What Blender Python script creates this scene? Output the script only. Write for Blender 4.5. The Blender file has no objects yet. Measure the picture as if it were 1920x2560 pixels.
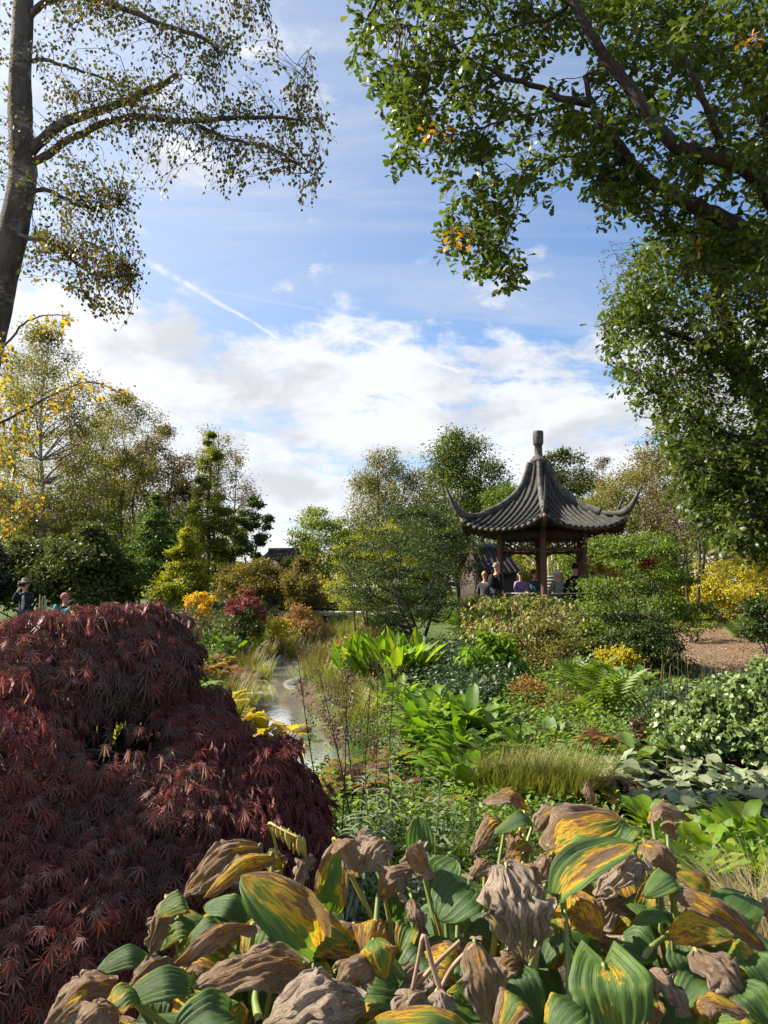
import bpy, math, random
import numpy as np
from mathutils import Vector, Matrix, noise as mnoise

S = bpy.context.scene
COL = S.collection
R = math.radians
# ------------------------------------------------------------------ camera
EYE = np.array((0.0, 0.0, 1.6)); PITCH = R(6.0); FPX = 1775.0
cd = bpy.data.cameras.new('camera'); cam = bpy.data.objects.new('camera', cd); COL.objects.link(cam)
cam.location = EYE; cam.rotation_euler = (R(90) + PITCH, 0, 0)
cd.sensor_fit = 'VERTICAL'; cd.sensor_height = 36.0; cd.lens = 36.0 * FPX / 2560.0
cd.clip_start = 0.05; cd.clip_end = 3000
S.camera = cam
# ------------------------------------------------------------------ light, sky, exposure
SUN_AZ, SUN_EL = R(-75), R(38)
SUN = np.array((math.sin(SUN_AZ) * math.cos(SUN_EL), math.cos(SUN_AZ) * math.cos(SUN_EL), math.sin(SUN_EL)))
ld = bpy.data.lights.new('sun', 'SUN'); ld.energy = 5.0; ld.angle = R(0.55); ld.color = (1.0, 0.91, 0.76)
sun = bpy.data.objects.new('sun', ld); COL.objects.link(sun)
sun.rotation_euler = Vector(SUN).to_track_quat('Z', 'Y').to_euler()
SKY_STRENGTH = 0.062
S.view_settings.view_transform = 'Standard'; S.view_settings.look = 'None'
S.view_settings.exposure = 1.6; S.view_settings.gamma = 1.0; S.view_settings.use_curve_mapping = False
S.render.engine = 'CYCLES'
cy = S.cycles
cy.max_bounces = 6; cy.diffuse_bounces = 3; cy.glossy_bounces = 2; cy.transmission_bounces = 4; cy.transparent_max_bounces = 6
cy.use_denoising = True; cy.caustics_reflective = False; cy.caustics_refractive = False
cy.use_adaptive_sampling = True; cy.adaptive_threshold = 0.02; cy.sample_clamp_indirect = 6.0
try:
    cy.denoiser = 'OPENIMAGEDENOISE'
except Exception:
    pass


def P(x, y, d):
    """world point at world depth d on the ray of photo pixel (x, y)"""
    vx = (x - 960.0) / FPX; vy = (1280.0 - y) / FPX
    v = np.array((vx, math.cos(PITCH) - vy * math.sin(PITCH), math.sin(PITCH) + vy * math.cos(PITCH)))
    return EYE + v * (d / v[1])


def nrm(a):
    a = np.asarray(a, float)
    n = np.linalg.norm(a, axis=-1, keepdims=True); n[n < 1e-9] = 1
    return a / n


# ------------------------------------------------------------------ node helpers
class NT:
    def __init__(s, tree):
        s.t = tree; tree.nodes.clear()

    def n(s, typ, **kw):
        nd = s.t.nodes.new('ShaderNode' + typ)
        for k, v in kw.items():
            setattr(nd, k, v)
        return nd

    def link(s, a, b):
        s.t.links.new(a, b)

    def put(s, sock, v):
        if hasattr(v, 'is_output') or isinstance(v, bpy.types.NodeSocket):
            s.link(v, sock)
        elif v is not None:
            sock.default_value = v

    def m(s, op, a, b=None, c=None, clamp=False):
        nd = s.n('Math', operation=op, use_clamp=clamp)
        s.put(nd.inputs[0], a)
        if b is not None: s.put(nd.inputs[1], b)
        if c is not None: s.put(nd.inputs[2], c)
        return nd.outputs[0]

    def dot(s, a, v):
        nd = s.n('VectorMath', operation='DOT_PRODUCT'); s.put(nd.inputs[0], a); nd.inputs[1].default_value = tuple(v)
        return nd.outputs['Value']

    def scale(s, a, v):
        nd = s.n('VectorMath', operation='MULTIPLY'); s.put(nd.inputs[0], a); nd.inputs[1].default_value = tuple(v)
        return nd.outputs[0]

    def noise(s, vec, sc, detail=3, rough=0.55, dist=0.0):
        nd = s.n('TexNoise'); s.put(nd.inputs['Vector'], vec); nd.inputs['Scale'].default_value = sc
        nd.inputs['Detail'].default_value = detail; nd.inputs['Roughness'].default_value = rough; nd.inputs['Distortion'].default_value = dist
        return nd.outputs['Fac']

    def ramp(s, fac, stops, interp='LINEAR'):
        nd = s.n('ValToRGB'); e = nd.color_ramp; e.interpolation = interp
        while len(e.elements) < len(stops): e.elements.new(0.5)
        for el, (p, c) in zip(e.elements, stops):
            el.position = p; el.color = tuple(c) + ((1,) if len(c) == 3 else ())
        s.put(nd.inputs[0], fac)
        return nd.outputs[0]

    def mix(s, fac, a, b, blend='MIX'):
        nd = s.n('Mix', data_type='RGBA', blend_type=blend)
        s.put(nd.inputs[0], fac)
        s.put(nd.inputs[6], a if not isinstance(a, tuple) or len(a) == 4 else a + (1,))
        s.put(nd.inputs[7], b if not isinstance(b, tuple) or len(b) == 4 else b + (1,))
        return nd.outputs[2]

    def smooth(s, x, a, b, lo=0.0, hi=1.0):
        nd = s.n('MapRange', interpolation_type='SMOOTHSTEP'); s.put(nd.inputs[0], x)
        for i, v in enumerate((a, b, lo, hi)): nd.inputs[i + 1].default_value = v
        return nd.outputs[0]

    def bump(s, h, strength, dist):
        nd = s.n('Bump'); s.put(nd.inputs['Height'], h); nd.inputs['Strength'].default_value = strength; nd.inputs['Distance'].default_value = dist
        return nd.outputs[0]


# ------------------------------------------------------------------ world: nishita sky, clouds, contrails
def make_world():
    w = bpy.data.worlds.new('World'); S.world = w; w.use_nodes = True
    t = NT(w.node_tree)
    tc = t.n('TexCoord'); D = tc.outputs['Generated']
    sky = t.n('TexSky', sky_type='NISHITA'); sky.sun_disc = False
    sky.sun_elevation = SUN_EL; sky.sun_rotation = SUN_AZ
    sky.air_density = 1.0; sky.dust_density = 0.6; sky.ozone_density = 3.5
    sep = t.n('SeparateXYZ'); t.link(D, sep.inputs[0])
    Z = sep.outputs['Z']
    base = t.mix(1.0, sky.outputs[0], (1.02, 1.10, 1.17), 'MULTIPLY')
    # cloud sheet: direction projected on a plane above the place
    zz = t.m('ADD', t.m('MAXIMUM', Z, 0.0), 0.12)
    u = t.m('DIVIDE', sep.outputs['X'], zz); v = t.m('DIVIDE', sep.outputs['Y'], zz)
    cb = t.n('CombineXYZ'); t.link(u, cb.inputs[0]); t.link(v, cb.inputs[1])
    uv = cb.outputs[0]
    glow = t.m('MAXIMUM', t.dot(D, SUN), 0.0)
    # low cumulus bank
    n1 = t.noise(t.scale(uv, (0.95, 1.25, 1)), 1.3, 10, 0.62, 0.25)
    n2 = t.noise(t.scale(D, (1.0, 1.0, 1.9)), 7.0, 9, 0.62, 0.2)
    low = t.smooth(Z, 0.40, 0.24)
    dens = t.m('ADD', t.m('ADD', t.m('MULTIPLY', n1, 0.62), t.m('MULTIPLY', n2, 0.62)), t.m('MULTIPLY', low, 0.21))
    dens = t.m('ADD', dens, t.m('MULTIPLY', t.m('POWER', glow, 3.0), 0.20))
    bank = t.smooth(dens, 0.69, 0.81)
    # streaky cirrus
    n3 = t.noise(t.scale(uv, (0.35, 1.5, 1)), 1.7, 8, 0.62, 0.8)
    n4 = t.noise(t.scale(uv, (0.5, 0.9, 1)), 0.7, 4, 0.5, 0.2)
    cir = t.m('MULTIPLY', t.smooth(n3, 0.42, 0.78), t.smooth(n4, 0.38, 0.62))
    cir = t.m('MULTIPLY', cir, 0.85)
    haze = t.m('MULTIPLY', t.m('POWER', glow, 2.0), 0.90)
    veil = t.m('MULTIPLY', t.smooth(Z, 0.22, 0.0), 0.55)
    # contrails: great circles between two photo directions
    trails = None
    for (a, b, wd, amt) in (((360, 648), (712, 856), 0.0048, 0.66), ((755, 800), (1165, 935), 0.0036, 0.6), ((500, 720), (1010, 815), 0.0032, 0.12), ((850, 790), (1010, 812), 0.004, 0.4)):
        d1 = nrm(P(*a, 10.0) - EYE); d2 = nrm(P(*b, 10.0) - EYE)
        nn = nrm(np.cross(d1, d2)); mid = nrm(d1 + d2); along = nrm(np.cross(nn, mid))
        wob = t.m('MULTIPLY', t.m('SUBTRACT', t.noise(D, 26.0, 4, 0.6), 0.5), wd * 2.2)
        dist = t.m('ABSOLUTE', t.m('ADD', t.dot(D, nn), wob))
        half = math.acos(float(np.clip(np.dot(d1, mid), -1, 1)))
        wtap = t.smooth(t.dot(D, along), -half, half, wd * 1.3, wd * 0.45) if wd > 0.004 else wd
        core = t.m('SUBTRACT', 1.0, t.m('DIVIDE', dist, wtap), clamp=True)
        ends = t.m('MULTIPLY', t.smooth(t.m('ABSOLUTE', t.dot(D, along)), math.sin(half), math.sin(half) * 0.86), t.smooth(t.dot(D, mid), 0.5, 0.6))
        tr = t.m('MULTIPLY', t.m('MULTIPLY', core, ends), t.m('MULTIPLY', t.smooth(t.noise(D, 38.0, 5, 0.65), 0.22, 0.55), amt * 1.2))
        trails = tr if trails is None else t.m('MAXIMUM', trails, tr)
    thin = t.m('ADD', cir, t.m('ADD', haze, veil), clamp=True)
    # cloud brightness: white, greyer in the thick parts, brighter towards the sun
    shade = t.noise(t.scale(D, (1, 1, 1.9)), 6.5, 8, 0.58, 0.25)
    bright = t.m('ADD', t.smooth(shade, 0.36, 0.56, 4.1, 5.5), t.m('MULTIPLY', t.m('POWER', glow, 8.0), 3.5))
    cc = t.n('CombineColor')
    t.link(t.m('MULTIPLY', bright, 0.985), cc.inputs[0]); t.link(t.m('MULTIPLY', bright, 1.0), cc.inputs[1]); t.link(t.m('MULTIPLY', bright, 1.05), cc.inputs[2])
    thincol = t.n('CombineColor')
    tb = t.m('ADD', 4.3, t.m('MULTIPLY', t.m('POWER', glow, 6.0), 5.0))
    t.link(tb, thincol.inputs[0]); t.link(t.m('MULTIPLY', tb, 1.03), thincol.inputs[1]); t.link(t.m('MULTIPLY', tb, 1.08), thincol.inputs[2])
    c = t.mix(thin, base, thincol.outputs[0])
    c = t.mix(t.m('MULTIPLY', bank, 0.93), c, cc.outputs[0])
    c = t.mix(trails, c, (5.4, 5.6, 5.9))
    bg = t.n('Background'); t.link(c, bg.inputs[0]); bg.inputs[1].default_value = SKY_STRENGTH
    o = t.n('OutputWorld'); t.link(bg.outputs[0], o.inputs[0])


make_world()


# ------------------------------------------------------------------ materials
def mat(name, color, rough=0.7, spec=0.4, var=None, bump=None, metallic=0.0):
    """plain surface: base colour with noise variation (var=(scale, colour2)) and relief (bump=(scale, dist))"""
    m = bpy.data.materials.new(name); m.use_nodes = True; t = NT(m.node_tree)
    geo = t.n('TexCoord'); pos = geo.outputs['Object']
    b = t.n('BsdfPrincipled'); b.inputs['Roughness'].default_value = rough; b.inputs['Metallic'].default_value = metallic
    b.inputs['Specular IOR Level'].default_value = spec
    if var:
        f = t.smooth(t.noise(pos, var[0], 6, 0.65), 0.35, 0.65)
        t.link(t.mix(f, color, var[1]), b.inputs['Base Color'])
    else:
        b.inputs['Base Color'].default_value = tuple(color) + (1,)
    if bump:
        t.link(t.bump(t.noise(pos, bump[0], 5, 0.6), 1.0, bump[1]), b.inputs['Normal'])
    o = t.n('OutputMaterial'); t.link(b.outputs[0], o.inputs[0])
    return m


def leafmat(name, stops, rough=0.5, trans=0.35, spec=0.35, tint=(1.25, 1.3, 0.6), vein=False):
    """leaf blade: colour picked per leaf from the palette by the point attribute rnd, thin enough to let light through"""
    m = bpy.data.materials.new(name); m.use_nodes = True; t = NT(m.node_tree)
    at = t.n('Attribute', attribute_name='rnd'); oi = t.n('ObjectInfo')
    geo = t.n('NewGeometry')
    nz = t.noise(geo.outputs['Position'], 0.9, 2, 0.5)
    f = t.m('FRACT', t.m('ADD', at.outputs['Fac'], t.m('MULTIPLY', oi.outputs['Random'], 0.999)))
    f = t.m('ADD', t.m('MULTIPLY', f, 0.75), t.m('MULTIPLY', t.smooth(nz, 0.3, 0.7), 0.25))
    col = t.ramp(f, [(i / (len(stops) - 1), c) for i, c in enumerate(stops)])
    if vein:
        fine = t.noise(geo.outputs['Position'], 45.0, 3, 0.6)
        col = t.mix(t.smooth(fine, 0.4, 0.7, 0.0, 0.45), col, t.mix(1.0, col, (0.55, 0.55, 0.5), 'MULTIPLY'))
    b = t.n('BsdfPrincipled'); t.link(col, b.inputs['Base Color']); b.inputs['Roughness'].default_value = rough
    b.inputs['Specular IOR Level'].default_value = spec
    tr = t.n('BsdfTranslucent'); t.link(t.mix(1.0, col, tint, 'MULTIPLY'), tr.inputs[0])
    mx = t.n('MixShader'); mx.inputs[0].default_value = trans
    t.link(b.outputs[0], mx.inputs[1]); t.link(tr.outputs[0], mx.inputs[2])
    o = t.n('OutputMaterial'); t.link(mx.outputs[0], o.inputs[0])
    return m


# ------------------------------------------------------------------ mesh building
ORG = {}


def mesh_of(name, V, Fs, mats, rnd=None, attrs=None, smooth=False, midx=None):
    V = np.asarray(V, np.float32).reshape(-1, 3)
    Fs = [np.asarray(f, np.int32) for f in (Fs if isinstance(Fs, (list, tuple)) else [Fs])]
    Fs = [f for f in Fs if f.size]
    me = bpy.data.meshes.new(name)
    me.vertices.add(len(V)); me.vertices.foreach_set('co', V.ravel())
    loops = np.concatenate([f.ravel() for f in Fs])
    tot = np.concatenate([np.full(len(f), f.shape[1], np.int32) for f in Fs])
    st = np.concatenate(([0], np.cumsum(tot)[:-1])).astype(np.int32)
    me.loops.add(len(loops)); me.loops.foreach_set('vertex_index', loops)
    me.polygons.add(len(tot)); me.polygons.foreach_set('loop_start', st)
    if smooth: me.polygons.foreach_set('use_smooth', np.ones(len(tot), bool))
    for mt in (mats if isinstance(mats, (list, tuple)) else [mats]): me.materials.append(mt)
    if midx is not None: me.polygons.foreach_set('material_index', np.asarray(midx, np.int32))
    if rnd is not None:
        a = me.attributes.new('rnd', 'FLOAT', 'POINT'); a.data.foreach_set('value', np.asarray(rnd, np.float32))
    for k, arr in (attrs or {}).items():
        arr = np.asarray(arr, np.float32)
        if arr.ndim == 1:
            a = me.attributes.new(k, 'FLOAT', 'POINT'); a.data.foreach_set('value', arr)
        else:
            a = me.attributes.new(k, 'FLOAT_VECTOR', 'POINT'); a.data.foreach_set('vector', arr.ravel())
    me.update(calc_edges=True)
    return me


def link(name, me, parent=None, loc=(0, 0, 0)):
    """loc is the object's world origin; children are stored relative to their parent's world origin"""
    o = bpy.data.objects.new(name, me); COL.objects.link(o)
    loc = np.asarray(loc, float)
    ORG[o.name] = loc
    if parent is not None:
        o.parent = parent; o.location = loc - ORG[parent.name]
    else:
        o.location = loc
    return o


def obj(name, V, Fs, mats, parent=None, origin=None, **kw):
    """V in world coordinates"""
    V = np.asarray(V, float).reshape(-1, 3)
    if origin is None:
        origin = ORG[parent.name] if parent is not None else (V.min(0) + V.max(0)) * 0.5 * (1, 1, 0) + (0, 0, V[:, 2].min())
    return link(name, mesh_of(name, V - np.asarray(origin), Fs, mats, **kw), parent, origin)


def tag(o, label=None, cat=None, group=None, kind=None):
    if label: o['label'] = label
    if cat: o['category'] = cat
    if group: o['group'] = group
    if kind: o['kind'] = kind
    return o


def thing(name, label, cat, loc, group=None):
    o = link(name, None, None, loc); o.empty_display_size = 0.2
    return tag(o, label, cat, group)


class MB:
    def __init__(s): s.V = []; s.F3 = []; s.F4 = []; s.n = 0; s.r = []

    def add(s, V, F, rnd=0.5):
        V = np.asarray(V, float).reshape(-1, 3); F = np.asarray(F, int)
        if F.size: (s.F3 if F.shape[1] == 3 else s.F4).append(F + s.n)
        s.V.append(V); s.n += len(V)
        s.r.append(np.full(len(V), rnd) if np.isscalar(rnd) else np.asarray(rnd))
        return s

    def tube(s, pts, rad, sides=6, cap=True):
        V, F = tube(pts, rad, sides); s.add(V, F)
        if cap:
            n = len(pts)
            s.add(np.vstack([V[(n - 1) * sides:], pts[-1]]), [[i, (i + 1) % sides, sides] for i in range(sides)])
        return s

    def box(s, c, size, rot=0.0, axes=None):
        c = np.asarray(c, float); h = np.asarray(size, float) / 2
        if axes is None:
            axes = np.array(((math.cos(rot), math.sin(rot), 0), (-math.sin(rot), math.cos(rot), 0), (0, 0, 1)))
        sg = np.array([(-1, -1, -1), (1, -1, -1), (1, 1, -1), (-1, 1, -1), (-1, -1, 1), (1, -1, 1), (1, 1, 1), (-1, 1, 1)], float)
        V = c + (sg * h) @ np.asarray(axes)
        return s.add(V, [(0, 3, 2, 1), (4, 5, 6, 7), (0, 1, 5, 4), (1, 2, 6, 5), (2, 3, 7, 6), (3, 0, 4, 7)])

    def bar(s, a, b, w, h):
        a = np.asarray(a, float); b = np.asarray(b, float); d = b - a; L = np.linalg.norm(d); x = d / L
        y = nrm(np.cross((0, 0, 1), x)) if abs(x[2]) < 0.98 else np.array((0, 1.0, 0)); z = np.cross(x, y)
        return s.box((a + b) / 2, (L, w, h), axes=np.array((x, y, z)))

    def obj(s, name, mats, parent=None, origin=None, **kw):
        Fs = []
        if s.F3: Fs.append(np.concatenate(s.F3))
        if s.F4: Fs.append(np.concatenate(s.F4))
        return obj(name, np.concatenate(s.V), Fs, mats, parent, origin, rnd=np.concatenate(s.r), **kw)


def tube(pts, rad, sides=6):
    pts = np.asarray(pts, float); n = len(pts); rad = np.broadcast_to(np.asarray(rad, float), (n,))
    T = nrm(np.gradient(pts, axis=0))
    a = np.cross(T[0], (0, 0, 1.0))
    if np.linalg.norm(a) < 0.05: a = np.cross(T[0], (0, 1.0, 0))
    U = np.empty((n, 3)); U[0] = nrm(a)
    for i in range(1, n):
        q = U[i - 1] - T[i] * np.dot(U[i - 1], T[i]); U[i] = nrm(q)
    B = np.cross(T, U)
    ang = np.arange(sides) * 2 * np.pi / sides
    V = pts[:, None] + rad[:, None, None] * (np.cos(ang)[None, :, None] * U[:, None] + np.sin(ang)[None, :, None] * B[:, None])
    i = np.arange(n - 1)[:, None] * sides; j = np.arange(sides)[None]; k = (j + 1) % sides
    F = np.stack([i + j, i + k, i + k + sides, i + j + sides], -1).reshape(-1, 4)
    return V.reshape(-1, 3), F


def spline(pts, n=16):
    """Catmull-Rom through pts"""
    p = np.asarray(pts, float); q = np.vstack([2 * p[0] - p[1], p, 2 * p[-1] - p[-2]])
    t = np.linspace(0, len(p) - 1 - 1e-6, n); i = t.astype(int); f = (t - i)[:, None]
    a, b, c, d = q[i], q[i + 1], q[i + 2], q[i + 3]
    return 0.5 * (2 * b + (c - a) * f + (2 * a - 5 * b + 4 * c - d) * f ** 2 + (3 * b - a - 3 * c + d) * f ** 3)


# ------------------------------------------------------------------ leaf templates (length 1 along +Y, face up +Z)
def tpl_diamond(w=0.55, fold=0.18, bend=0.12):
    V = [(0, 0, 0), (-w / 2, 0.45, fold * w), (0, 0.5, -bend * 0.0), (w / 2, 0.45, fold * w), (0, 1, -bend)]
    return np.array(V), np.array([(0, 2, 1), (0, 3, 2), (1, 2, 4), (2, 3, 4)])


def tpl_quad(w=0.6, fold=0.2):
    V = [(0, 0, 0), (-w / 2, 0.5, fold * w), (0, 1, -0.1), (w / 2, 0.5, fold * w)]
    return np.array(V), np.array([(0, 2, 1), (0, 3, 2)])


def tpl_outline(pts, bend=0.2, cup=0.15):
    """leaf from a right-hand outline [(x, y)...] base to tip, both halves fanned to the midrib"""
    p = np.array(pts, float); n = len(p)
    ys = p[:, 1]
    mid = np.stack([np.zeros(n), ys, -bend * ys ** 2], 1)
    rt = np.stack([p[:, 0], ys, cup * p[:, 0] - bend * ys ** 2], 1); lf = rt * (-1, 1, 1)
    V = np.vstack([mid, rt, lf]); F = []
    for i in range(n - 1):
        F += [(i, i + n, i + 1 + n), (i, i + 1 + n, i + 1), (i, i + 1, i + 1 + 2 * n), (i, i + 1 + 2 * n, i + 2 * n)]
    return V, np.array(F)




def tpl_strip(pts, bend=0.2, cup=0.15):
    """cheaper leaf: both edges of the outline joined straight across, the tip bent down"""
    p = np.array(pts, float); n = len(p)
    z = cup * p[:, 0] - bend * p[:, 1] ** 2
    V = np.vstack([np.stack([p[:, 0], p[:, 1], z], 1), np.stack([-p[:-1, 0], p[:-1, 1], z[:-1] * .6 - .02], 1)]); F = []
    for i in range(n - 2): F += [(i, i + 1, n + i), (i + 1, n + i + 1, n + i)]
    F.append((n - 2, n - 1, 2 * n - 2))
    return V, np.array(F)


OAK = tpl_strip([(0.02, 0), (0.17, 0.26), (0.10, 0.36), (0.27, 0.5), (0.17, 0.6), (0.30, 0.76), (0.0, 1.0)], 0.22, 0.25)
BIRCH = tpl_strip([(0.01, 0), (0.015, 0.22), (0.3, 0.42), (0.26, 0.62), (0.0, 1.0)], 0.1, 0.2)


def tpl_star(n=7, spread=100, w=0.1, droop=0.4, lens=None):
    """the same leaf with one folded blade per lobe"""
    V = []; F = []
    for i in range(n):
        a = R(-spread + 2 * spread * i / (n - 1)); L = lens[i]
        d = np.array((math.sin(a), math.cos(a), 0)); s = np.array((d[1], -d[0], 0)); b = len(V); hw = w * L * .44
        m = d * .4 * L + np.array((0, 0, -droop * (.4 * L) ** 2 + .03))
        V += [np.zeros(3), m - s * hw + (0, 0, .3 * hw), d * L + np.array((0, 0, -droop * L * L + .05)), m + s * hw + (0, 0, .3 * hw)]
        F += [(b, b + 2, b + 1), (b, b + 3, b + 2)]
    return np.array(V), np.array(F)


def tpl_palmate(n=7, spread=115, w=0.2, droop=0.35, lens=None, tooth=False, seg=3):
    """lobes or leaflets radiating from the stalk"""
    V = []; F = []
    for i in range(n):
        a = R(-spread + 2 * spread * i / (n - 1)); L = (lens[i] if lens else 0.65 + 0.35 * math.cos(a * 0.75))
        d = np.array((math.sin(a), math.cos(a), 0)); s = np.array((d[1], -d[0], 0)); b = len(V)
        prof = [0.12, 0.8, 1.0, 0.62, 0.0] if seg >= 4 else ([0.15, 1.0, 0.55, 0.0] if seg == 3 else [0.3, 1.0, 0.0])
        k = len(prof)
        for j, q in enumerate(prof):
            u = j / (k - 1); c = d * u * L + np.array((0, 0, -droop * (u * L) ** 2 + 0.05 * u))
            hw = w * L * q * 0.5
            V += [c - s * hw + (0, 0, 0.25 * hw), c, c + s * hw + (0, 0, 0.25 * hw)]
        for j in range(k - 1):
            o = b + 3 * j
            if j == k - 2:
                F += [(o, o + 1, o + 4), (o + 1, o + 2, o + 4)]
            else:
                F += [(o, o + 1, o + 4), (o, o + 4, o + 3), (o + 1, o + 2, o + 5), (o + 1, o + 5, o + 4)]
    return np.array(V), np.array(F)


def scatter(tpl, pos, fwd, up, size):
    """many copies of a template: returns V, F, leaf index per vertex"""
    tv, tf = tpl; N = len(pos)
    Y = nrm(fwd); X = nrm(np.cross(Y, up)); Z = np.cross(X, Y)
    size = np.broadcast_to(np.asarray(size, float), (N,))
    V = pos[:, None] + size[:, None, None] * (tv[None, :, 0, None] * X[:, None] + tv[None, :, 1, None] * Y[:, None] + tv[None, :, 2, None] * Z[:, None])
    F = (tf[None] + (np.arange(N) * len(tv))[:, None, None]).reshape(-1, tf.shape[1])
    return V.reshape(-1, 3), F, np.repeat(np.arange(N), len(tv))


def leaves(name, tpl, pos, fwd, up, size, m, parent, rng, smooth=False, rnd=None):
    V, F, li = scatter(tpl, pos, fwd, up, size)
    rr = rng.random(len(pos)) if rnd is None else rnd
    o = obj(name, V, F, m, parent, rnd=rr[li], smooth=smooth)
    o['kind'] = 'stuff'
    return o


def randdir(rng, n):
    return nrm(rng.normal(size=(n, 3)))


# ------------------------------------------------------------------ terrain
STREAM = np.array([(6.0, 3.6), (3.2, 4.6), (1.5, 5.6), (0.55, 6.5), (-0.35, 7.6), (-0.85, 8.9), (-1.45, 11.0), (-2.1, 13.5), (-2.6, 16.5), (-2.85, 19.5), (-2.6, 24.0), (-2.0, 30.0), (0.5, 36.0), (5.0, 44.0)])
SPL = spline(np.c_[STREAM, np.zeros(len(STREAM))], 120)[:, :2]
PAV = P(1354, 1480, 25.0)[:2]
WATER_Z = -0.55


def sdist(x, y):
    x = np.asarray(x, float); y = np.asarray(y, float)
    d = np.full(x.shape, 1e9)
    for a in SPL: d = np.minimum(d, (x - a[0]) ** 2 + (y - a[1]) ** 2)
    return np.sqrt(d)


def sst(x, a, b):
    t = np.clip((x - a) / (b - a), 0, 1); return t * t * (3 - 2 * t)


def gz(x, y):
    x = np.asarray(x, float); y = np.asarray(y, float)
    d = np.maximum(sdist(x, y) + .1 * np.sin(y * 1.5 + x * 1.1) * np.sin(y * .7), 0)
    z = -0.66 * (1 - sst(d, 0.16, 1.65)) * (.28 + .72 * sst(y, 6.3, 7.6))
    z = z + 0.05 * np.sin(x * 1.3 + 0.4) * np.sin(y * 0.9 + 1.0) * sst(d, 0.8, 3)
    z = z + 0.35 * sst(x, 4.0, 10.0) * sst(y, 9.0, 20.0)
    p = np.hypot(x - PAV[0], y - PAV[1]); z = z + 0.25 * (1 - sst(p, 2.5, 7.0))
    z = z + 0.25 * sst(y, 22.0, 40.0)
    return z


def G(x, y, lift=0.0):
    return np.array((x, y, float(gz(np.array([x]), np.array([y]))[0]) + lift))


def at(px, d, lift=0.0):
    """ground point straight below/above photo column px at depth d"""
    x = P(px, 1466, d)[0]
    return G(x, d, lift)


def ground_px(px, py):
    """where the ray of the pixel meets the terrain"""
    v = P(px, py, 1.0) - EYE
    lo = None
    for d in np.arange(1.0, 60.0, 0.1):
        q = EYE + v * d
        if q[2] < float(gz(q[0:1], q[1:2])[0]): return G(q[0], q[1])
    return G(*(EYE + v * 60)[:2])


M = {}
M['soil'] = mat('soil', (0.05, 0.033, 0.022), 0.95, 0.2, (9.0, (0.11, 0.075, 0.05)), (40.0, 0.02))


def ground_material():
    m = bpy.data.materials.new('ground_soil_and_grass'); m.use_nodes = True; t = NT(m.node_tree)
    pos = t.n('NewGeometry').outputs['Position']
    n1 = t.noise(pos, 7.0, 6, 0.7); n2 = t.noise(pos, 0.55, 4, 0.6); n3 = t.noise(pos, 60.0, 3, 0.6)
    soil = t.mix(t.smooth(n1, 0.35, 0.65), (0.035, 0.024, 0.016), (0.10, 0.068, 0.042))
    soil = t.mix(t.smooth(n3, 0.5, 0.7, 0, 0.5), soil, (0.17, 0.12, 0.075))
    grass = t.mix(t.smooth(n1, 0.3, 0.7), (0.035, 0.06, 0.018), (0.08, 0.12, 0.03))
    sep = t.n('SeparateXYZ'); t.link(pos, sep.inputs[0])
    g = t.smooth(t.m('ADD', t.m('MULTIPLY', sep.outputs['Y'], 0.05), n2), 1.1, 1.6)
    wood = t.m('MULTIPLY', t.smooth(sep.outputs['X'], 3.5, 5.5), t.smooth(sep.outputs['Y'], 34.0, 26.0))
    col = t.mix(t.m('MULTIPLY', g, t.m('SUBTRACT', 1.0, wood)), soil, grass)
    b = t.n('BsdfPrincipled'); t.link(col, b.inputs['Base Color']); b.inputs['Roughness'].default_value = 0.95
    b.inputs['Specular IOR Level'].default_value = 0.15
    t.link(t.bump(t.m('ADD', n1, t.m('MULTIPLY', n3, 0.4)), 1.0, 0.05), b.inputs['Normal'])
    o = t.n('OutputMaterial'); t.link(b.outputs[0], o.inputs[0])
    return m


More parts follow.
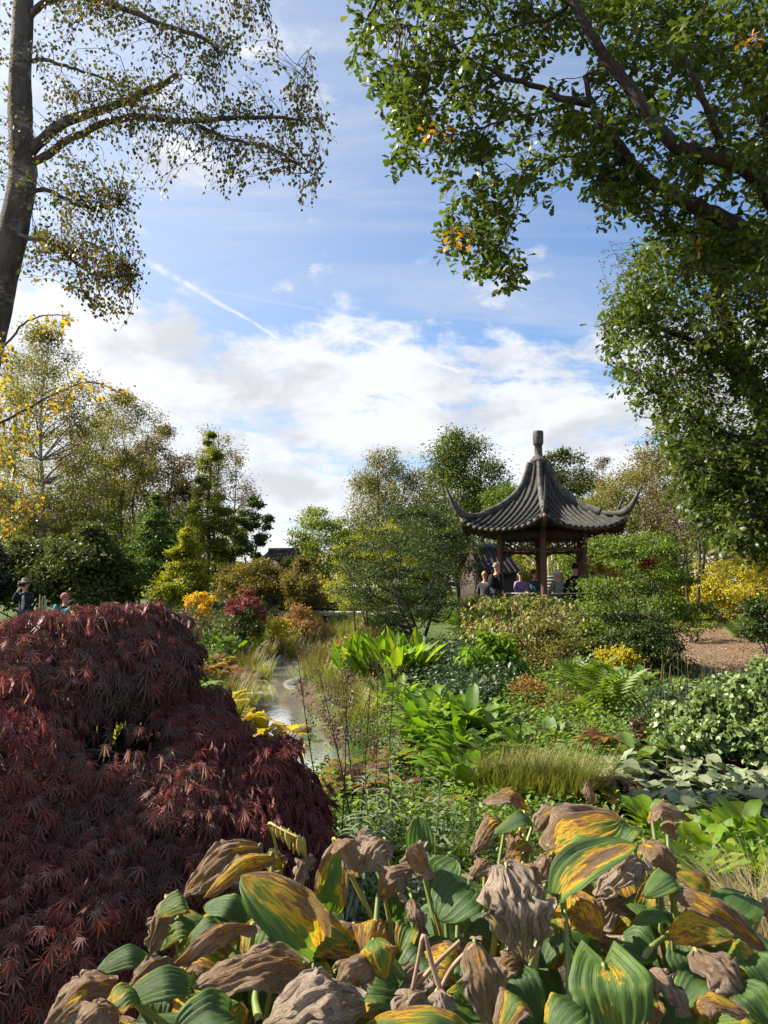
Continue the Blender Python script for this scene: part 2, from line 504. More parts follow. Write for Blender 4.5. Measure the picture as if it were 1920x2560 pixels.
def build_ground():
    a = np.linspace(-1, 1, 171); b = np.linspace(0, 1, 191)
    xs = 26 * a + 600 * np.sign(a) * np.abs(a) ** 9; ys = -6 + 52 * b + 900 * b ** 9
    X, Y = np.meshgrid(xs, ys); Z = gz(X.ravel(), Y.ravel()).reshape(X.shape)
    rng = np.random.default_rng(5); Z = Z + rng.normal(0, 0.012, Z.shape)
    V = np.stack([X, Y, Z], -1).reshape(-1, 3); nx = len(xs)
    i, j = np.meshgrid(np.arange(len(ys) - 1), np.arange(nx - 1), indexing='ij'); q = i * nx + j
    F = np.stack([q, q + 1, q + 1 + nx, q + nx], -1).reshape(-1, 4)
    tag(obj('ground', V, F, ground_material(), origin=(0, 0, 0), smooth=True), kind='structure')
    # stream water: a ribbon wider than its bed, the banks rise through it
    c = SPL; T = nrm(np.c_[np.gradient(c, axis=0), np.zeros(len(c))])[:, :2]; Nn = np.c_[-T[:, 1], T[:, 0]]
    w = np.linspace(-1.5, 1.5, 7)
    V = (c[:, None] + Nn[:, None] * w[None, :, None]).reshape(-1, 2); V = np.c_[V, np.full(len(V), WATER_Z)]
    k = len(w); i, j = np.meshgrid(np.arange(len(c) - 1), np.arange(k - 1), indexing='ij'); q = i * k + j
    F = np.stack([q, q + 1, q + 1 + k, q + k], -1).reshape(-1, 4)
    m = bpy.data.materials.new('stream_water'); m.use_nodes = True; t = NT(m.node_tree)
    pos = t.n('NewGeometry').outputs['Position']
    h = t.m('ADD', t.noise(t.scale(pos, (1.0, 0.45, 1)), 7.0, 4, 0.6, 0.6), t.m('MULTIPLY', t.noise(pos, 24.0, 3, 0.6), 0.3))
    bb = t.n('BsdfPrincipled'); bb.inputs['Metallic'].default_value = 0.9; bb.inputs['Base Color'].default_value = (0.93, 0.95, 0.97, 1); bb.inputs['Roughness'].default_value = 0.04
    bb.inputs['IOR'].default_value = 2.3; bb.inputs['Specular IOR Level'].default_value = 1.0
    t.link(t.bump(h, 0.12, 0.016), bb.inputs['Normal'])
    o = t.n('OutputMaterial'); t.link(bb.outputs[0], o.inputs[0])
    tag(obj('stream_water', V, F, m, origin=(0, 0, WATER_Z), smooth=True), kind='structure')


build_ground()

# ------------------------------------------------------------------ pavilion
M['tile'] = mat('grey_clay_tile', (0.018, 0.0175, 0.016), 0.85, 0.2, (5.0, (0.048, 0.046, 0.041)), (30.0, 0.006))
M['tile_deck'] = mat('grey_tile_bed', (0.035, 0.034, 0.033), 0.85, 0.3, (6.0, (0.06, 0.06, 0.055)))  # plain grey bed under the barrel tile rows
M['ridge'] = mat('grey_ridge_mortar', (0.040, 0.038, 0.033), 0.85, 0.3, (6.0, (0.105, 0.10, 0.088)), (25.0, 0.008))
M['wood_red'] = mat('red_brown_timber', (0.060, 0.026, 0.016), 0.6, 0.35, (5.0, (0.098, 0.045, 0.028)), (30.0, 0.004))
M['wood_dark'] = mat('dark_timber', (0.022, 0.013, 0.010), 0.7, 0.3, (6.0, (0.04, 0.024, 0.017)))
M['stone'] = mat('grey_stone', (0.11, 0.105, 0.09), 0.9, 0.3, (4.0, (0.19, 0.18, 0.155)), (18.0, 0.02))
M['wood_pale'] = mat('weathered_pale_timber', (0.30, 0.27, 0.22), 0.8, 0.3, (7.0, (0.42, 0.39, 0.33)), (30.0, 0.004))

ZF = 0.78


def build_pavilion():
    C = np.array((PAV[0], PAV[1], 0.0)); gz0 = float(gz(PAV[0:1], PAV[1:2])[0])
    t = thing('garden_pavilion', 'hexagonal open timber pavilion with grey tiled upswept roof and tall finial', 'pavilion', (C[0], C[1], gz0 - 0.1))
    a0 = math.atan2(-PAV[1], -PAV[0]) + R(3)
    va = [a0 + k * math.pi / 3 for k in range(6)]

    def pol(r, a, z): return np.array((C[0] + r * math.cos(a), C[1] + r * math.sin(a), z))
    # platform
    b = MB(); ring = [pol(2.35, a, gz0 - 0.1) for a in va] + [pol(2.35, a, ZF) for a in va] + [pol(0, 0, ZF)]
    b.add(ring, [(i, (i + 1) % 6, 6 + (i + 1) % 6, 6 + i) for i in range(6)]).add(ring[6:], [(i, (i + 1) % 6, 6) for i in range(6)])
    b.obj('platform', M['stone'], t)
    RC = 1.62
    zt = 3.52
    for k in range(6):
        p = pol(RC, va[k], 0)
        b = MB(); b.tube([(p[0], p[1], ZF + 0.12), (p[0], p[1], ZF + 0.3), (p[0], p[1], zt)], [0.115, 0.11, 0.102], 14)
        c = b.obj('column', M['wood_red'], t, origin=(p[0], p[1], ZF), smooth=True)
        b = MB(); b.tube([(p[0], p[1], ZF), (p[0], p[1], ZF + 0.06), (p[0], p[1], ZF + 0.12)], [0.17, 0.18, 0.14], 14)
        b.obj('base_stone', M['stone'], c, smooth=True)
    for k in range(6):
        p, q = pol(RC, va[k], 0), pol(RC, va[(k + 1) % 6], 0); d = nrm(q - p); nrmf = np.array((d[1], -d[0], 0))
        A = p + d * 0.10; B = q - d * 0.10; L = np.linalg.norm(B - A); Z = np.array((0, 0, 1.0))
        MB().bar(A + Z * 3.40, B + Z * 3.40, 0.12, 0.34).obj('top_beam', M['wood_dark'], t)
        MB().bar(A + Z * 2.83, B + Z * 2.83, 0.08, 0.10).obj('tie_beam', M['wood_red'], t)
        # lattice of thin bars between the beams
        b = MB(); z0, z1 = 2.885, 3.225; mz = (z0 + z1) / 2; w = 0.034
        for z in (z0 + 0.02, z1 - 0.02): b.bar(A + d * .04 + Z * z, B - d * .04 + Z * z, 0.03, 0.03)
        for s in (0.04, L - 0.04): b.bar(A + d * s + Z * (z0 + .036), A + d * s + Z * (z1 - .036), 0.03, 0.03)
        rng = np.random.default_rng(3)
        n = 9
        for i in range(1, n):
            s = 0.04 + (L - 0.08) * i / n
            lo, hi = (z0 + .036, mz + 0.05) if i % 3 == 0 else ((mz - 0.05, z1 - .036) if i % 3 == 1 else (z0 + 0.1, z1 - 0.1))
            b.bar(A + d * s + Z * lo, A + d * s + Z * hi, w, w)
        for i in range(n):
            s0 = 0.04 + (L - 0.08) * i / n; s1 = s0 + (L - 0.08) / n * 1.0
            for z in ((mz + 0.052, mz - 0.10) if i % 2 else (mz - 0.052, mz + 0.10)):
                b.bar(A + d * s0 + Z * z + nrmf * 0.004, A + d * s1 + Z * z + nrmf * 0.004, w * .8, w)
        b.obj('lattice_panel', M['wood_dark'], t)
        # carved corner brackets under the tie beam
        for (o, e) in ((A, d), (B, -d)):
            b = MB()
            pts = [o + e * (0.01 + 0.42 * (1 - math.cos(u)) ) + Z * (2.50 + 0.27 * math.sin(u)) for u in np.linspace(0, math.pi / 2, 7)]
            b.tube(pts, 0.022, 5)
            for u in (0.35, 0.8, 1.2):
                q0 = o + e * (0.01 + 0.42 * (1 - math.cos(u))) + Z * (2.50 + 0.27 * math.sin(u))
                b.bar(q0, q0 + Z * (2.778 - q0[2]), 0.02, 0.02)
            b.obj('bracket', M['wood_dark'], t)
        if k not in (2, 3):
            MB().bar(A + Z * (ZF + .42) + nrmf * .06, B + Z * (ZF + .42) + nrmf * .06, 0.36, 0.06).obj('bench_seat', M['wood_red'], t)
            MB().bar(A + Z * (ZF + .60) + nrmf * .30, B + Z * (ZF + .60) + nrmf * .30, 0.05, 0.035).obj('bench_rail', M['wood_pale'], t)
            b = MB()
            for i in range(11):
                s = L * (i + .5) / 11; b.bar(A + d * s + Z * (ZF + .02) + nrmf * .2, A + d * s + Z * (ZF + .58) + nrmf * .29, 0.025, 0.025)
            b.obj('bench_front', M['wood_dark'], t)
    # roof surface
    r0, r1, lift = 0.30, 2.68, 0.40
    tab = spline(np.array([(.22, 6.15, 0), (.30, 5.85, 0), (.42, 5.42, 0), (.65, 4.93, 0), (1.0, 4.53, 0), (1.45, 4.17, 0), (1.9, 3.88, 0), (2.35, 3.63, 0), (2.82, 3.42, 0), (3.1, 3.32, 0)]), 160)

    def zr(s, q):
        return np.interp(r0 + (r1 - r0) * s, tab[:, 0], tab[:, 1]) + lift * np.abs(q) ** 2.6 * s ** 3
    roof = None
    T30 = math.tan(math.pi / 6)
    for k in range(6):
        am = va[k] + math.pi / 6; e = np.array((math.cos(am), math.sin(am), 0)); l = np.array((-e[1], e[0], 0))

        def surf(s, x, up=0.0):
            r = r0 + (r1 - r0) * s; hw = r * T30; q = x / hw
            return C + e * r + l * x + np.array((0, 0, 1)) * (zr(s, q) + up)
        ns, nt = 22, 13; V = []
        for lay in (0.0, -0.09):
            for i in range(ns):
                s = i / (ns - 1); hw = (r0 + (r1 - r0) * s) * T30
                for j in range(nt): V.append(surf(s, hw * (-1 + 2 * j / (nt - 1)), lay))
        F = []
        for lay in (0, 1):
            for i in range(ns - 1):
                for j in range(nt - 1):
                    q = lay * ns * nt + i * nt + j; f = (q, q + 1, q + nt + 1, q + nt)
                    F.append(f if lay == 0 else f[::-1])
        for j in range(nt - 1):
            q = (ns - 1) * nt + j; F.append((q, q + 1, q + 1 + ns * nt, q + ns * nt))
        sl = obj('roof_slope', V, np.array(F), M['tile_deck'], t, smooth=True)
        # barrel tile rows
        for j in range(15):
            x = (j - 7) * 0.222
            s0 = max(0.0, (abs(x) / T30 + 0.05 - r0) / (r1 - r0))
            if s0 > 0.93: continue
            n = max(3, int((1 - s0) * (r1 - r0) * 1.35 / 0.085))
            b = MB(); pts = []; rad = []
            for i in range(n):
                for f, rr in ((0.0, 0.064), (0.92, 0.052)):
                    s = s0 + (1.012 - s0) * (i + f) / n; pts.append(surf(min(s, 1.02), x, 0.012)); rad.append(rr)
            V, F = tube(pts, rad, 8); b.add(V, F)
            m8 = len(pts); b.add(np.vstack([V[(m8 - 1) * 8:], pts[-1]]), [[i, (i + 1) % 8, 8] for i in range(8)])
            row = b.obj('tile_row', M['tile'], sl)
        # eave tiles: round ends and the drip tiles between them
        for j in range(16):
            x = (j - 7.5) * 0.222
            if abs(x) > r1 * T30 - 0.05: continue
            p = surf(1.0, x, 0.0)
            V = [p - l * .095 + e * .0 + (0, 0, .03), p + l * .095 + (0, 0, .03), p + l * .07 + e * .05 + (0, 0, -.05), p + e * .07 + (0, 0, -.10), p - l * .07 + e * .05 + (0, 0, -.05)]
            V = np.array(V); V2 = V - e * 0.02
            obj('eave_tile', np.vstack([V, V2]), [np.array([(0, 1, 2), (0, 2, 4), (2, 3, 4), (5, 7, 6), (5, 9, 7), (7, 9, 8)]), np.array([(i, i + 5, (i + 1) % 5 + 5, (i + 1) % 5) for i in range(5)])], M['ridge'], sl)
        # rafters under the eave
        for j in range(9):
            x = (j - 4) * 0.30
            MB().bar(surf(0.55, x * .75, -0.13), surf(0.985, x * 1.25, -0.115), 0.06, 0.055).obj('rafter', M['wood_red'], t)
        # eave fascia
        b = MB(); pts = [surf(0.965, r1 * T30 * .965 * q, -0.115) for q in np.linspace(-0.98, 0.98, 12)]
        for i in range(11): b.bar(pts[i], pts[i + 1], 0.04, 0.05)
        b.obj('fascia', M['wood_dark'], t)
    # hip ridges with upswept tips
    for k in range(6):
        e = np.array((math.cos(va[k]), math.sin(va[k]), 0)); l = np.array((-e[1], e[0], 0))

        def sweep(prof):  # prof rows: R, z centre, width, height
            prof = np.array(prof); V = []; c2 = spline(np.c_[prof[:, 0], prof[:, 1], prof[:, 2] * 0], 26); wh = spline(np.c_[prof[:, 2], prof[:, 3], prof[:, 2] * 0], 26)
            tg = nrm(np.gradient(c2[:, :2], axis=0)); nr_ = np.c_[-tg[:, 1], tg[:, 0]]
            nr_ *= np.sign(nr_[:, 1:2] + 1e-9)
            for (r, z, _), (w, h, _), (n0, n1) in zip(c2, wh, nr_):
                ax = e * n0 + np.array((0, 0, 1)) * n1; c = C + e * r + np.array((0, 0, z))
                for (x, y) in ((-.5, -.5), (.5, -.5), (.5, .2), (.32, .42), (0, .5), (-.32, .42), (-.5, .2)):
                    V.append(c + l * w * x + ax * h * y)
            n = len(c2); F = [(i * 7 + j, i * 7 + (j + 1) % 7, (i + 1) * 7 + (j + 1) % 7, (i + 1) * 7 + j) for i in range(n - 1) for j in range(7)]
            return np.array(V), np.array(F), n
        hip = lambda s: (r0 + (r1 - r0) * s) / math.cos(math.pi / 6)
        hz = lambda s: float(zr(s, 1.0))
        V, F, n = sweep([(hip(s), hz(s) + 0.10, 0.17, 0.26) for s in (0, .08, .16, .26, .38, .5, .6, .68)])
        b = MB(); b.add(V, F)
        for q in (0, n - 1):
            b.add(V[q * 7:q * 7 + 7], [(0, 1, 2), (0, 2, 6), (2, 3, 6), (3, 5, 6), (3, 4, 5)])
        rid = b.obj('hip_ridge', M['ridge'], t)
        V, F, n = sweep([(hip(.62), hz(.62) + .08, .13, .16), (hip(.78), hz(.78) + .09, .12, .18), (hip(.92), hz(.92) + .12, .12, .22), (hip(1.0) + .02, hz(1.0) + .20, .11, .24), (hip(1.0) + .22, hz(1.) + .42, .09, .18), (hip(1.) + .38, hz(1.) + .70, .07, .11), (hip(1.) + .53, hz(1.) + 1.0, .045, .06), (hip(1.) + .60, hz(1.) + 1.14, .02, .025)])
        obj('upswept_tip', V, F, M['ridge'], rid)
        # corner beam and hanging post under the corner
        b = MB(); b.bar(C + e * 1.5 + (0, 0, 3.42), C + e * (hip(1.0) + .02) + (0, 0, hz(1.0) - .08), 0.13, 0.17)
        b.obj('corner_beam', M['wood_red'], t)
        b = MB(); pp = C + e * 2.35; b.tube([pp + (0, 0, 3.52), pp + (0, 0, 3.28), pp + (0, 0, 3.22), pp + (0, 0, 3.14)], [.06, .06, .085, .04], 8)
        b.obj('hanging_post', M['wood_dark'], t)
    # finial
    def ring6(r, z, ao=0.0): return [pol(r, a + ao, z) for a in va]
    b = MB(); prof = [(.31, 5.96), (.345, 6.02), (.345, 6.09), (.29, 6.11), (.25, 6.2), (.18, 6.23), (.155, 6.30), (.15, 6.62), (.185, 6.64), (.205, 6.69), (.215, 7.05), (.20, 7.11), (.175, 7.14), (.0, 7.15)]
    V = np.array([p for r, z in prof for p in ring6(r, z)])
    F = [(i * 6 + j, i * 6 + (j + 1) % 6, (i + 1) * 6 + (j + 1) % 6, (i + 1) * 6 + j) for i in range(len(prof) - 1) for j in range(6)]
    b.add(V, F).obj('finial', M['ridge'], t)
    b = MB(); b.add([pol(.33, a, 5.7) for a in va] + [pol(.37, a, 5.97) for a in va], [(j, (j + 1) % 6, 6 + (j + 1) % 6, 6 + j) for j in range(6)]).obj('roof_collar', M['tile'], t)
    return t


build_pavilion()


def gable_roof(name, label, px, d, z0, w, dep, h, rot, m_roof, m_wall, wallh=2.2):
    p = P(px, 1466, d); g = G(p[0], d)
    t = thing(name, label, 'building', g)
    c, s = math.cos(rot), math.sin(rot)
    def L(x, y, z): return np.array((p[0] + c * x - s * y, d + s * x + c * y, z))
    MB().box((p[0], d, (g[2] + z0) / 2), (w * .86, dep * .8, z0 - g[2]), rot).obj('wall', m_wall, t)
    for sg in (-1, 1):
        V = [L(-w / 2, sg * dep / 2, z0 - .1), L(w / 2, sg * dep / 2, z0 - .1), L(w * .42, sg * .04, z0 + h), L(-w * .42, sg * .04, z0 + h)]
        V = np.array(V); V2 = V + (0, 0, .09)
        sl = obj('roof_slope', np.vstack([V, V2]), np.array([(0, 1, 2, 3), (4, 7, 6, 5), (0, 4, 5, 1), (1, 5, 6, 2), (2, 6, 7, 3), (3, 7, 4, 0)]), m_roof, t)
        n = int(w / .3); b = MB()
        for i in range(n + 1):
            u = -1 + 2 * i / n
            a = L(u * w / 2, sg * dep / 2, z0 - .0); q = L(u * w * .42, sg * .06, z0 + h + .1); b.tube([a, (a + q) / 2 - (0, 0, .03), q], .05, 5)
        b.obj('tile_row', M['tile'], sl)
    MB().box((p[0], d, z0 + h + .16), (w * .9, .22, .26), rot).obj('roof_ridge', M['ridge'], t)
    for sg in (-1, 1):
        obj('gable_board', [L(sg * w * .43, -dep * .42, z0), L(sg * w * .43, dep * .42, z0), L(sg * w * .41, 0, z0 + h)], np.array([(0, 1, 2)]), m_wall, t)
    return t


gable_roof('tea_house', 'low dark hall with grey tiled roof just left of the pavilion, half hidden by shrubs', 1220, 33, 2.25, 2.1, 2.6, 1.05, R(20), M['tile'], M['wood_dark'])
gable_roof('garden_lodge', 'dark lodge with brown gable end and grey roof above shrubs beyond the stream', 708, 46, 3.35, 2.3, 2.2, .45, R(-14), M['tile'], M['wood_dark'])


def build_bridge():
    d = 29.0; x0, x1 = P(700, 1520, d)[0], P(1000, 1520, d)[0]; z = 0.62
    t = thing('footbridge', 'low weathered timber footbridge with two rails crossing the far stream', 'bridge', G((x0 + x1) / 2, d))
    n = 11
    L = (x1 - x0)
    for i in range(n):
        w = L / n
        if i % 1 == 0: MB().box((x0 + w * (i + .5), d, z - .06), (w - .03, 1.2, .06)).obj('plank', M['wood_pale'], t)
    for i in range(4):
        w = L / 4; MB().box((x0 + w * (i + .5), d - .63, z - .10), (w - .04, .05, .15)).obj('fascia_board', M['wood_pale'], t)
    MB().bar((x0, d - .55, z + .10), (x1, d - .55, z + .10), .12, .10).obj('kick_rail', M['wood_dark'], t)
    MB().bar((x0 - .6, d + .75, z + .28), (x0 + L * .62, d + .75, z + .28), .12, .09).obj('rear_rail', M['wood_dark'], t)
    for i in range(6):
        xx = x0 + L * (i + .3) / 6
        MB().box((xx, d - .5, (z - .13 + float(gz(np.array([xx]), np.array([d]))[0])) / 2 - .1), (.14, .14, z - .13 - float(gz(np.array([xx]), np.array([d]))[0]) + .2)).obj('support_post', M['wood_dark'], t)
        MB().box((xx, d + .75, z + .10), (.08, .08, .27)).obj('rail_post', M['wood_dark'], t)


build_bridge()


def build_screen():
    p = P(1380, 1440, 30); g = G(p[0], 30)
    t = thing('timber_screen', 'pale slatted timber screen with upright canes behind the pavilion', 'screen', g)
    for i in range(9):
        MB().box((p[0], 30, g[2] + .55 + i * .135), (.8, .04, .11)).obj('slat', M['wood_pale'], t)
    for i, (dx, h) in enumerate(((-.34, 2.3), (-.12, 2.45), (.05, 2.75), (.3, 2.2))):
        MB().tube([(p[0] + dx, 30.06, g[2]), (p[0] + dx, 30.06, g[2] + h)], .035, 6).obj('post', M['cane'], t)


M['cane'] = mat('pale_cane', (0.42, 0.36, 0.2), 0.6, 0.4, (4.0, (0.5, 0.44, 0.28)))
build_screen()

# ------------------------------------------------------------------ foliage palettes (real leaf colours)
M['bark_dark'] = mat('dark_bark', (0.035, 0.028, 0.022), 0.9, 0.25, (9.0, (0.075, 0.062, 0.048)), (26.0, 0.02))
M['bark_grey'] = mat('grey_bark', (0.10, 0.09, 0.075), 0.9, 0.25, (7.0, (0.18, 0.165, 0.14)), (22.0, 0.02))
M['bark_pale'] = mat('pale_bark', (0.32, 0.29, 0.25), 0.85, 0.25, (2.5, (0.12, 0.10, 0.085)), (20.0, 0.015))


def pal(name, *cols, **kw):
    cols = tuple((c[0] * 1.22, c[1] * 1.06, c[2] * .82) if c[1] > c[0] and c[1] > c[2] else c for c in cols)
    M[name] = leafmat(name, cols, **kw)


pal('oak_leaf', (0.026, 0.052, 0.012), (0.042, 0.078, 0.015), (0.066, 0.11, 0.018), (0.12, 0.145, 0.022), rough=0.45, trans=0.42, spec=0.35)
pal('oak_autumn', (0.35, 0.15, 0.02), (0.45, 0.22, 0.02), (0.3, 0.12, 0.03), rough=0.45, trans=0.4)
pal('birch_leaf', (0.045, 0.060, 0.018), (0.06, 0.08, 0.022), (0.09, 0.10, 0.025), (0.28, 0.17, 0.03), rough=0.55, trans=0.3, spec=0.2)
pal('birch_yellow', (0.10, 0.11, 0.02), (0.30, 0.22, 0.025), (0.45, 0.27, 0.02), (0.2, 0.16, 0.02), rough=0.45, trans=0.5)
pal('bg_olive', (0.085, 0.090, 0.026), (0.13, 0.13, 0.034), (0.18, 0.165, 0.045), (0.21, 0.15, 0.05), trans=0.5)
pal('bg_brown', (0.075, 0.062, 0.030), (0.12, 0.095, 0.045), (0.15, 0.10, 0.05), trans=0.3)
pal('bg_green', (0.042, 0.070, 0.019), (0.065, 0.10, 0.024), (0.10, 0.135, 0.032), trans=0.45)
pal('bg_dark', (0.050, 0.072, 0.028), (0.070, 0.096, 0.034), (0.095, 0.125, 0.044), rough=0.55, trans=0.25, spec=0.25)
pal('bg_blue', (0.022, 0.036, 0.030), (0.034, 0.052, 0.042), trans=0.15)
pal('bg_light', (0.090, 0.145, 0.025), (0.13, 0.19, 0.03), (0.17, 0.22, 0.035), trans=0.45)
pal('bg_yellowgreen', (0.13, 0.17, 0.018), (0.21, 0.24, 0.02), (0.30, 0.30, 0.025), trans=0.45)
pal('bg_yellow', (0.34, 0.29, 0.025), (0.46, 0.37, 0.03), (0.30, 0.30, 0.03), trans=0.45)
pal('gold', (0.55, 0.32, 0.015), (0.62, 0.40, 0.02), (0.45, 0.24, 0.015), trans=0.4)
pal('orange', (0.48, 0.24, 0.03), (0.50, 0.34, 0.04), (0.24, 0.25, 0.035), trans=0.45)
pal('scarlet', (0.24, 0.012, 0.012), (0.34, 0.02, 0.015), (0.16, 0.012, 0.012), trans=0.4, tint=(1.3, 0.5, 0.4))
pal('bronze', (0.13, 0.085, 0.018), (0.17, 0.13, 0.025), (0.11, 0.115, 0.022), (0.21, 0.11, 0.02), trans=0.4)
pal('willow', (0.10, 0.11, 0.035), (0.15, 0.145, 0.045), (0.19, 0.165, 0.05), trans=0.4)
pal('cypress', (0.075, 0.105, 0.016), (0.115, 0.15, 0.02), (0.17, 0.19, 0.025), trans=0.5)
pal('redwood', (0.040, 0.085, 0.020), (0.065, 0.125, 0.028), (0.09, 0.16, 0.035), trans=0.4)
pal('shrub_green', (0.040, 0.085, 0.018), (0.065, 0.125, 0.022), (0.10, 0.165, 0.028), (0.15, 0.19, 0.03), rough=0.5, trans=0.4, spec=0.35)
pal('shrub_dark', (0.018, 0.040, 0.014), (0.032, 0.060, 0.018), (0.05, 0.085, 0.022), rough=0.5, trans=0.3, spec=0.3)
pal('pale_shrub', (0.08, 0.12, 0.03), (0.14, 0.18, 0.04), (0.20, 0.20, 0.05), (0.30, 0.24, 0.12), (0.15, 0.06, 0.05), trans=0.35)
pal('hydrangea_red', (0.16, 0.035, 0.04), (0.24, 0.06, 0.06), (0.30, 0.11, 0.09), trans=0.3, tint=(1.2, 0.8, 0.6))
pal('rust', (0.16, 0.065, 0.02), (0.24, 0.11, 0.03), (0.30, 0.17, 0.04), (0.14, 0.11, 0.03), trans=0.35)
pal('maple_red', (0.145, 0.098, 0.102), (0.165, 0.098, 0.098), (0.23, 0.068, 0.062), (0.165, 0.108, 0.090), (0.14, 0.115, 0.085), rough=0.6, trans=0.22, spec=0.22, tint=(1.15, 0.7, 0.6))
pal('lime_leaf', (0.075, 0.17, 0.014), (0.11, 0.22, 0.018), (0.16, 0.27, 0.02), (0.22, 0.30, 0.03), rough=0.52, trans=0.52, spec=0.28, vein=True)
pal('dock_leaf', (0.050, 0.135, 0.014), (0.085, 0.19, 0.018), (0.12, 0.24, 0.02), (0.17, 0.27, 0.03), rough=0.52, trans=0.5, spec=0.28, vein=True)
pal('grey_leaf', (0.10, 0.15, 0.10), (0.145, 0.20, 0.14), (0.20, 0.25, 0.185), (0.11, 0.165, 0.105), rough=0.55, trans=0.15, spec=0.4, tint=(1, 1.2, .7), vein=True)
pal('mid_leaf', (0.045, 0.10, 0.024), (0.07, 0.145, 0.036), (0.11, 0.19, 0.055), (0.15, 0.22, 0.08), rough=0.52, trans=0.32, spec=0.3, vein=True)
pal('anemone_leaf', (0.065, 0.125, 0.045), (0.10, 0.18, 0.07), (0.15, 0.23, 0.10), (0.19, 0.26, 0.12), rough=0.45, trans=0.3, spec=0.45, vein=True)
pal('dark_cover', (0.022, 0.050, 0.024), (0.038, 0.075, 0.036), (0.065, 0.11, 0.055), rough=0.45, trans=0.2, spec=0.4)
pal('yellow_leaf', (0.42, 0.30, 0.03), (0.52, 0.36, 0.035), (0.32, 0.28, 0.035), (0.48, 0.30, 0.05), rough=0.5, trans=0.5, vein=True)
pal('rodgersia_leaf', (0.16, 0.14, 0.02), (0.24, 0.17, 0.018), (0.25, 0.12, 0.018), (0.13, 0.05, 0.02), (0.085, 0.10, 0.02), (0.08, 0.035, 0.022), rough=0.5, trans=0.4, vein=True)
pal('rodgersia_red', (0.14, 0.032, 0.022), (0.10, 0.038, 0.025), (0.20, 0.075, 0.03), rough=0.5, trans=0.3, tint=(1.3, .8, .6), vein=True)
pal('lily_leaf', (0.085, 0.135, 0.095), (0.12, 0.175, 0.125), (0.16, 0.215, 0.16), rough=0.45, trans=0.2, spec=0.45)
pal('fern', (0.06, 0.125, 0.022), (0.09, 0.165, 0.032), (0.13, 0.20, 0.05), trans=0.4)
pal('grass_green', (0.10, 0.15, 0.03), (0.15, 0.19, 0.04), (0.20, 0.21, 0.06), (0.28, 0.24, 0.09), trans=0.35)
pal('grass_fresh', (0.055, 0.13, 0.02), (0.08, 0.17, 0.028), (0.12, 0.20, 0.04), trans=0.4)
pal('grass_dry', (0.30, 0.23, 0.12), (0.38, 0.30, 0.17), (0.24, 0.18, 0.09), (0.20, 0.20, 0.07), trans=0.3)
pal('grass_brown', (0.12, 0.085, 0.035), (0.17, 0.125, 0.05), (0.13, 0.14, 0.04), trans=0.3)
pal('stem_dark', (0.030, 0.018, 0.015), (0.050, 0.028, 0.022), trans=0.0)
pal('seed_brown', (0.055, 0.026, 0.018), (0.09, 0.045, 0.028), (0.12, 0.06, 0.03), trans=0.1)
M['stalk_green'] = mat('green_stalk', (0.10, 0.16, 0.035), 0.45, 0.45, (12.0, (0.16, 0.19, 0.05)))
M['stalk_yellow'] = mat('yellow_stalk', (0.35, 0.27, 0.05), 0.5, 0.4, (12.0, (0.25, 0.25, 0.06)))
M['twig'] = mat('twig_bark', (0.055, 0.04, 0.03), 0.85, 0.25, (14.0, (0.10, 0.075, 0.055)))

QUAD = tpl_quad(); DIA = tpl_diamond()


def crown_pts(rng, cl, cr, n, droop=0.2, weep=0.0, flat=0.7, up=0.5):
    """leaf positions, directions and normals for clumps cl (k,3) of radii cr"""
    k = rng.integers(0, len(cl), n); d = randdir(rng, n)
    r = rng.random(n) ** 0.45 * np.where(rng.random(n) < .3, 1.75, 1.0)
    p = cl[k] + d * (r * cr[k])[:, None] * (1, 1, flat)
    if weep: p[:, 2] -= np.abs(rng.exponential(weep, n))
    fw = nrm(d * (1, 1, .6) + rng.normal(0, .5, (n, 3)) + (0, 0, -droop - weep * .6))
    upv = nrm(rng.normal(0, .55, (n, 3)) + d * .4 + (0, 0, up))
    return p, fw, upv


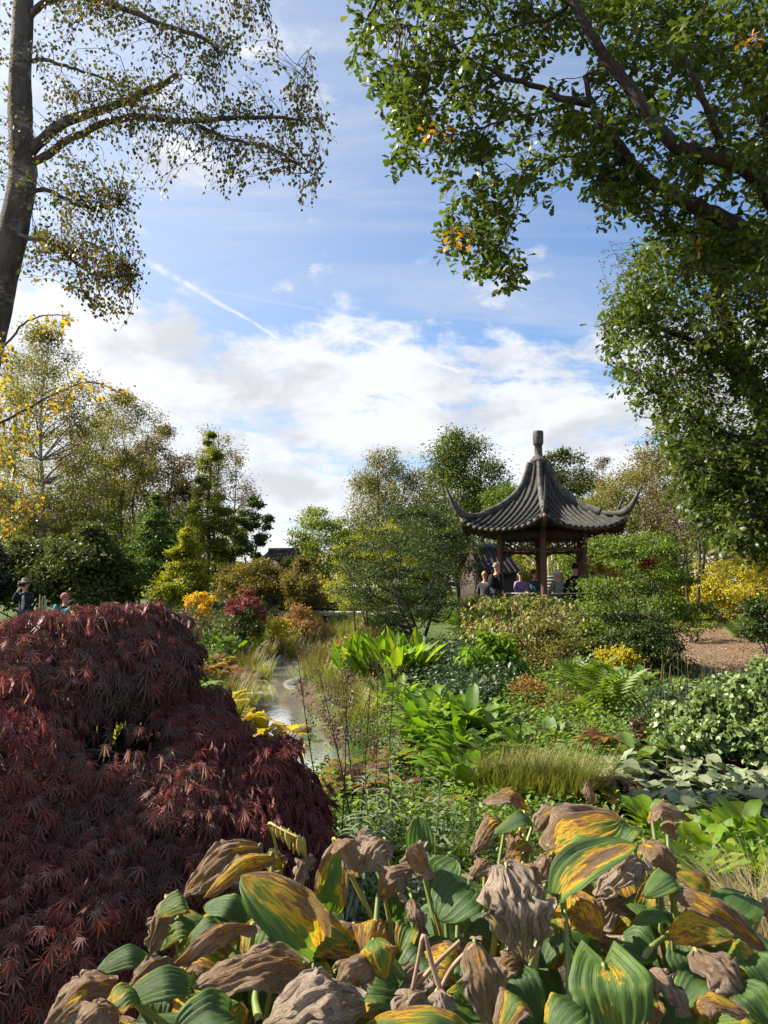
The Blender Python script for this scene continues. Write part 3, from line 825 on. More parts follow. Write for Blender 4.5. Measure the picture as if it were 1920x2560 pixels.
def make_tree(name, label, cat, px, d, top, hw, bot, pal_, seed, shape='round', ncl=40, clr=0.13, nl=9000, ls=None, tr=None, stems=1, bark='bark_dark',
              droop=0.2, weep=0.0, group=None, flat=0.7, cx=None, dep=1.0, tpl=None, base_z=None, sway=0.25, low=0.05):
    """tree or shrub: wood (trunk with limbs) and a crown of leaf-sized faces gathered in clumps; sizes from photo pixels at its own distance"""
    rng = np.random.default_rng(seed)
    if d > 25: nl = int(nl * 1.15); ls = (ls or d * 3.4 / FPX) * 1.12
    base = at(px, d); cx = px if cx is None else cx
    zt = P(px, top, d)[2]; zb = P(px, bot, d)[2]; xc = P(cx, 1466, d)[0]; r = hw / FPX * d
    H = zt - base[2]
    if tpl is None and d < 25: nl = int(nl * 1.15)
    t = thing(name, label, cat, base, group)
    # clump centres inside the crown outline
    q = rng.random(ncl * 3); ang = rng.random(ncl * 3) * 2 * np.pi; rr = np.sqrt(rng.random(ncl * 3)) ** 0.75
    if shape == 'round': w = np.sqrt(np.clip(1 - (2 * q - 1) ** 2, 0, 1)) ** .9
    elif shape == 'dome': w = np.sqrt(np.clip(1 - q ** 2, 0, 1))
    elif shape == 'cone': w = (1 - q) ** .8 * .97 + .03
    elif shape == 'spire': w = np.clip((1 - q) ** .6, .1, 1)
    elif shape == 'vase': w = np.clip(.25 + 1.2 * q, 0, 1) * np.sqrt(np.clip(1.02 - q ** 4, 0, 1))
    elif shape == 'egg': w = np.clip(np.sin(np.pi * np.clip(q, 0, 1) ** .75), 0, 1) ** .7
    keep = np.flatnonzero(rng.random(ncl * 3) < np.clip(w + .1, 0, 1))[:ncl]
    q, ang, rr, w = q[keep], ang[keep], rr[keep], w[keep]
    lump = 1 + .22 * np.sin(ang * 3 + seed) * np.sin(q * 7 + seed * 2)
    cl = np.stack([xc + r * rr * w * lump * np.cos(ang), base[1] + dep * r * rr * w * lump * np.sin(ang), zb + (zt - zb) * q * .97], 1)
    cr = r * clr / .13 * .26 * (0.6 + .8 * rng.random(len(cl))) * np.clip(.45 + .75 * w, .3, 1)
    # wood
    b = MB(); tr = tr if tr else max(.03, H * .016)
    paths = []
    for s in range(stems):
        a = 2 * np.pi * s / stems + seed; spread = (r * .55 if stems > 1 else 0)
        tx = xc + spread * math.cos(a); ty = base[1] + spread * math.sin(a) * dep
        tp = np.array((tx, ty, zb + (zt - zb) * (.88 if stems == 1 else .58 + .18 * rng.random())))
        st = base + (0.12 * spread * math.cos(a), 0.12 * spread * math.sin(a), -.1)
        k = 6; pts = np.array([st + (tp - st) * u for u in np.linspace(0, 1, k)])
        if stems > 1: pts[:, :2] = st[:2] + (tp[:2] - st[:2]) * (np.linspace(0, 1, k) ** 1.3)[:, None]
        pts[1:-1, :2] += rng.normal(0, sway * r * .16 + .01, (k - 2, 2))
        pp = spline(pts, 14); rad = tr * (1 if stems == 1 else .62) * np.linspace(1, .10, 14) ** .9; rad[0] *= 1.35
        b.tube(pp, rad, 8 if d < 30 else 6); paths.append((pp, rad))
    for i in range(len(cl)):
        pp, rad = paths[int(np.argmin([np.linalg.norm(p[:, :2] - cl[i, :2], axis=1).min() for p, _ in paths]))] if stems > 1 else paths[0]
        hor = np.linalg.norm(pp[:, :2] - cl[i, :2], axis=1); rise = {'cone': -.05, 'spire': .15}.get(shape, .55)
        want = cl[i, 2] - rise * hor
        j = int(np.clip(np.argmin(np.abs(pp[:, 2] - want)), 1, 12)); a = pp[j]
        mid = (a + cl[i]) / 2 + rng.normal(0, .06 * r + .005, 3) + (0, 0, (-.06 if rise > 0.3 else .05) * r)
        r0 = min(rad[j] * .6, .012 + .022 * np.linalg.norm(cl[i] - a))
        b.tube(spline([a, mid, cl[i]], 6), np.linspace(r0, r0 * .25, 6), 5, cap=False)
        for _ in range(3 if d < 30 else 1):
            e = cl[i] + randdir(rng, 1)[0] * cr[i] * .8 * (1, 1, .8); b.tube([cl[i] * .6 + mid * .4, (cl[i] + e) / 2 + rng.normal(0, .02 * r, 3), e], [r0 * .35, r0 * .22, r0 * .1], 3, cap=False)
    b.obj('trunk', M[bark], t, smooth=True)
    p, fw, up = crown_pts(rng, cl, cr, nl, droop, weep, flat)
    gz_ = base[2] + low; p[:, 2] = np.maximum(p[:, 2], gz_ + .02 * rng.random(len(p)))
    ls = ls if ls else d * 3.4 / FPX
    leaves('crown', tpl or QUAD, p, fw, up, ls * (.65 + .7 * rng.random(nl)), M[pal_], t, rng)
    return t


# ------------------------------------------------------------------ far trees
def far_trees():
    T = make_tree
    # (left woods)
    T('birch_tree', 'tall airy birch with pale trunk at the left edge, gold olive leaves', 'tree', 100, 36, 765, 165, 1330, 'bg_olive', 11, 'egg', 90, .10, 26000, .10, .17, bark='bark_pale', weep=.3, cx=95)
    T('birch_tree', 'slender dark stemmed tree between the tall left birch and the twin olive trees', 'tree', 172, 42, 1045, 75, 1330, 'bg_brown', 12, 'egg', 36, .14, 6500, .12, .13, weep=.2)
    T('alder_tree', 'thin leaved many stemmed olive tree left of the small dark green conifer', 'tree', 298, 45, 975, 105, 1360, 'bg_olive', 13, 'vase', 70, .12, 17000, .11, .2, stems=4, weep=.15)
    T('alder_tree', 'brownish open crowned tree standing left of the tall yellow green cypress', 'tree', 398, 50, 1055, 100, 1380, 'bg_brown', 14, 'vase', 60, .13, 15000, .13, .2, stems=3, weep=.15)
    T('swamp_cypress', 'tall narrow yellow green cypress with drooping dark tip beyond the shrubs', 'tree', 520, 36, 1075, 66, 1450, 'cypress', 15, 'spire', 70, .12, 17000, .10, .14, droop=.4, flat=.55)
    T('weeping_birch', 'dark drooping birch top behind the tall yellow green cypress', 'tree', 536, 42, 1058, 58, 1250, 'bg_olive', 16, 'round', 26, .16, 5000, .10, .12, weep=.5)
    T('birch_tree', 'nearly bare pale brown birch right of the tall yellow green cypress', 'tree', 582, 46, 1095, 62, 1420, 'bg_brown', 17, 'egg', 46, .14, 5200, .10, .11, bark='bark_pale', weep=.25)
    T('sparse_tree', 'dark sparse tree with separate leafy arms against pale sky near the lodge', 'tree', 628, 40, 1235, 50, 1410, 'bg_green', 18, 'vase', 24, .10, 5200, .13, .10, stems=3)
    T('ivy_tree', 'dense dark green tree directly left of the sparse armed tree', 'tree', 582, 38, 1280, 40, 1440, 'bg_dark', 19, 'egg', 26, .15, 5200, .12, .1)
    T('redwood_tree', 'small dark green feathery conifer with light green tip on the far lawn', 'tree', 383, 28, 1232, 74, 1462, 'redwood', 20, 'cone', 60, .12, 15000, .085, .10, droop=.35, flat=.45)
    T('golden_conifer', 'bright yellow green conifer beside the dark feathery conifer', 'tree', 462, 27, 1318, 62, 1478, 'bg_yellowgreen', 21, 'cone', 50, .14, 12000, .085, .08, droop=.3, flat=.5)
    T('rhododendron', 'large rounded dark evergreen bush behind the people at the left', 'bush', 215, 27, 1318, 105, 1500, 'bg_dark', 22, 'dome', 60, .14, 15000, .14, .12, stems=4)
    T('rhododendron', 'dark evergreen bush behind the photographer, left of the largest rounded bush', 'bush', 70, 28, 1345, 95, 1505, 'bg_dark', 23, 'dome', 50, .14, 11000, .14, .1, stems=4)
    T('blue_spruce', 'blue grey conifer at the very left edge behind the photographer', 'tree', -18, 26, 1320, 50, 1500, 'bg_blue', 24, 'cone', 34, .14, 5200, .12, .1)
    T('holly_bush', 'mid green bush between the big dark bush and the feathery conifer', 'bush', 318, 30, 1385, 55, 1490, 'bg_green', 25, 'dome', 26, .16, 5200, .1, .07, stems=3)
    T('lawn_shrub', 'dull gold low shrub under the bright yellow green conifer', 'shrub', 420, 26, 1440, 55, 1500, 'bg_yellowgreen', 26, 'dome', 20, .18, 3600, .08, .04, stems=3)
    T('alder_tree', 'dull olive tree behind the twin stemmed trees at the left', 'tree', 340, 56, 1150, 130, 1440, 'bg_olive', 46, 'egg', 60, .14, 11000, .15, .15, stems=3)
    T('beech_tree', 'dense dark tree low behind the small feathery conifer', 'tree', 420, 40, 1260, 90, 1450, 'bg_green', 47, 'round', 44, .15, 9000, .12, .12, stems=3)
    T('beech_tree', 'dense green tree low behind the big dark evergreen bush', 'tree', 160, 40, 1200, 130, 1450, 'bg_green', 48, 'round', 60, .15, 12000, .12, .12, stems=3)
    T('alder_tree', 'grey olive tree filling the gap behind the feathery conifer', 'tree', 250, 52, 1120, 90, 1420, 'bg_olive', 27, 'egg', 50, .13, 9000, .14, .15, stems=2, weep=.15)
    T('alder_tree', 'dull green tree low behind the bright yellow green conifer', 'tree', 450, 48, 1200, 75, 1440, 'bg_brown', 28, 'egg', 44, .14, 8000, .14, .13, stems=2)
    T('birch_tree', 'far olive birch behind the tall left birch', 'tree', 20, 50, 900, 120, 1400, 'bg_olive', 29, 'egg', 50, .13, 10000, .14, .15, weep=.2)
    # (middle)
    T('willow_tree', 'pale olive willow with fine hanging twigs left of the big round oak', 'tree', 965, 55, 1108, 105, 1340, 'willow', 31, 'dome', 80, .12, 19000, .13, .22, stems=4, weep=.6)
    T('field_oak', 'big rounded mid green oak behind and left of the pavilion', 'tree', 1155, 60, 1078, 122, 1320, 'bg_green', 32, 'dome', 90, .13, 26000, .17, .3, stems=6, flat=.85)
    T('field_maple', 'lower bright green tree between the round oak and the pavilion roof', 'tree', 1262, 50, 1205, 55, 1340, 'shrub_green', 33, 'round', 34, .15, 7000, .14, .12)
    T('field_oak', 'dark green oak rising behind the right slope of the pavilion roof', 'tree', 1418, 56, 1125, 75, 1330, 'bg_dark', 34, 'round', 50, .14, 13000, .17, .2, stems=3)
    T('birch_tree', 'pale bare headed birch right of the pavilion finial', 'tree', 1515, 62, 1142, 38, 1270, 'bg_brown', 35, 'round', 24, .16, 2200, .11, .1, bark='bark_pale')
    T('hawthorn_tree', 'olive brown spreading tree right of the pavilion roof', 'tree', 1580, 40, 1165, 110, 1420, 'bg_olive', 36, 'round', 70, .13, 19000, .11, .16, stems=3)
    T('hawthorn_tree', 'olive tree behind the olive brown spreading tree at the right', 'tree', 1690, 44, 1090, 120, 1400, 'bg_olive', 37, 'round', 60, .13, 14000, .13, .18, stems=3)
    T('rowan_tree', 'thin reddish olive tree peeping out left of the large leafy oak boughs', 'tree', 1735, 21, 900, 135, 1330, 'bg_brown', 38, 'egg', 70, .10, 11000, .06, .09, stems=3, weep=.15)
    T('katsura_tree', 'delicate light green tree right of the lodge roof', 'tree', 800, 33, 1268, 90, 1440, 'bg_light', 39, 'round', 56, .12, 9000, .09, .09, stems=3, flat=.45)
    T('katsura_tree', 'yellow green tree with orange flecks beside the light green tree', 'tree', 890, 36, 1295, 62, 1440, 'bg_yellowgreen', 40, 'round', 34, .14, 7000, .1, .09, stems=3)
    T('hazel_tree', 'olive green tree filling the view left of the pavilion, behind the fine leaved tree', 'tree', 1090, 31, 1285, 92, 1500, 'bg_green', 41, 'round', 70, .13, 16000, .095, .12, stems=4)
    T('hazel_tree', 'yellowish green tree standing under the big round oak', 'tree', 1010, 36, 1290, 75, 1480, 'bg_yellowgreen', 42, 'round', 40, .14, 8000, .1, .1, stems=3)
    T('bronze_maple', 'dense bronze dome shaped maple below the lodge roof', 'tree', 752, 28, 1393, 52, 1505, 'bronze', 43, 'dome', 44, .15, 12000, .07, .07, weep=.12)
    T('olive_maple', 'spreading olive bronze maple below and left of the lodge roof', 'tree', 655, 29, 1398, 80, 1490, 'bronze', 44, 'dome', 44, .13, 9500, .08, .07, stems=3, flat=.4)
    T('olive_maple', 'rusty low maple under the bronze dome', 'tree', 585, 30, 1415, 48, 1490, 'bronze', 45, 'dome', 24, .15, 4200, .08, .05, stems=3)
    # (behind and beside the pavilion)
    for i, (px, d, top, hw, bot, pl_, lab) in enumerate((
            (1300, 34, 1385, 60, 1500, 'bg_yellowgreen', 'sunlit yellow green shrub seen through the left bay of the pavilion'),
            (1410, 35, 1380, 60, 1500, 'bg_light', 'light green shrub seen through the right bay of the pavilion'),
            (1510, 30, 1345, 60, 1500, 'shrub_green', 'bright green shrub at the right corner of the pavilion'),
            (1235, 38, 1350, 50, 1480, 'bg_green', 'green shrub behind the tiled hall left of the pavilion'),
            (1520, 26, 1355, 46, 1480, 'orange', 'orange and yellow leaved shrub beside the right pavilion column'),
            (1640, 27, 1360, 90, 1500, 'shrub_green', 'bright green bush below the olive trees at the right'),
            (1475, 42, 1250, 60, 1350, 'bg_yellowgreen', 'yellow green tree top right behind the pavilion roof'),
            (1628, 23.5, 1398, 24, 1430, 'scarlet', 'small scarlet leaved maple among green shrubs right of the pavilion'))):
        T('garden_shrub', lab, 'shrub', px, d, top, hw, bot, pl_, 60 + i, 'round', 40, .15, (7500 if pl_ != 'orange' else 2600) if hw > 40 else 2000, .085, .05, stems=4)
    T('golden_shrub', 'tall yellow leaved shrub with bare dark stems at the right edge', 'shrub', 1850, 21, 1395, 110, 1540, 'bg_yellow', 71, 'round', 60, .12, 9500, .075, .07, stems=4, flat=.5)
    T('golden_shrub', 'yellow green low shrub just left of the tallest yellow shrub', 'shrub', 1740, 22.5, 1440, 75, 1550, 'bg_yellowgreen', 72, 'dome', 40, .14, 6500, .075, .04, stems=4, flat=.5)
    T('laurel_bush', 'dark glossy bush at the right edge beside the mulch', 'bush', 1905, 15.5, 1500, 60, 1590, 'shrub_dark', 73, 'dome', 26, .16, 2600, .09, .03, stems=4)
    # one far wood closing the horizon
    rng = np.random.default_rng(77); n = 34000
    x = rng.uniform(-95, 95, n); y = 86 + rng.normal(0, 5, n)
    hgt = 6.0 + 2.2 * np.sin(x * .11 + 1) + 1.4 * np.sin(x * .37) + .8 * np.sin(x * 1.1); hgt = np.where(x < -15.5, hgt + 2.5 + 2.5 * np.sin(x * .6), hgt); hgt = np.where(np.abs(x + 14) < 4, np.minimum(hgt, 4.0), hgt); hgt = np.where(x > 20, hgt + 3, hgt)
    p = np.stack([x, y, .2 + hgt * rng.random(n) ** .7], 1)
    o = leaves('far_woodland', QUAD, p, randdir(rng, n), nrm(rng.normal(0, .5, (n, 3)) + (0, -.3, .6)), .74 * (.6 + .8 * rng.random(n)), M['bg_olive'], None, rng)
    tag(o, 'distant woodland closing the horizon behind all the garden trees', 'woodland')


far_trees()

# ------------------------------------------------------------------ the three big near trees: limbs drawn through photo positions at real depths
def in_poly(x, y, poly):
    poly = np.asarray(poly, float); x = np.asarray(x); y = np.asarray(y); c = np.zeros(x.shape, bool)
    j = len(poly) - 1
    for i in range(len(poly)):
        xi, yi = poly[i]; xj, yj = poly[j]
        c ^= ((yi > y) != (yj > y)) & (x < (xj - xi) * (y - yi) / (yj - yi + 1e-12) + xi)
        j = i
    return c


def sample_poly(rng, poly, n):
    p = np.asarray(poly, float); lo, hi = p.min(0), p.max(0); out = []
    while len(out) < n:
        q = lo + (hi - lo) * rng.random((n, 2)); out += list(q[in_poly(q[:, 0], q[:, 1], p)])
    return np.array(out[:n])


def limb(pts, r0, r1, t, m, n=26, sides=10, name='branch', rough=0.0, rng=None):
    """pts: (px, py, depth)"""
    w = spline([P(*q) for q in pts], n)
    if rng is not None: w[1:-1] += rng.normal(0, rough, (n - 2, 3))
    rad = np.linspace(r0, r1, n)
    if rng is not None: rad = rad * (1 + rng.normal(0, .05, n))
    b = MB(); b.tube(w, rad, sides); b.obj(name, m, t, smooth=True)
    return w, rad


def hang_twigs(rng, woods, targets, arch, r, leaf_n, spread, droop, frac=0.45, reach=9e9, seg=8):
    """curved twigs from the nearest wood to each target; leaves along their outer part"""
    W = np.concatenate([w for w, _ in woods]); b = MB(); LP = []; LD = []
    for tg in targets:
        dd = np.linalg.norm(W - tg, axis=1) + np.clip(tg[2] - W[:, 2], 0, None) * .4 + rng.random(len(W)) * .12
        j = int(np.argmin(dd)); a = W[j]
        L = np.linalg.norm(tg - a)
        if L > reach: continue
        mid = a * .45 + tg * .55 + np.array((0, 0, arch * L)) + rng.normal(0, .07 * L, 3)
        c = spline([a, mid, tg], seg); c[1:-1] += rng.normal(0, .018 * L, (seg - 2, 3))
        rr = r * (.4 + .6 * min(1, L)); b.tube(c, np.linspace(rr, rr * .25, seg), 4, cap=False)
        m = leaf_n if np.isscalar(leaf_n) else rng.integers(*leaf_n)
        u = 1 - frac * rng.random(m) ** 1.3
        i = u * (seg - 1); k = np.clip(i.astype(int), 0, seg - 2); f = (i - k)[:, None]
        LP.append(c[k] * (1 - f) + c[k + 1] * f + rng.normal(0, spread, (m, 3)))
        LD.append(np.tile(nrm(c[-1] - c[-3]), (m, 1)))
    LP = np.concatenate(LP); LD = np.concatenate(LD)
    fw = nrm(LD * .5 + randdir(rng, len(LP)) * .9 + (0, 0, -droop))
    up = nrm(rng.normal(0, .6, LP.shape) + (0, 0, .6))
    return b, LP, fw, up


def bark_material(name, a, b_, c, scale, ringz=5):
    m = bpy.data.materials.new(name); m.use_nodes = True; t = NT(m.node_tree)
    pos = t.n('NewGeometry').outputs['Position']
    n1 = t.noise(t.scale(pos, (scale, scale, scale * .35)), 5.0, 6, .7, .3); n2 = t.noise(pos, 2.2, 4, .6)
    n3 = t.noise(t.scale(pos, (1, 1, ringz)), 9.0, 4, .6)
    col = t.mix(t.smooth(n1, .35, .65), a, b_); col = t.mix(t.m('MULTIPLY', t.smooth(n2, .52, .66), t.smooth(n3, .4, .6)), col, c)
    bb = t.n('BsdfPrincipled'); t.link(col, bb.inputs['Base Color']); bb.inputs['Roughness'].default_value = .9; bb.inputs['Specular IOR Level'].default_value = .2
    t.link(t.bump(t.m('ADD', n1, t.m('MULTIPLY', n3, .4)), 1.0, .045), bb.inputs['Normal'])
    o = t.n('OutputMaterial'); t.link(bb.outputs[0], o.inputs[0])
    return m


M['birch_bark'] = bark_material('birch_bark', (.05, .042, .034), (.115, .10, .084), (.30, .285, .26), 1.6)
M['oak_bark'] = bark_material('oak_bark', (.028, .022, .016), (.060, .050, .038), (.075, .085, .05), 4.5, 1)


def near_birch():
    rng = np.random.default_rng(101)
    g = at(-230, 7.4)
    t = thing('silver_birch', 'big silver birch leaning in at the upper left, drooping twigs of small dark leaves', 'tree', g)
    tk = [tuple(v) for v in ((-215, 1800, 7.4), (-150, 1400, 7.4), (-75, 1050, 7.4), (-22, 820, 7.4), (8, 680, 7.4), (38, 550, 7.4), (57, 440, 7.4), (52, 330, 7.4), (50, 200, 7.4), (56, 80, 7.4), (60, -60, 7.4), (62, -300, 7.4))]
    w = spline([g - (0, 0, .15)] + [P(*q) for q in tk], 60)
    rad = np.interp(np.linspace(0, 1, 60), [0, .08, .45, .53, .6, .66, 1], [.25, .185, .155, .15, .14, .128, .09]); rad *= 1 + rng.normal(0, .02, 60)
    b = MB(); b.tube(w, rad, 18); b.obj('trunk', M['birch_bark'], t, smooth=True)
    D = 7.4
    spec = [
        ([(75, 40, D), (110, 8, D - .1), (170, -8, D - .3), (240, 0, D - .5), (330, 30, D - .7), (430, 72, D - .8), (510, 95, D - .8), (548, 132, D - .8)], .05, .022),
        ([(80, 155, D), (110, 150, D + .1), (170, 168, D + .2), (240, 190, D + .3), (300, 212, D + .3)], .032, .012),
        ([(72, 385, D), (120, 335, D - .1), (170, 300, D - .15), (250, 277, D - .2), (340, 243, D - .25), (400, 212, D - .25), (444, 188, D - .25)], .075, .036),
        ([(72, 410, D), (115, 388, D), (170, 350, D - .1), (250, 312, D - .3), (340, 292, D - .5), (430, 301, D - .7), (510, 303, D - .8), (600, 293, D - .9), (690, 291, D - .95), (748, 300, D - 1.0)], .062, .014),
        ([(490, 310, D - .7), (560, 343, D - .75), (620, 360, D - .8), (680, 372, D - .9), (740, 410, D - 1.0), (800, 445, D - 1.1)], .026, .006),
        ([(70, 478, D), (120, 476, D - .1), (170, 500, D - .15), (215, 520, D - .2), (300, 510, D - .3)], .035, .012),
        ([(40, 590, D), (110, 600, D - .2), (160, 630, D - .3), (200, 665, D - .35), (250, 690, D - .4), (330, 690, D - .5)], .036, .010),
        ([(70, -80, D), (200, -120, D - .4), (380, -110, D - .6), (540, -60, D - .9), (660, 0, D - 1.1)], .05, .015),
        ([(60, -40, D), (-60, -60, D - .5), (-150, 40, D - .8)], .05, .02),
        ([(745, 298, D - 1.0), (757, 240, D - 1.0), (762, 180, D - 1.0), (770, 125, D - 1.0)], .011, .003),
        ([(190, 655, D - .3), (205, 720, D - .3), (235, 770, D - .35)], .014, .005)]
    woods = []
    for q, r0, r1 in spec:
        woods.append(limb(q, r0 * .8, r1 * .8, t, M['birch_bark'], rng=rng, rough=.006))
    # a cut stub shows pale wood
    regs = [([(90, 0), (640, -20), (690, 90), (705, 150), (620, 215), (560, 180), (430, 190), (300, 260), (160, 245), (95, 200)], 250),
            ([(100, 200), (430, 200), (560, 190), (640, 230), (700, 250), (780, 135), (800, 160), (770, 230), (838, 300), (838, 370), (806, 440), (762, 545), (740, 500), (700, 440), (640, 480), (610, 470), (565, 520), (545, 500), (500, 440), (430, 430), (395, 530), (350, 470), (250, 400), (110, 440)], 330),
            ([(100, 420), (230, 400), (300, 440), (340, 500), (352, 570), (340, 640), (355, 740), (310, 720), (320, 790), (300, 830), (240, 780), (200, 740), (110, 690), (40, 700), (60, 600), (95, 560)], 300),
            ([(-60, 0), (30, 0), (30, 420), (10, 480), (-60, 500)], 45), ([(120, -160), (700, -140), (660, 0), (90, 0)], 60)]
    tg = []
    for poly, n in regs:
        s = sample_poly(rng, poly, n); tg += [P(x, y, D - .4 + rng.normal(0, .38) - (x / 840.) * .6) for x, y in s]
    bt, LP, fw, up = hang_twigs(rng, woods, np.array(tg), .16, .0055, (9, 15), .04, .85, .8)
    bt.obj('twig', M['twig'], t)['kind'] = 'stuff'
    n = len(LP)
    r = rng.random(n) * .72 + .0; hot = rng.random(n) < .09; r[hot] = .97
    leaves('crown', BIRCH, LP, fw, up, .052 * (.7 + .5 * rng.random(n)), M['birch_leaf'], t, rng, rnd=r)


def near_bough():
    """yellow birch bough that reaches in from beyond the left edge"""
    rng = np.random.default_rng(102)
    g = at(-420, 5.2)
    t = thing('young_birch', 'yellow leaved birch bough reaching in from the left edge below the big birch trunk', 'tree', g)
    b = MB(); tp = P(-330, 700, 5.2); b.tube(spline([g - (0, 0, .1), P(-400, 1300, 5.2), P(-350, 1000, 5.2), tp], 20), np.linspace(.07, .03, 20), 10); b.obj('trunk', M['birch_bark'], t, smooth=True)
    woods = [limb(q, r0, r1, t, M['twig'], rng=rng, rough=.004, sides=7) for q, r0, r1 in (
        ([(-355, 1010, 5.2), (-120, 1110, 5.1), (0, 1056, 5.0), (80, 1015, 5.0), (160, 975, 5.0), (230, 955, 5.0), (330, 995, 5.0)], .016, .003),
        ([(-340, 860, 5.2), (-100, 900, 5.1), (0, 872, 5.0), (60, 810, 5.0), (110, 790, 5.0), (170, 790, 5.0)], .014, .003),
        ([(-370, 1090, 5.2), (-150, 1200, 5.0), (-20, 1260, 5.0), (60, 1280, 5.0)], .014, .003))]
    tg = []
    for poly, n in (([(-60, 980), (60, 990), (180, 930), (250, 940), (250, 1010), (200, 1070), (100, 1050), (60, 1120), (-40, 1140)], 50), ([(250, 950), (345, 985), (345, 1000), (255, 1000)], 8),
                    ([(70, 780), (180, 780), (190, 850), (120, 850)], 12), ([(-60, 800), (40, 850), (30, 980), (-60, 980)], 26), ([(-60, 1110), (90, 1110), (105, 1250), (60, 1330), (-60, 1340)], 46)):
        tg += [P(x, y, 5.0 + rng.normal(0, .15)) for x, y in sample_poly(rng, poly, n)]
    bt, LP, fw, up = hang_twigs(rng, woods, np.array(tg), .12, .003, (5, 9), .025, .7, .7)
    bt.obj('twig', M['twig'], t)['kind'] = 'stuff'
    n = len(LP)
    leaves('crown', BIRCH, LP, fw, up, .046 * (.7 + .5 * rng.random(n)), M['birch_yellow'], t, rng)


def rosettes(rng, pts, k, spread):
    """oak leaves sit in whorls at the twig ends"""
    n = len(pts); c = np.repeat(pts, k, 0); d = randdir(rng, n * k); d[:, 2] = d[:, 2] * .6 - .15
    d = nrm(d); p = c + d * spread * rng.random((n * k, 1))
    return p, d, nrm(rng.normal(0, .45, (n * k, 3)) + (0, 0, .9))


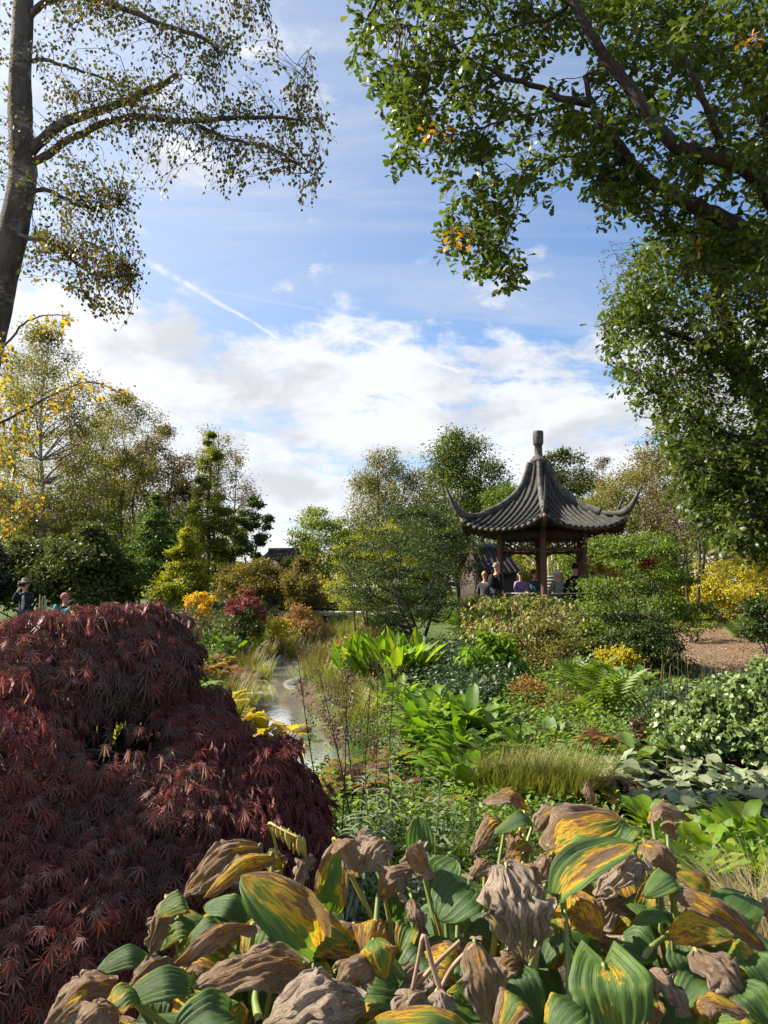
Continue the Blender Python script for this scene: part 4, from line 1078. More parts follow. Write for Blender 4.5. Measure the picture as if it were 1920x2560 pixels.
def near_oak():
    rng = np.random.default_rng(103)
    D = 8.2
    g = at(2160, D)
    t = thing('oak_tree', 'spreading oak with lobed green leaves whose thick limbs enter from the upper right', 'tree', g)
    trk = spline([g - (0, 0, .2), P(2140, 1400, D), P(2090, 1000, D), P(2020, 760, D), P(1960, 690, D)], 26)
    b = MB(); b.tube(trk, np.linspace(.30, .15, 26), 16); b.obj('trunk', M['oak_bark'], t, smooth=True)
    spec = [([(1975, 720, D), (1908, 645, D), (1856, 580, D), (1795, 540, D), (1740, 516, D - .1), (1656, 477, D - .2), (1579, 406, D - .3), (1521, 329, D - .4), (1490, 285, D - .4), (1476, 250, D - .4), (1463, 190, D - .4)], .125, .03),
            ([(2010, 760, D), (1960, 560, D - .3), (1920, 477, D - .5), (1876, 426, D - .6), (1818, 396, D - .7), (1740, 385, D - .8), (1689, 364, D - .8), (1624, 290, D - .9), (1573, 213, D - .9), (1527, 165, D - .9), (1476, 84, D - 1), (1431, 5, D - 1)], .12, .045),
            ([(1476, 262, D - .4), (1405, 245, D - .5), (1334, 213, D - .5), (1263, 196, D - .6), (1198, 161, D - .7), (1134, 152, D - .7), (1080, 153, D - .7)], .042, .008),
            ([(1560, 390, D - .3), (1500, 340, D - .1), (1456, 316, D), (1400, 320, D)], .03, .008),
            ([(1640, 470, D - .2), (1534, 392, D), (1470, 385, D), (1418, 390, D), (1360, 413, D), (1315, 452, D), (1263, 510, D), (1231, 548, D), (1185, 587, D)], .036, .007),
            ([(1440, 250, D - .5), (1392, 271, D - .4), (1302, 290, D - .4), (1237, 310, D - .4), (1172, 329, D - .4), (1120, 342, D - .4)], .024, .006),
            ([(1431, 5, D - 1), (1400, 30, D - .8), (1360, 52, D - .8), (1302, 58, D - .8), (1250, 81, D - .8), (1192, 94, D - .8), (1147, 106, D - .8), (1100, 129, D - .8)], .026, .007),
            ([(1980, 560, D + .2), (1920, 342, D + .3), (1895, 277, D + .3), (1856, 194, D + .3), (1785, 129, D + .3), (1700, 60, D + .3)], .07, .03),
            ([(1310, 455, D), (1290, 520, D), (1265, 600, D), (1255, 680, D)], .014, .004),
            ([(1431, 5, D - 1), (1300, -60, D - .8), (1150, -80, D - .8), (980, -30, D - .8), (920, 40, D - .8)], .04, .010),
            ([(1260, 200, D - .6), (1200, 230, D - .6), (1120, 262, D - .6), (1050, 280, D - .6)], .018, .005),
            ([(1190, 160, D - .7), (1120, 110, D - .7), (1050, 70, D - .7), (1000, 60, D - .7)], .016, .005),
            ([(1818, 394, D - .7), (1780, 300, D - 1), (1740, 200, D - 1.2), (1700, 120, D - 1.2)], .05, .02),
            ([(1856, 580, D), (1800, 620, D - .3), (1740, 640, D - .5), (1690, 700, D - .6)], .04, .012)]
    woods = [limb(q, r0, r1, t, M['oak_bark'], rng=rng, rough=.008) for q, r0, r1 in spec]
    woods_r = [(w, r) for w, r in woods]
    polys = [([(868, -60), (1450, -60), (1440, 60), (1400, 130), (1300, 150), (1200, 200), (1060, 215), (975, 250), (905, 205), (872, 130)], 165),
             ([(925, 205), (1080, 170), (1180, 250), (1130, 330), (1060, 400), (1000, 440), (985, 410), (990, 345), (960, 300)], 78),
             ([(1180, 180), (1440, 190), (1560, 330), (1520, 440), (1490, 520), (1440, 470), (1390, 440), (1330, 400), (1250, 330), (1180, 280)], 90),
             ([(1070, 370), (1180, 330), (1260, 400), (1230, 420), (1140, 430), (1085, 430)], 30),
             ([(1450, -60), (1990, -60), (1990, 560), (1800, 480), (1620, 400), (1540, 290), (1450, 120)], 420),
             ([(1420, 380), (1600, 440), (1780, 540), (1700, 620), (1640, 600), (1560, 520), (1500, 560), (1480, 500)], 95),
             ([(1230, 440), (1330, 420), (1340, 470), (1290, 560), (1275, 600), (1310, 680), (1300, 700), (1262, 735), (1210, 690), (1140, 680), (1120, 600), (1085, 555), (1105, 490)], 82),
             ([(1740, 540), (1960, 560), (1960, 760), (1800, 700), (1700, 660)], 110)]
    tg = []
    for poly, n in polys:
        tg += [P(x, y, D + .05 + rng.normal(0, .6)) for x, y in sample_poly(rng, poly, int(n * .74))]
    tg = np.array(tg)
    bt, LP, fw, up = hang_twigs(rng, woods_r, tg, .05, .007, (4, 7), .06, .2, .42, seg=7)
    bt.obj('twig', M['twig'], t)['kind'] = 'stuff'
    p, d, u = rosettes(rng, LP, 5, .08)
    n = len(p)
    leaves('crown', OAK, p, d, u, .102 * (.65 + .6 * rng.random(n)), M['oak_leaf'], t, rng)
    # a few turned leaves
    c = np.concatenate([np.array([P(x + rng.normal(0, 9), y + rng.normal(0, 9), 7.2) for _ in range(3)]) for x, y in ((1068, 330), (1108, 345), (1165, 590), (1890, 95), (1865, 100), (1130, 602), (1747, 610))])
    p, d, u = rosettes(rng, c, 3, .05)
    leaves('turned_foliage', OAK, p, d, u, .09, M['oak_autumn'], t, rng)


def right_tree():
    rng = np.random.default_rng(104)
    D = 10.5
    g = at(2120, D)
    t = thing('broadleaf_tree', 'tall leafy tree filling the right edge, dark glossy leaves down to the yellow shrubs', 'tree', g)
    b = MB(); b.tube(spline([g - (0, 0, .2), P(2080, 1450, D), P(1990, 1200, D), P(1890, 980, D), P(1822, 830, D), P(1800, 740, D), P(1785, 670, D), P(1800, 560, D)], 36), np.linspace(.2, .06, 36), 12); b.obj('trunk', M['oak_bark'], t, smooth=True)
    spec = [([(1905, 1010, D), (1800, 900, D - .4), (1680, 830, D - .6), (1600, 800, D - .7), (1530, 790, D - .7)], .06, .01),
            ([(1822, 900, D), (1740, 800, D + .3), (1650, 740, D + .4), (1560, 700, D + .4)], .05, .01),
            ([(1960, 1130, D), (1800, 1080, D - .5), (1690, 1010, D - .8), (1600, 960, D - .8)], .06, .01),
            ([(1990, 1200, D), (1820, 1190, D - .6), (1720, 1150, D - 1), (1690, 1120, D - 1)], .05, .01),
            ([(1980, 1180, D), (1930, 1100, D - .8), (1940, 1000, D - 1.2), (1970, 940, D - 1.2)], .06, .015),
            ([(1790, 690, D), (1700, 640, D - .2), (1640, 630, D - .3), (1580, 640, D - .3)], .04, .01),
            ([(1830, 980, D), (1890, 850, D - .4), (1940, 760, D - .5), (1960, 640, D - .5)], .06, .015),
            ([(2020, 1290, D), (1960, 1270, D - .6), (1900, 1290, D - 1.2), (1870, 1340, D - 1.5)], .04, .01)]
    woods = [limb(q, r0, r1, t, M['oak_bark'], rng=rng, rough=.008) for q, r0, r1 in spec]
    poly = [(1620, 610), (1800, 560), (1990, 560), (1990, 1440), (1900, 1420), (1850, 1370), (1760, 1330), (1700, 1290), (1690, 1180), (1660, 1090), (1600, 1010), (1540, 960), (1518, 900), (1502, 800), (1530, 720), (1580, 650)]
    low = [(1695, 1120), (1990, 1040), (1990, 1450), (1880, 1400), (1730, 1320)]
    tg = np.array([P(x, y, D - .5 + rng.normal(0, .7)) for x, y in np.vstack([sample_poly(rng, poly, 760), sample_poly(rng, low, 260)])])
    bt, LP, fw, up = hang_twigs(rng, woods, tg, .05, .006, (5, 8), .09, .3, .5, seg=6)
    bt.obj('twig', M['twig'], t)['kind'] = 'stuff'
    p, d, u = rosettes(rng, LP, 5, .11); n = len(p); d = nrm(d + (0, 0, -.25))
    leaves('crown', OAK, p, d, u, .09 * (.6 + .6 * rng.random(n)), M['oak_leaf'], t, rng)
    # bare twigs that fringe the left side belong to a thin neighbour
    g2 = at(1690, 24)
    t2 = thing('hazel_tree', 'thin bare twigged tree fringing the left side of the leafy right hand tree', 'tree', g2)
    rng = np.random.default_rng(105)
    b = MB(); b.tube(spline([g2 - (0, 0, .1), P(1685, 1200, 24), P(1690, 930, 24), P(1610, 700, 24)], 24), np.linspace(.08, .02, 24), 8); b.obj('trunk', M['bark_dark'], t2, smooth=True)
    woods = [limb(q, .03, .006, t2, M['bark_grey'], rng=rng, rough=.01, sides=6) for q in (
        [(1660, 960, 24), (1600, 860, 24), (1540, 760, 24), (1500, 660, 24)], [(1640, 860, 24), (1590, 760, 24), (1550, 660, 24), (1520, 600, 24)],
        [(1670, 1000, 24), (1600, 960, 24), (1540, 900, 24), (1500, 830, 24)], [(1680, 1100, 24), (1640, 1050, 24), (1600, 1040, 24), (1570, 1010, 24)])]
    tg = np.array([P(x, y, 24 + rng.normal(0, .7)) for x, y in sample_poly(rng, [(1500, 620), (1640, 600), (1700, 1000), (1700, 1200), (1600, 1160), (1570, 1000), (1500, 900), (1490, 760)], 130)])
    bt, LP, fw, up = hang_twigs(rng, woods, tg, .05, .009, (6, 12), .09, .1, .6)
    bt.obj('twig', M['twig'], t2)['kind'] = 'stuff'
    n = len(LP); leaves('crown', DIA, LP, fw, up, .095 * (.6 + .6 * rng.random(n)), M['bg_brown'], t2, rng)


near_birch(); near_bough(); near_oak(); right_tree()


# ------------------------------------------------------------------ the dark red cut-leaved maple
def red_maple():
    rng = np.random.default_rng(110)
    g = at(190, 3.5)
    t = thing('japanese_maple', 'low mounded cutleaf maple with dark red purple feathery leaves at the left', 'tree', g)
    px = 1 / FPX
    # layered boughs: centre px, py, depth, half width px, half height px, depth radius (m)
    lobes = [(200, 1690, 3.7, 225, 175, .5, 1400), (40, 1700, 3.4, 230, 165, .5, 950), (355, 1650, 3.85, 110, 140, .36, 620),
             (120, 1600, 4.3, 330, 70, .5, 700), (330, 1560, 4.3, 130, 60, .4, 330),
             (480, 2015, 3.5, 265, 195, .55, 1700), (635, 2095, 3.6, 165, 175, .45, 800), (440, 1835, 3.9, 150, 115, .45, 800),
             (130, 2020, 3.0, 290, 200, .5, 1500), (-40, 1960, 2.8, 200, 220, .4, 700), (380, 2130, 3.0, 260, 200, .5, 1300),
             (150, 2330, 2.7, 310, 260, .5, 1500), (330, 2430, 2.75, 260, 260, .45, 1100), (0, 2500, 2.5, 200, 260, .35, 500), (600, 2210, 3.3, 190, 170, .45, 800), (40, 2150, 2.7, 180, 180, .35, 600)]
    C, Fw, U, Rn = [], [], [], []
    wood = MB()
    st = g + np.array((0, 0, -.05)); fork = P(230, 2000, 3.6)
    wood.tube(spline([st, st + (0.03, 0, .3), fork], 12), np.linspace(.07, .05, 12), 10)
    for (x, y, d, hw, hh, rd, n) in lobes:
        n = int(n * 2.05); y += 22 if y < 1800 else 0
        c = P(x, y, d); r = np.array((hw * px * d, rd, hh * px * d))
        v = randdir(rng, int(n * 1.9)); v = v[(v[:, 2] > -.55) & (v[:, 1] < .75)][:n]
        lump = .90 + .12 * np.sin(v[:, 0] * 6 + x) * np.sin(v[:, 2] * 5 + y) + .20 * (((1 - v[:, 2]) * 2.1 + .35 * np.sin(v[:, 0] * 4 + y) + x * .01) % 1.0) + rng.normal(0, .05, len(v))
        p = c + v * r * lump[:, None]
        out = nrm(v / r)
        fw = nrm(out * (.55, .55, .1) + (0, 0, -.75) + rng.normal(0, .28, v.shape))
        C.append(p); Fw.append(fw); U.append(nrm(out + rng.normal(0, .25, v.shape) + (0, 0, .15)))
        sunny = np.clip((1950 - y) / 500, 0, 1)  # higher lobes pick redder leaves: the sunlit top is put into leaf colour
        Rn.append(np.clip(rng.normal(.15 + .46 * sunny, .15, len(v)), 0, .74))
        # boughs carrying the layer
        top = c + r * (0, 0, .62)
        wood.tube(spline([fork, (fork + top) / 2 + (0, 0, .16), top], 10), np.linspace(.04, .012, 10), 7)
        for k in range(7):
            e = c + nrm(v[k] * (1, 1, .5)) * r * .9; wood.tube(spline([top, (top + e) / 2 + (0, 0, .05), e], 7), np.linspace(.012, .003, 7), 4, cap=False)
    wood.tube(spline([P(300, 1880, 3.55), P(345, 1832, 3.5), P(420, 1815, 3.5), P(520, 1830, 3.6)], 14), np.linspace(.035, .018, 14), 9)
    wood.obj('trunk', M['bark_dark'], t, smooth=True)
    C, Fw, U, Rn = map(np.concatenate, (C, Fw, U, Rn))
    # photo window where the mound opens to the garden behind
    cx = 960 + (C[:, 0] / C[:, 1]) * FPX; gap = ((cx - 325) / 125) ** 2
    rel = (C[:, 2] - 1.6) / C[:, 1]; cyp = 1466 - rel * FPX
    hole = (gap + ((cyp - 1828) / 62) ** 2 < 1) & (rng.random(len(C)) < .93)
    keep = (C[:, 2] > .03) & ~hole
    C, Fw, U, Rn = C[keep], Fw[keep], U[keep], Rn[keep]
    sz = .082 * (.7 + .55 * rng.random(len(C))) * np.clip(C[:, 1] / 3.3, .72, 1.1)
    tp = [tpl_palmate(7, 98, .10, .4, [.34, .58, .86, 1, .86, .58, .34]), tpl_palmate(7, 82, .09, .6, [.4, .7, .85, 1, .95, .6, .45]), tpl_palmate(9, 112, .085, .45, [.35, .55, .75, .95, 1, .9, .8, .5, .35])]
    ts = [tpl_star(7, 98, .13, .4, [.34, .58, .86, 1, .86, .58, .34]), tpl_star(7, 82, .12, .6, [.4, .7, .85, 1, .95, .6, .45]), tpl_star(9, 112, .11, .45, [.35, .55, .75, .95, 1, .9, .8, .5, .35])]
    # the leaves nearest the eye are parts, the mass behind them is one part
    near = np.argsort(np.linalg.norm(C - EYE, axis=1) - .25 * rng.random(len(C)))[:1400]
    near = rng.permutation(near)[:300]
    isn = np.zeros(len(C), bool); isn[near] = True
    for q in range(3):
        s = np.flatnonzero(~isn & (np.arange(len(C)) % 3 == q))
        if q == 0: VV, FF, RR, off = [], [], [], 0
        V, F, li = scatter(ts[q], C[s], Fw[s], U[s], sz[s]); VV.append(V); FF.append(F + off); RR.append(Rn[s][li]); off += len(V)
    o = obj('crown', np.concatenate(VV), np.concatenate(FF), M['maple_red'], t, rnd=np.concatenate(RR)); o['kind'] = 'stuff'
    mesh = [mesh_of('leaf', tp[q % 3][0], tp[q % 3][1], M['maple_red'], rnd=np.full(len(tp[q % 3][0]), .02 + .06 * q)) for q in range(6)]
    for i in near:
        Y = nrm(Fw[i]); X = nrm(np.cross(Y, U[i])); Z = np.cross(X, Y)
        o = link('leaf', mesh[rng.integers(0, 6)], t, C[i])
        o.rotation_euler = Matrix(np.stack([X, Y, Z], 1).tolist()).to_euler(); o.scale = (sz[i],) * 3


red_maple()

# ------------------------------------------------------------------ hosta blades
def hosta_material():
    m = bpy.data.materials.new('hosta_blade'); m.use_nodes = True; t = NT(m.node_tree)
    dd = t.n('Attribute', attribute_name='dead').outputs['Fac']
    uv = t.n('Attribute', attribute_name='luv').outputs['Vector']
    sep = t.n('SeparateXYZ'); t.link(uv, sep.inputs[0])
    n1 = t.noise(t.scale(uv, (2.2, 3.0, 1)), 3.2, 5, .62, .4)
    n2 = t.noise(t.scale(uv, (7, 26, 1)), 2.0, 4, .65, .8)
    n3 = t.noise(t.scale(uv, (1, 1, 1)), 26.0, 3, .6)
    f = t.m('ADD', dd, t.m('ADD', t.m('MULTIPLY', t.m('SUBTRACT', n1, .5), .75), t.m('MULTIPLY', t.m('SUBTRACT', n2, .5), .22)))
    col = t.ramp(f, [(0.0, (.050, .105, .026)), (.20, (.085, .165, .028)), (.34, (.135, .21, .032)), (.40, (.34, .32, .03)), (.44, (.62, .42, .02)), (.52, (.58, .29, .03)), (.56, (.30, .155, .06)), (.63, (.44, .30, .18)), (.80, (.58, .42, .28)), (1.0, (.68, .57, .46))])
    # veins: lines of constant v run from stalk to tip
    ve = t.m('ABSOLUTE', t.m('SINE', t.m('MULTIPLY', sep.outputs['Y'], 22.0)))
    vline = t.smooth(ve, .22, 0.0)
    green = t.smooth(f, .50, .32)
    col = t.mix(t.m('MULTIPLY', vline, t.m('MULTIPLY', green, .22)), col, (.16, .24, .07))
    # withered tissue is blotched darker and paler
    n5 = t.noise(t.scale(uv, (5, 13, 1)), 1.7, 5, .7, 1.0)
    col = t.mix(t.m('MULTIPLY', t.smooth(f, .55, .72), t.smooth(n5, .48, .36, 0, .55)), col, (.24, .15, .095))
    # brown cracks and rings in the withering parts
    vo = t.n('TexVoronoi', feature='DISTANCE_TO_EDGE'); t.put(vo.inputs['Vector'], t.scale(uv, (9.0, 30.0, 1))); vo.inputs['Scale'].default_value = 1.0
    wv = t.noise(t.scale(uv, (5, 34, 1)), 1.6, 4, .7, 2.2)
    crack = t.m('MULTIPLY', t.smooth(t.m('ABSOLUTE', t.m('SUBTRACT', wv, .5)), .075, .01), t.smooth(f, .50, .62))
    col = t.mix(t.m('MULTIPLY', crack, .62), col, (.075, .032, .018))
    wl = t.m('ABSOLUTE', t.m('SINE', t.m('ADD', t.m('MULTIPLY', sep.outputs['Y'], 26.0), t.m('MULTIPLY', n1, 9.0))))
    col = t.mix(t.m('MULTIPLY', t.smooth(wl, .42, .0), t.m('MULTIPLY', t.smooth(f, .52, .66), .5)), col, (.19, .11, .07))
    ring = t.m('MULTIPLY', t.smooth(vo.outputs['Distance'], .13, .02), t.m('MULTIPLY', t.smooth(f, .44, .56), t.smooth(n3, .45, .6)))
    col = t.mix(t.m('MULTIPLY', ring, .6), col, (.10, .045, .02))
    spot = t.m('MULTIPLY', t.smooth(n3, .66, .74), t.smooth(f, .12, .32))
    col = t.mix(t.m('MULTIPLY', spot, .6), col, (.14, .075, .03))
    b = t.n('BsdfPrincipled'); t.link(col, b.inputs['Base Color'])
    t.link(t.smooth(f, .35, .65, .46, .85), b.inputs['Roughness']); b.inputs['Specular IOR Level'].default_value = .42
    h = t.m('ADD', t.m('MULTIPLY', t.m('SUBTRACT', 1.0, vline), t.m('MULTIPLY', green, .5)), t.m('MULTIPLY', t.m('ADD', wv, t.m('MULTIPLY', n2, .6)), t.m('ADD', .15, t.m('MULTIPLY', t.smooth(f, .45, .75), 1.6))))
    t.link(t.bump(h, .9, .006), b.inputs['Normal'])
    tr = t.n('BsdfTranslucent'); t.link(t.mix(1.0, col, (1.25, 1.25, .7), 'MULTIPLY'), tr.inputs[0])
    mx = t.n('MixShader'); t.link(t.smooth(f, .5, .85, .42, .22), mx.inputs[0]); t.link(b.outputs[0], mx.inputs[1]); t.link(tr.outputs[0], mx.inputs[2])
    o = t.n('OutputMaterial'); t.link(mx.outputs[0], o.inputs[0])
    return m


M['hosta'] = hosta_material()


def fnoise(p, rng, k=10, f0=1.0, f1=3.0):
    out = np.zeros(len(p))
    for _ in range(k):
        d = randdir(rng, 1)[0] * rng.uniform(f0, f1); out += np.sin(p @ d + rng.uniform(0, 6.28) + .8 * np.sin(p @ (d[[1, 2, 0]] * 1.7) + rng.uniform(0, 6)))
    return out / math.sqrt(k)


def hosta_leaf(parent, base, tip, width, dead, seed, arch=.25, fold=.25, curl=0.0, wr=None, roll=0.0, edge=.25, tipg=.2, side=0.0, mid_=0.0, holes=0.0, heart=.5, crown=None, label=None, nu=34, nv=22, stalk=True, hint=None):
    rng = np.random.default_rng(seed)
    if dead > .5 and nu > 20: nu, nv = 40, 30
    base = np.asarray(base, float); tip = np.asarray(tip, float); L = np.linalg.norm(tip - base)
    ax = nrm(tip - base)
    toc = nrm(EYE - (base + tip) / 2)
    N0 = nrm(toc * .75 + np.array((0, 0, .75))) if hint is None else nrm(np.asarray(hint, float))
    N0 = nrm(N0 - ax * np.dot(N0, ax)); S0 = np.cross(ax, N0)
    a = R(roll); N0 = N0 * math.cos(a) + S0 * math.sin(a)
    wr = (.008 + .034 * max(0, dead - .45)) if wr is None else wr
    u = np.linspace(0, 1, nu)
    ctl = base + (tip - base) * .42 + N0 * arch * L
    mid = spline([base, base * .55 + ctl * .45 + N0 * arch * L * .22, ctl, ctl * .4 + tip * .6 + N0 * arch * L * .12, tip], nu)
    T = nrm(np.gradient(mid, axis=0)); Sv = nrm(np.cross(T, np.tile(N0, (nu, 1)))); Nv = np.cross(Sv, T)
    prof = np.clip(u, 1e-4, 1) ** .48 * np.clip(1 - u, 0, 1) ** .72; prof /= prof.max()
    hw = width / 2 * prof
    wob = 1 + (.05 + .14 * max(0, dead - .35)) * np.stack([fnoise(np.c_[u * 9, u * 0 + seed, u * 0 + sd], rng, 6) for sd in (1., 5.)], 1)
    wob = np.clip(wob, .55, 1.4)
    v = np.linspace(-1, 1, nv); av = np.abs(v); sg = np.sign(v)
    # arc of the cross section, fold at the midrib then curl to the rim
    nq = 12; q = (np.arange(nq) + .5) / nq
    cu = curl * .62 * (1 + .35 * fnoise(np.c_[u * 4, u * 0 + seed, u * 0], rng, 4))
    X = np.zeros((nu, nv)); Y = np.zeros((nu, nv))
    for j in range(nv):
        th = fold + cu[:, None] * (q[None] * av[j])
        X[:, j] = sg[j] * av[j] * np.cos(th).mean(1); Y[:, j] = av[j] * np.sin(th).mean(1)
    UU, VV = np.meshgrid(u, v, indexing='ij')
    rib = .018 * width * (1 - .7 * max(0, dead - .4)) * np.cos(VV * 22.0) * np.clip(hw[:, None] / (width / 2) * 1.3, 0, 1) * np.clip(np.abs(VV) * 4, 0, 1)
    wav = .05 * width * np.sin(UU * rng.uniform(7, 12) + rng.uniform(0, 6) + 2 * (VV > 0)) * np.abs(VV) ** 3 * (1 + 1.5 * max(0, dead - .4))
    X = X * np.where(v[None, :] < 0, wob[:, :1], wob[:, 1:])
    pts = mid[:, None] + Sv[:, None] * (hw[:, None] * X)[..., None] + Nv[:, None] * (hw[:, None] * Y + rib + wav)[..., None]
    # heart shaped lobes: the sides near the stalk are pulled back past it
    back = heart * width * .42 * np.abs(VV) ** 1.4 * np.exp(-UU * 9.0) * np.clip(UU * 30 + .2, 0, 1)
    pts -= T[:, None] * back[..., None]
    pos = pts.reshape(-1, 3)
    d = dead + edge * (np.abs(VV) ** 1.6 - .35) + tipg * (UU - .5) + side * VV + mid_ * (.5 - np.abs(VV)) + .10 * fnoise(np.c_[UU.ravel() * 6, VV.ravel() * 3, np.full(UU.size, seed * 1.7)], rng, 6).reshape(UU.shape)
    dl = np.clip(d, 0, 1.05)
    if wr > 0:
        nn = np.repeat(Nv[:, None], nv, 1).reshape(-1, 3)
        cr = fnoise(np.c_[UU.ravel() * 9, VV.ravel() * 7.0, np.full(UU.size, seed)], rng, 12, .6, 2.6)
        cr2 = 1 - 2 * np.abs(np.sin(fnoise(np.c_[UU.ravel() * 9, VV.ravel() * 20, np.full(UU.size, seed * 2.)], rng, 8, .5, 1.6)))
        amt = np.clip(dl.ravel() - .38, 0, .5) / .5
        pos = pos + nn * ((cr * .16 + cr2 * .30) * wr * (L / .2) * (.15 + amt) * np.clip(np.sin(np.pi * np.clip(UU.ravel() * .9 + .06, 0, 1)) * 1.3, 0, 1))[:, None]
        pos = pos + np.repeat(Sv[:, None], nv, 1).reshape(-1, 3) * (fnoise(np.c_[UU.ravel() * 14, VV.ravel() * 2, np.full(UU.size, seed)], rng, 6) * wr * .35 * amt * np.abs(VV.ravel()))[:, None]
    i, j = np.meshgrid(np.arange(nu - 1), np.arange(nv - 1), indexing='ij'); k = (i * nv + j).ravel()
    F = np.stack([k, k + 1, k + nv + 1, k + nv], -1)
    rag = fnoise(np.c_[u * 40, u * 0 + seed, u * 0 + 3], rng, 5)
    if holes > 0:
        hn = fnoise(np.c_[UU.ravel() * 12, VV.ravel() * 7, np.full(UU.size, seed * 3.)], rng, 8, .7, 2.0)
        cent = hn.reshape(nu, nv)[:-1, :-1].ravel(); lim = 2.25 - holes
        F = F[cent < lim]
    if dead > .5:
        ed = ((j.ravel() == 0) | (j.ravel() == nv - 2)); rg = np.repeat(rag[:-1], nv - 1)
        F_ed = (rg > .9) & ed
        if holes <= 0: F = F[~F_ed]
    o = obj('leaf', pos, F, M['hosta'], parent, origin=base, smooth=True, attrs={'dead': dl.ravel(), 'luv': np.c_[UU.ravel() + seed * 1.37, VV.ravel(), np.full(UU.size, seed * .731)]})
    if label: o['label'] = label
    if stalk and crown is not None:
        c = np.asarray(crown, float) + np.array((rng.normal(0, .05), rng.normal(0, .05), -.03))
        vis = base - ax * .015
        mdp = c * .45 + vis * .55 + np.array((0, 0, .06 + .15 * abs(vis[2] - c[2]))) * (1, 1, .5)
        s = spline([c, c * .7 + mdp * .3 + (0, 0, .06), mdp, base - T[0] * .012 - Nv[0] * .022, mid[2] - Nv[2] * .003], 18)
        rs = np.interp(np.linspace(0, 1, 18), [0, .7, .92, 1], [.0115, .0065, .0045, .0012])
        b = MB(); b.tube(s, rs * rng.uniform(.8, 1.2), 7)
        st = b.obj('leaf_stalk', M['stalk_yellow'] if dead > .55 and rng.random() < .5 else M['stalk_green'], o, origin=base, smooth=True)
    return o


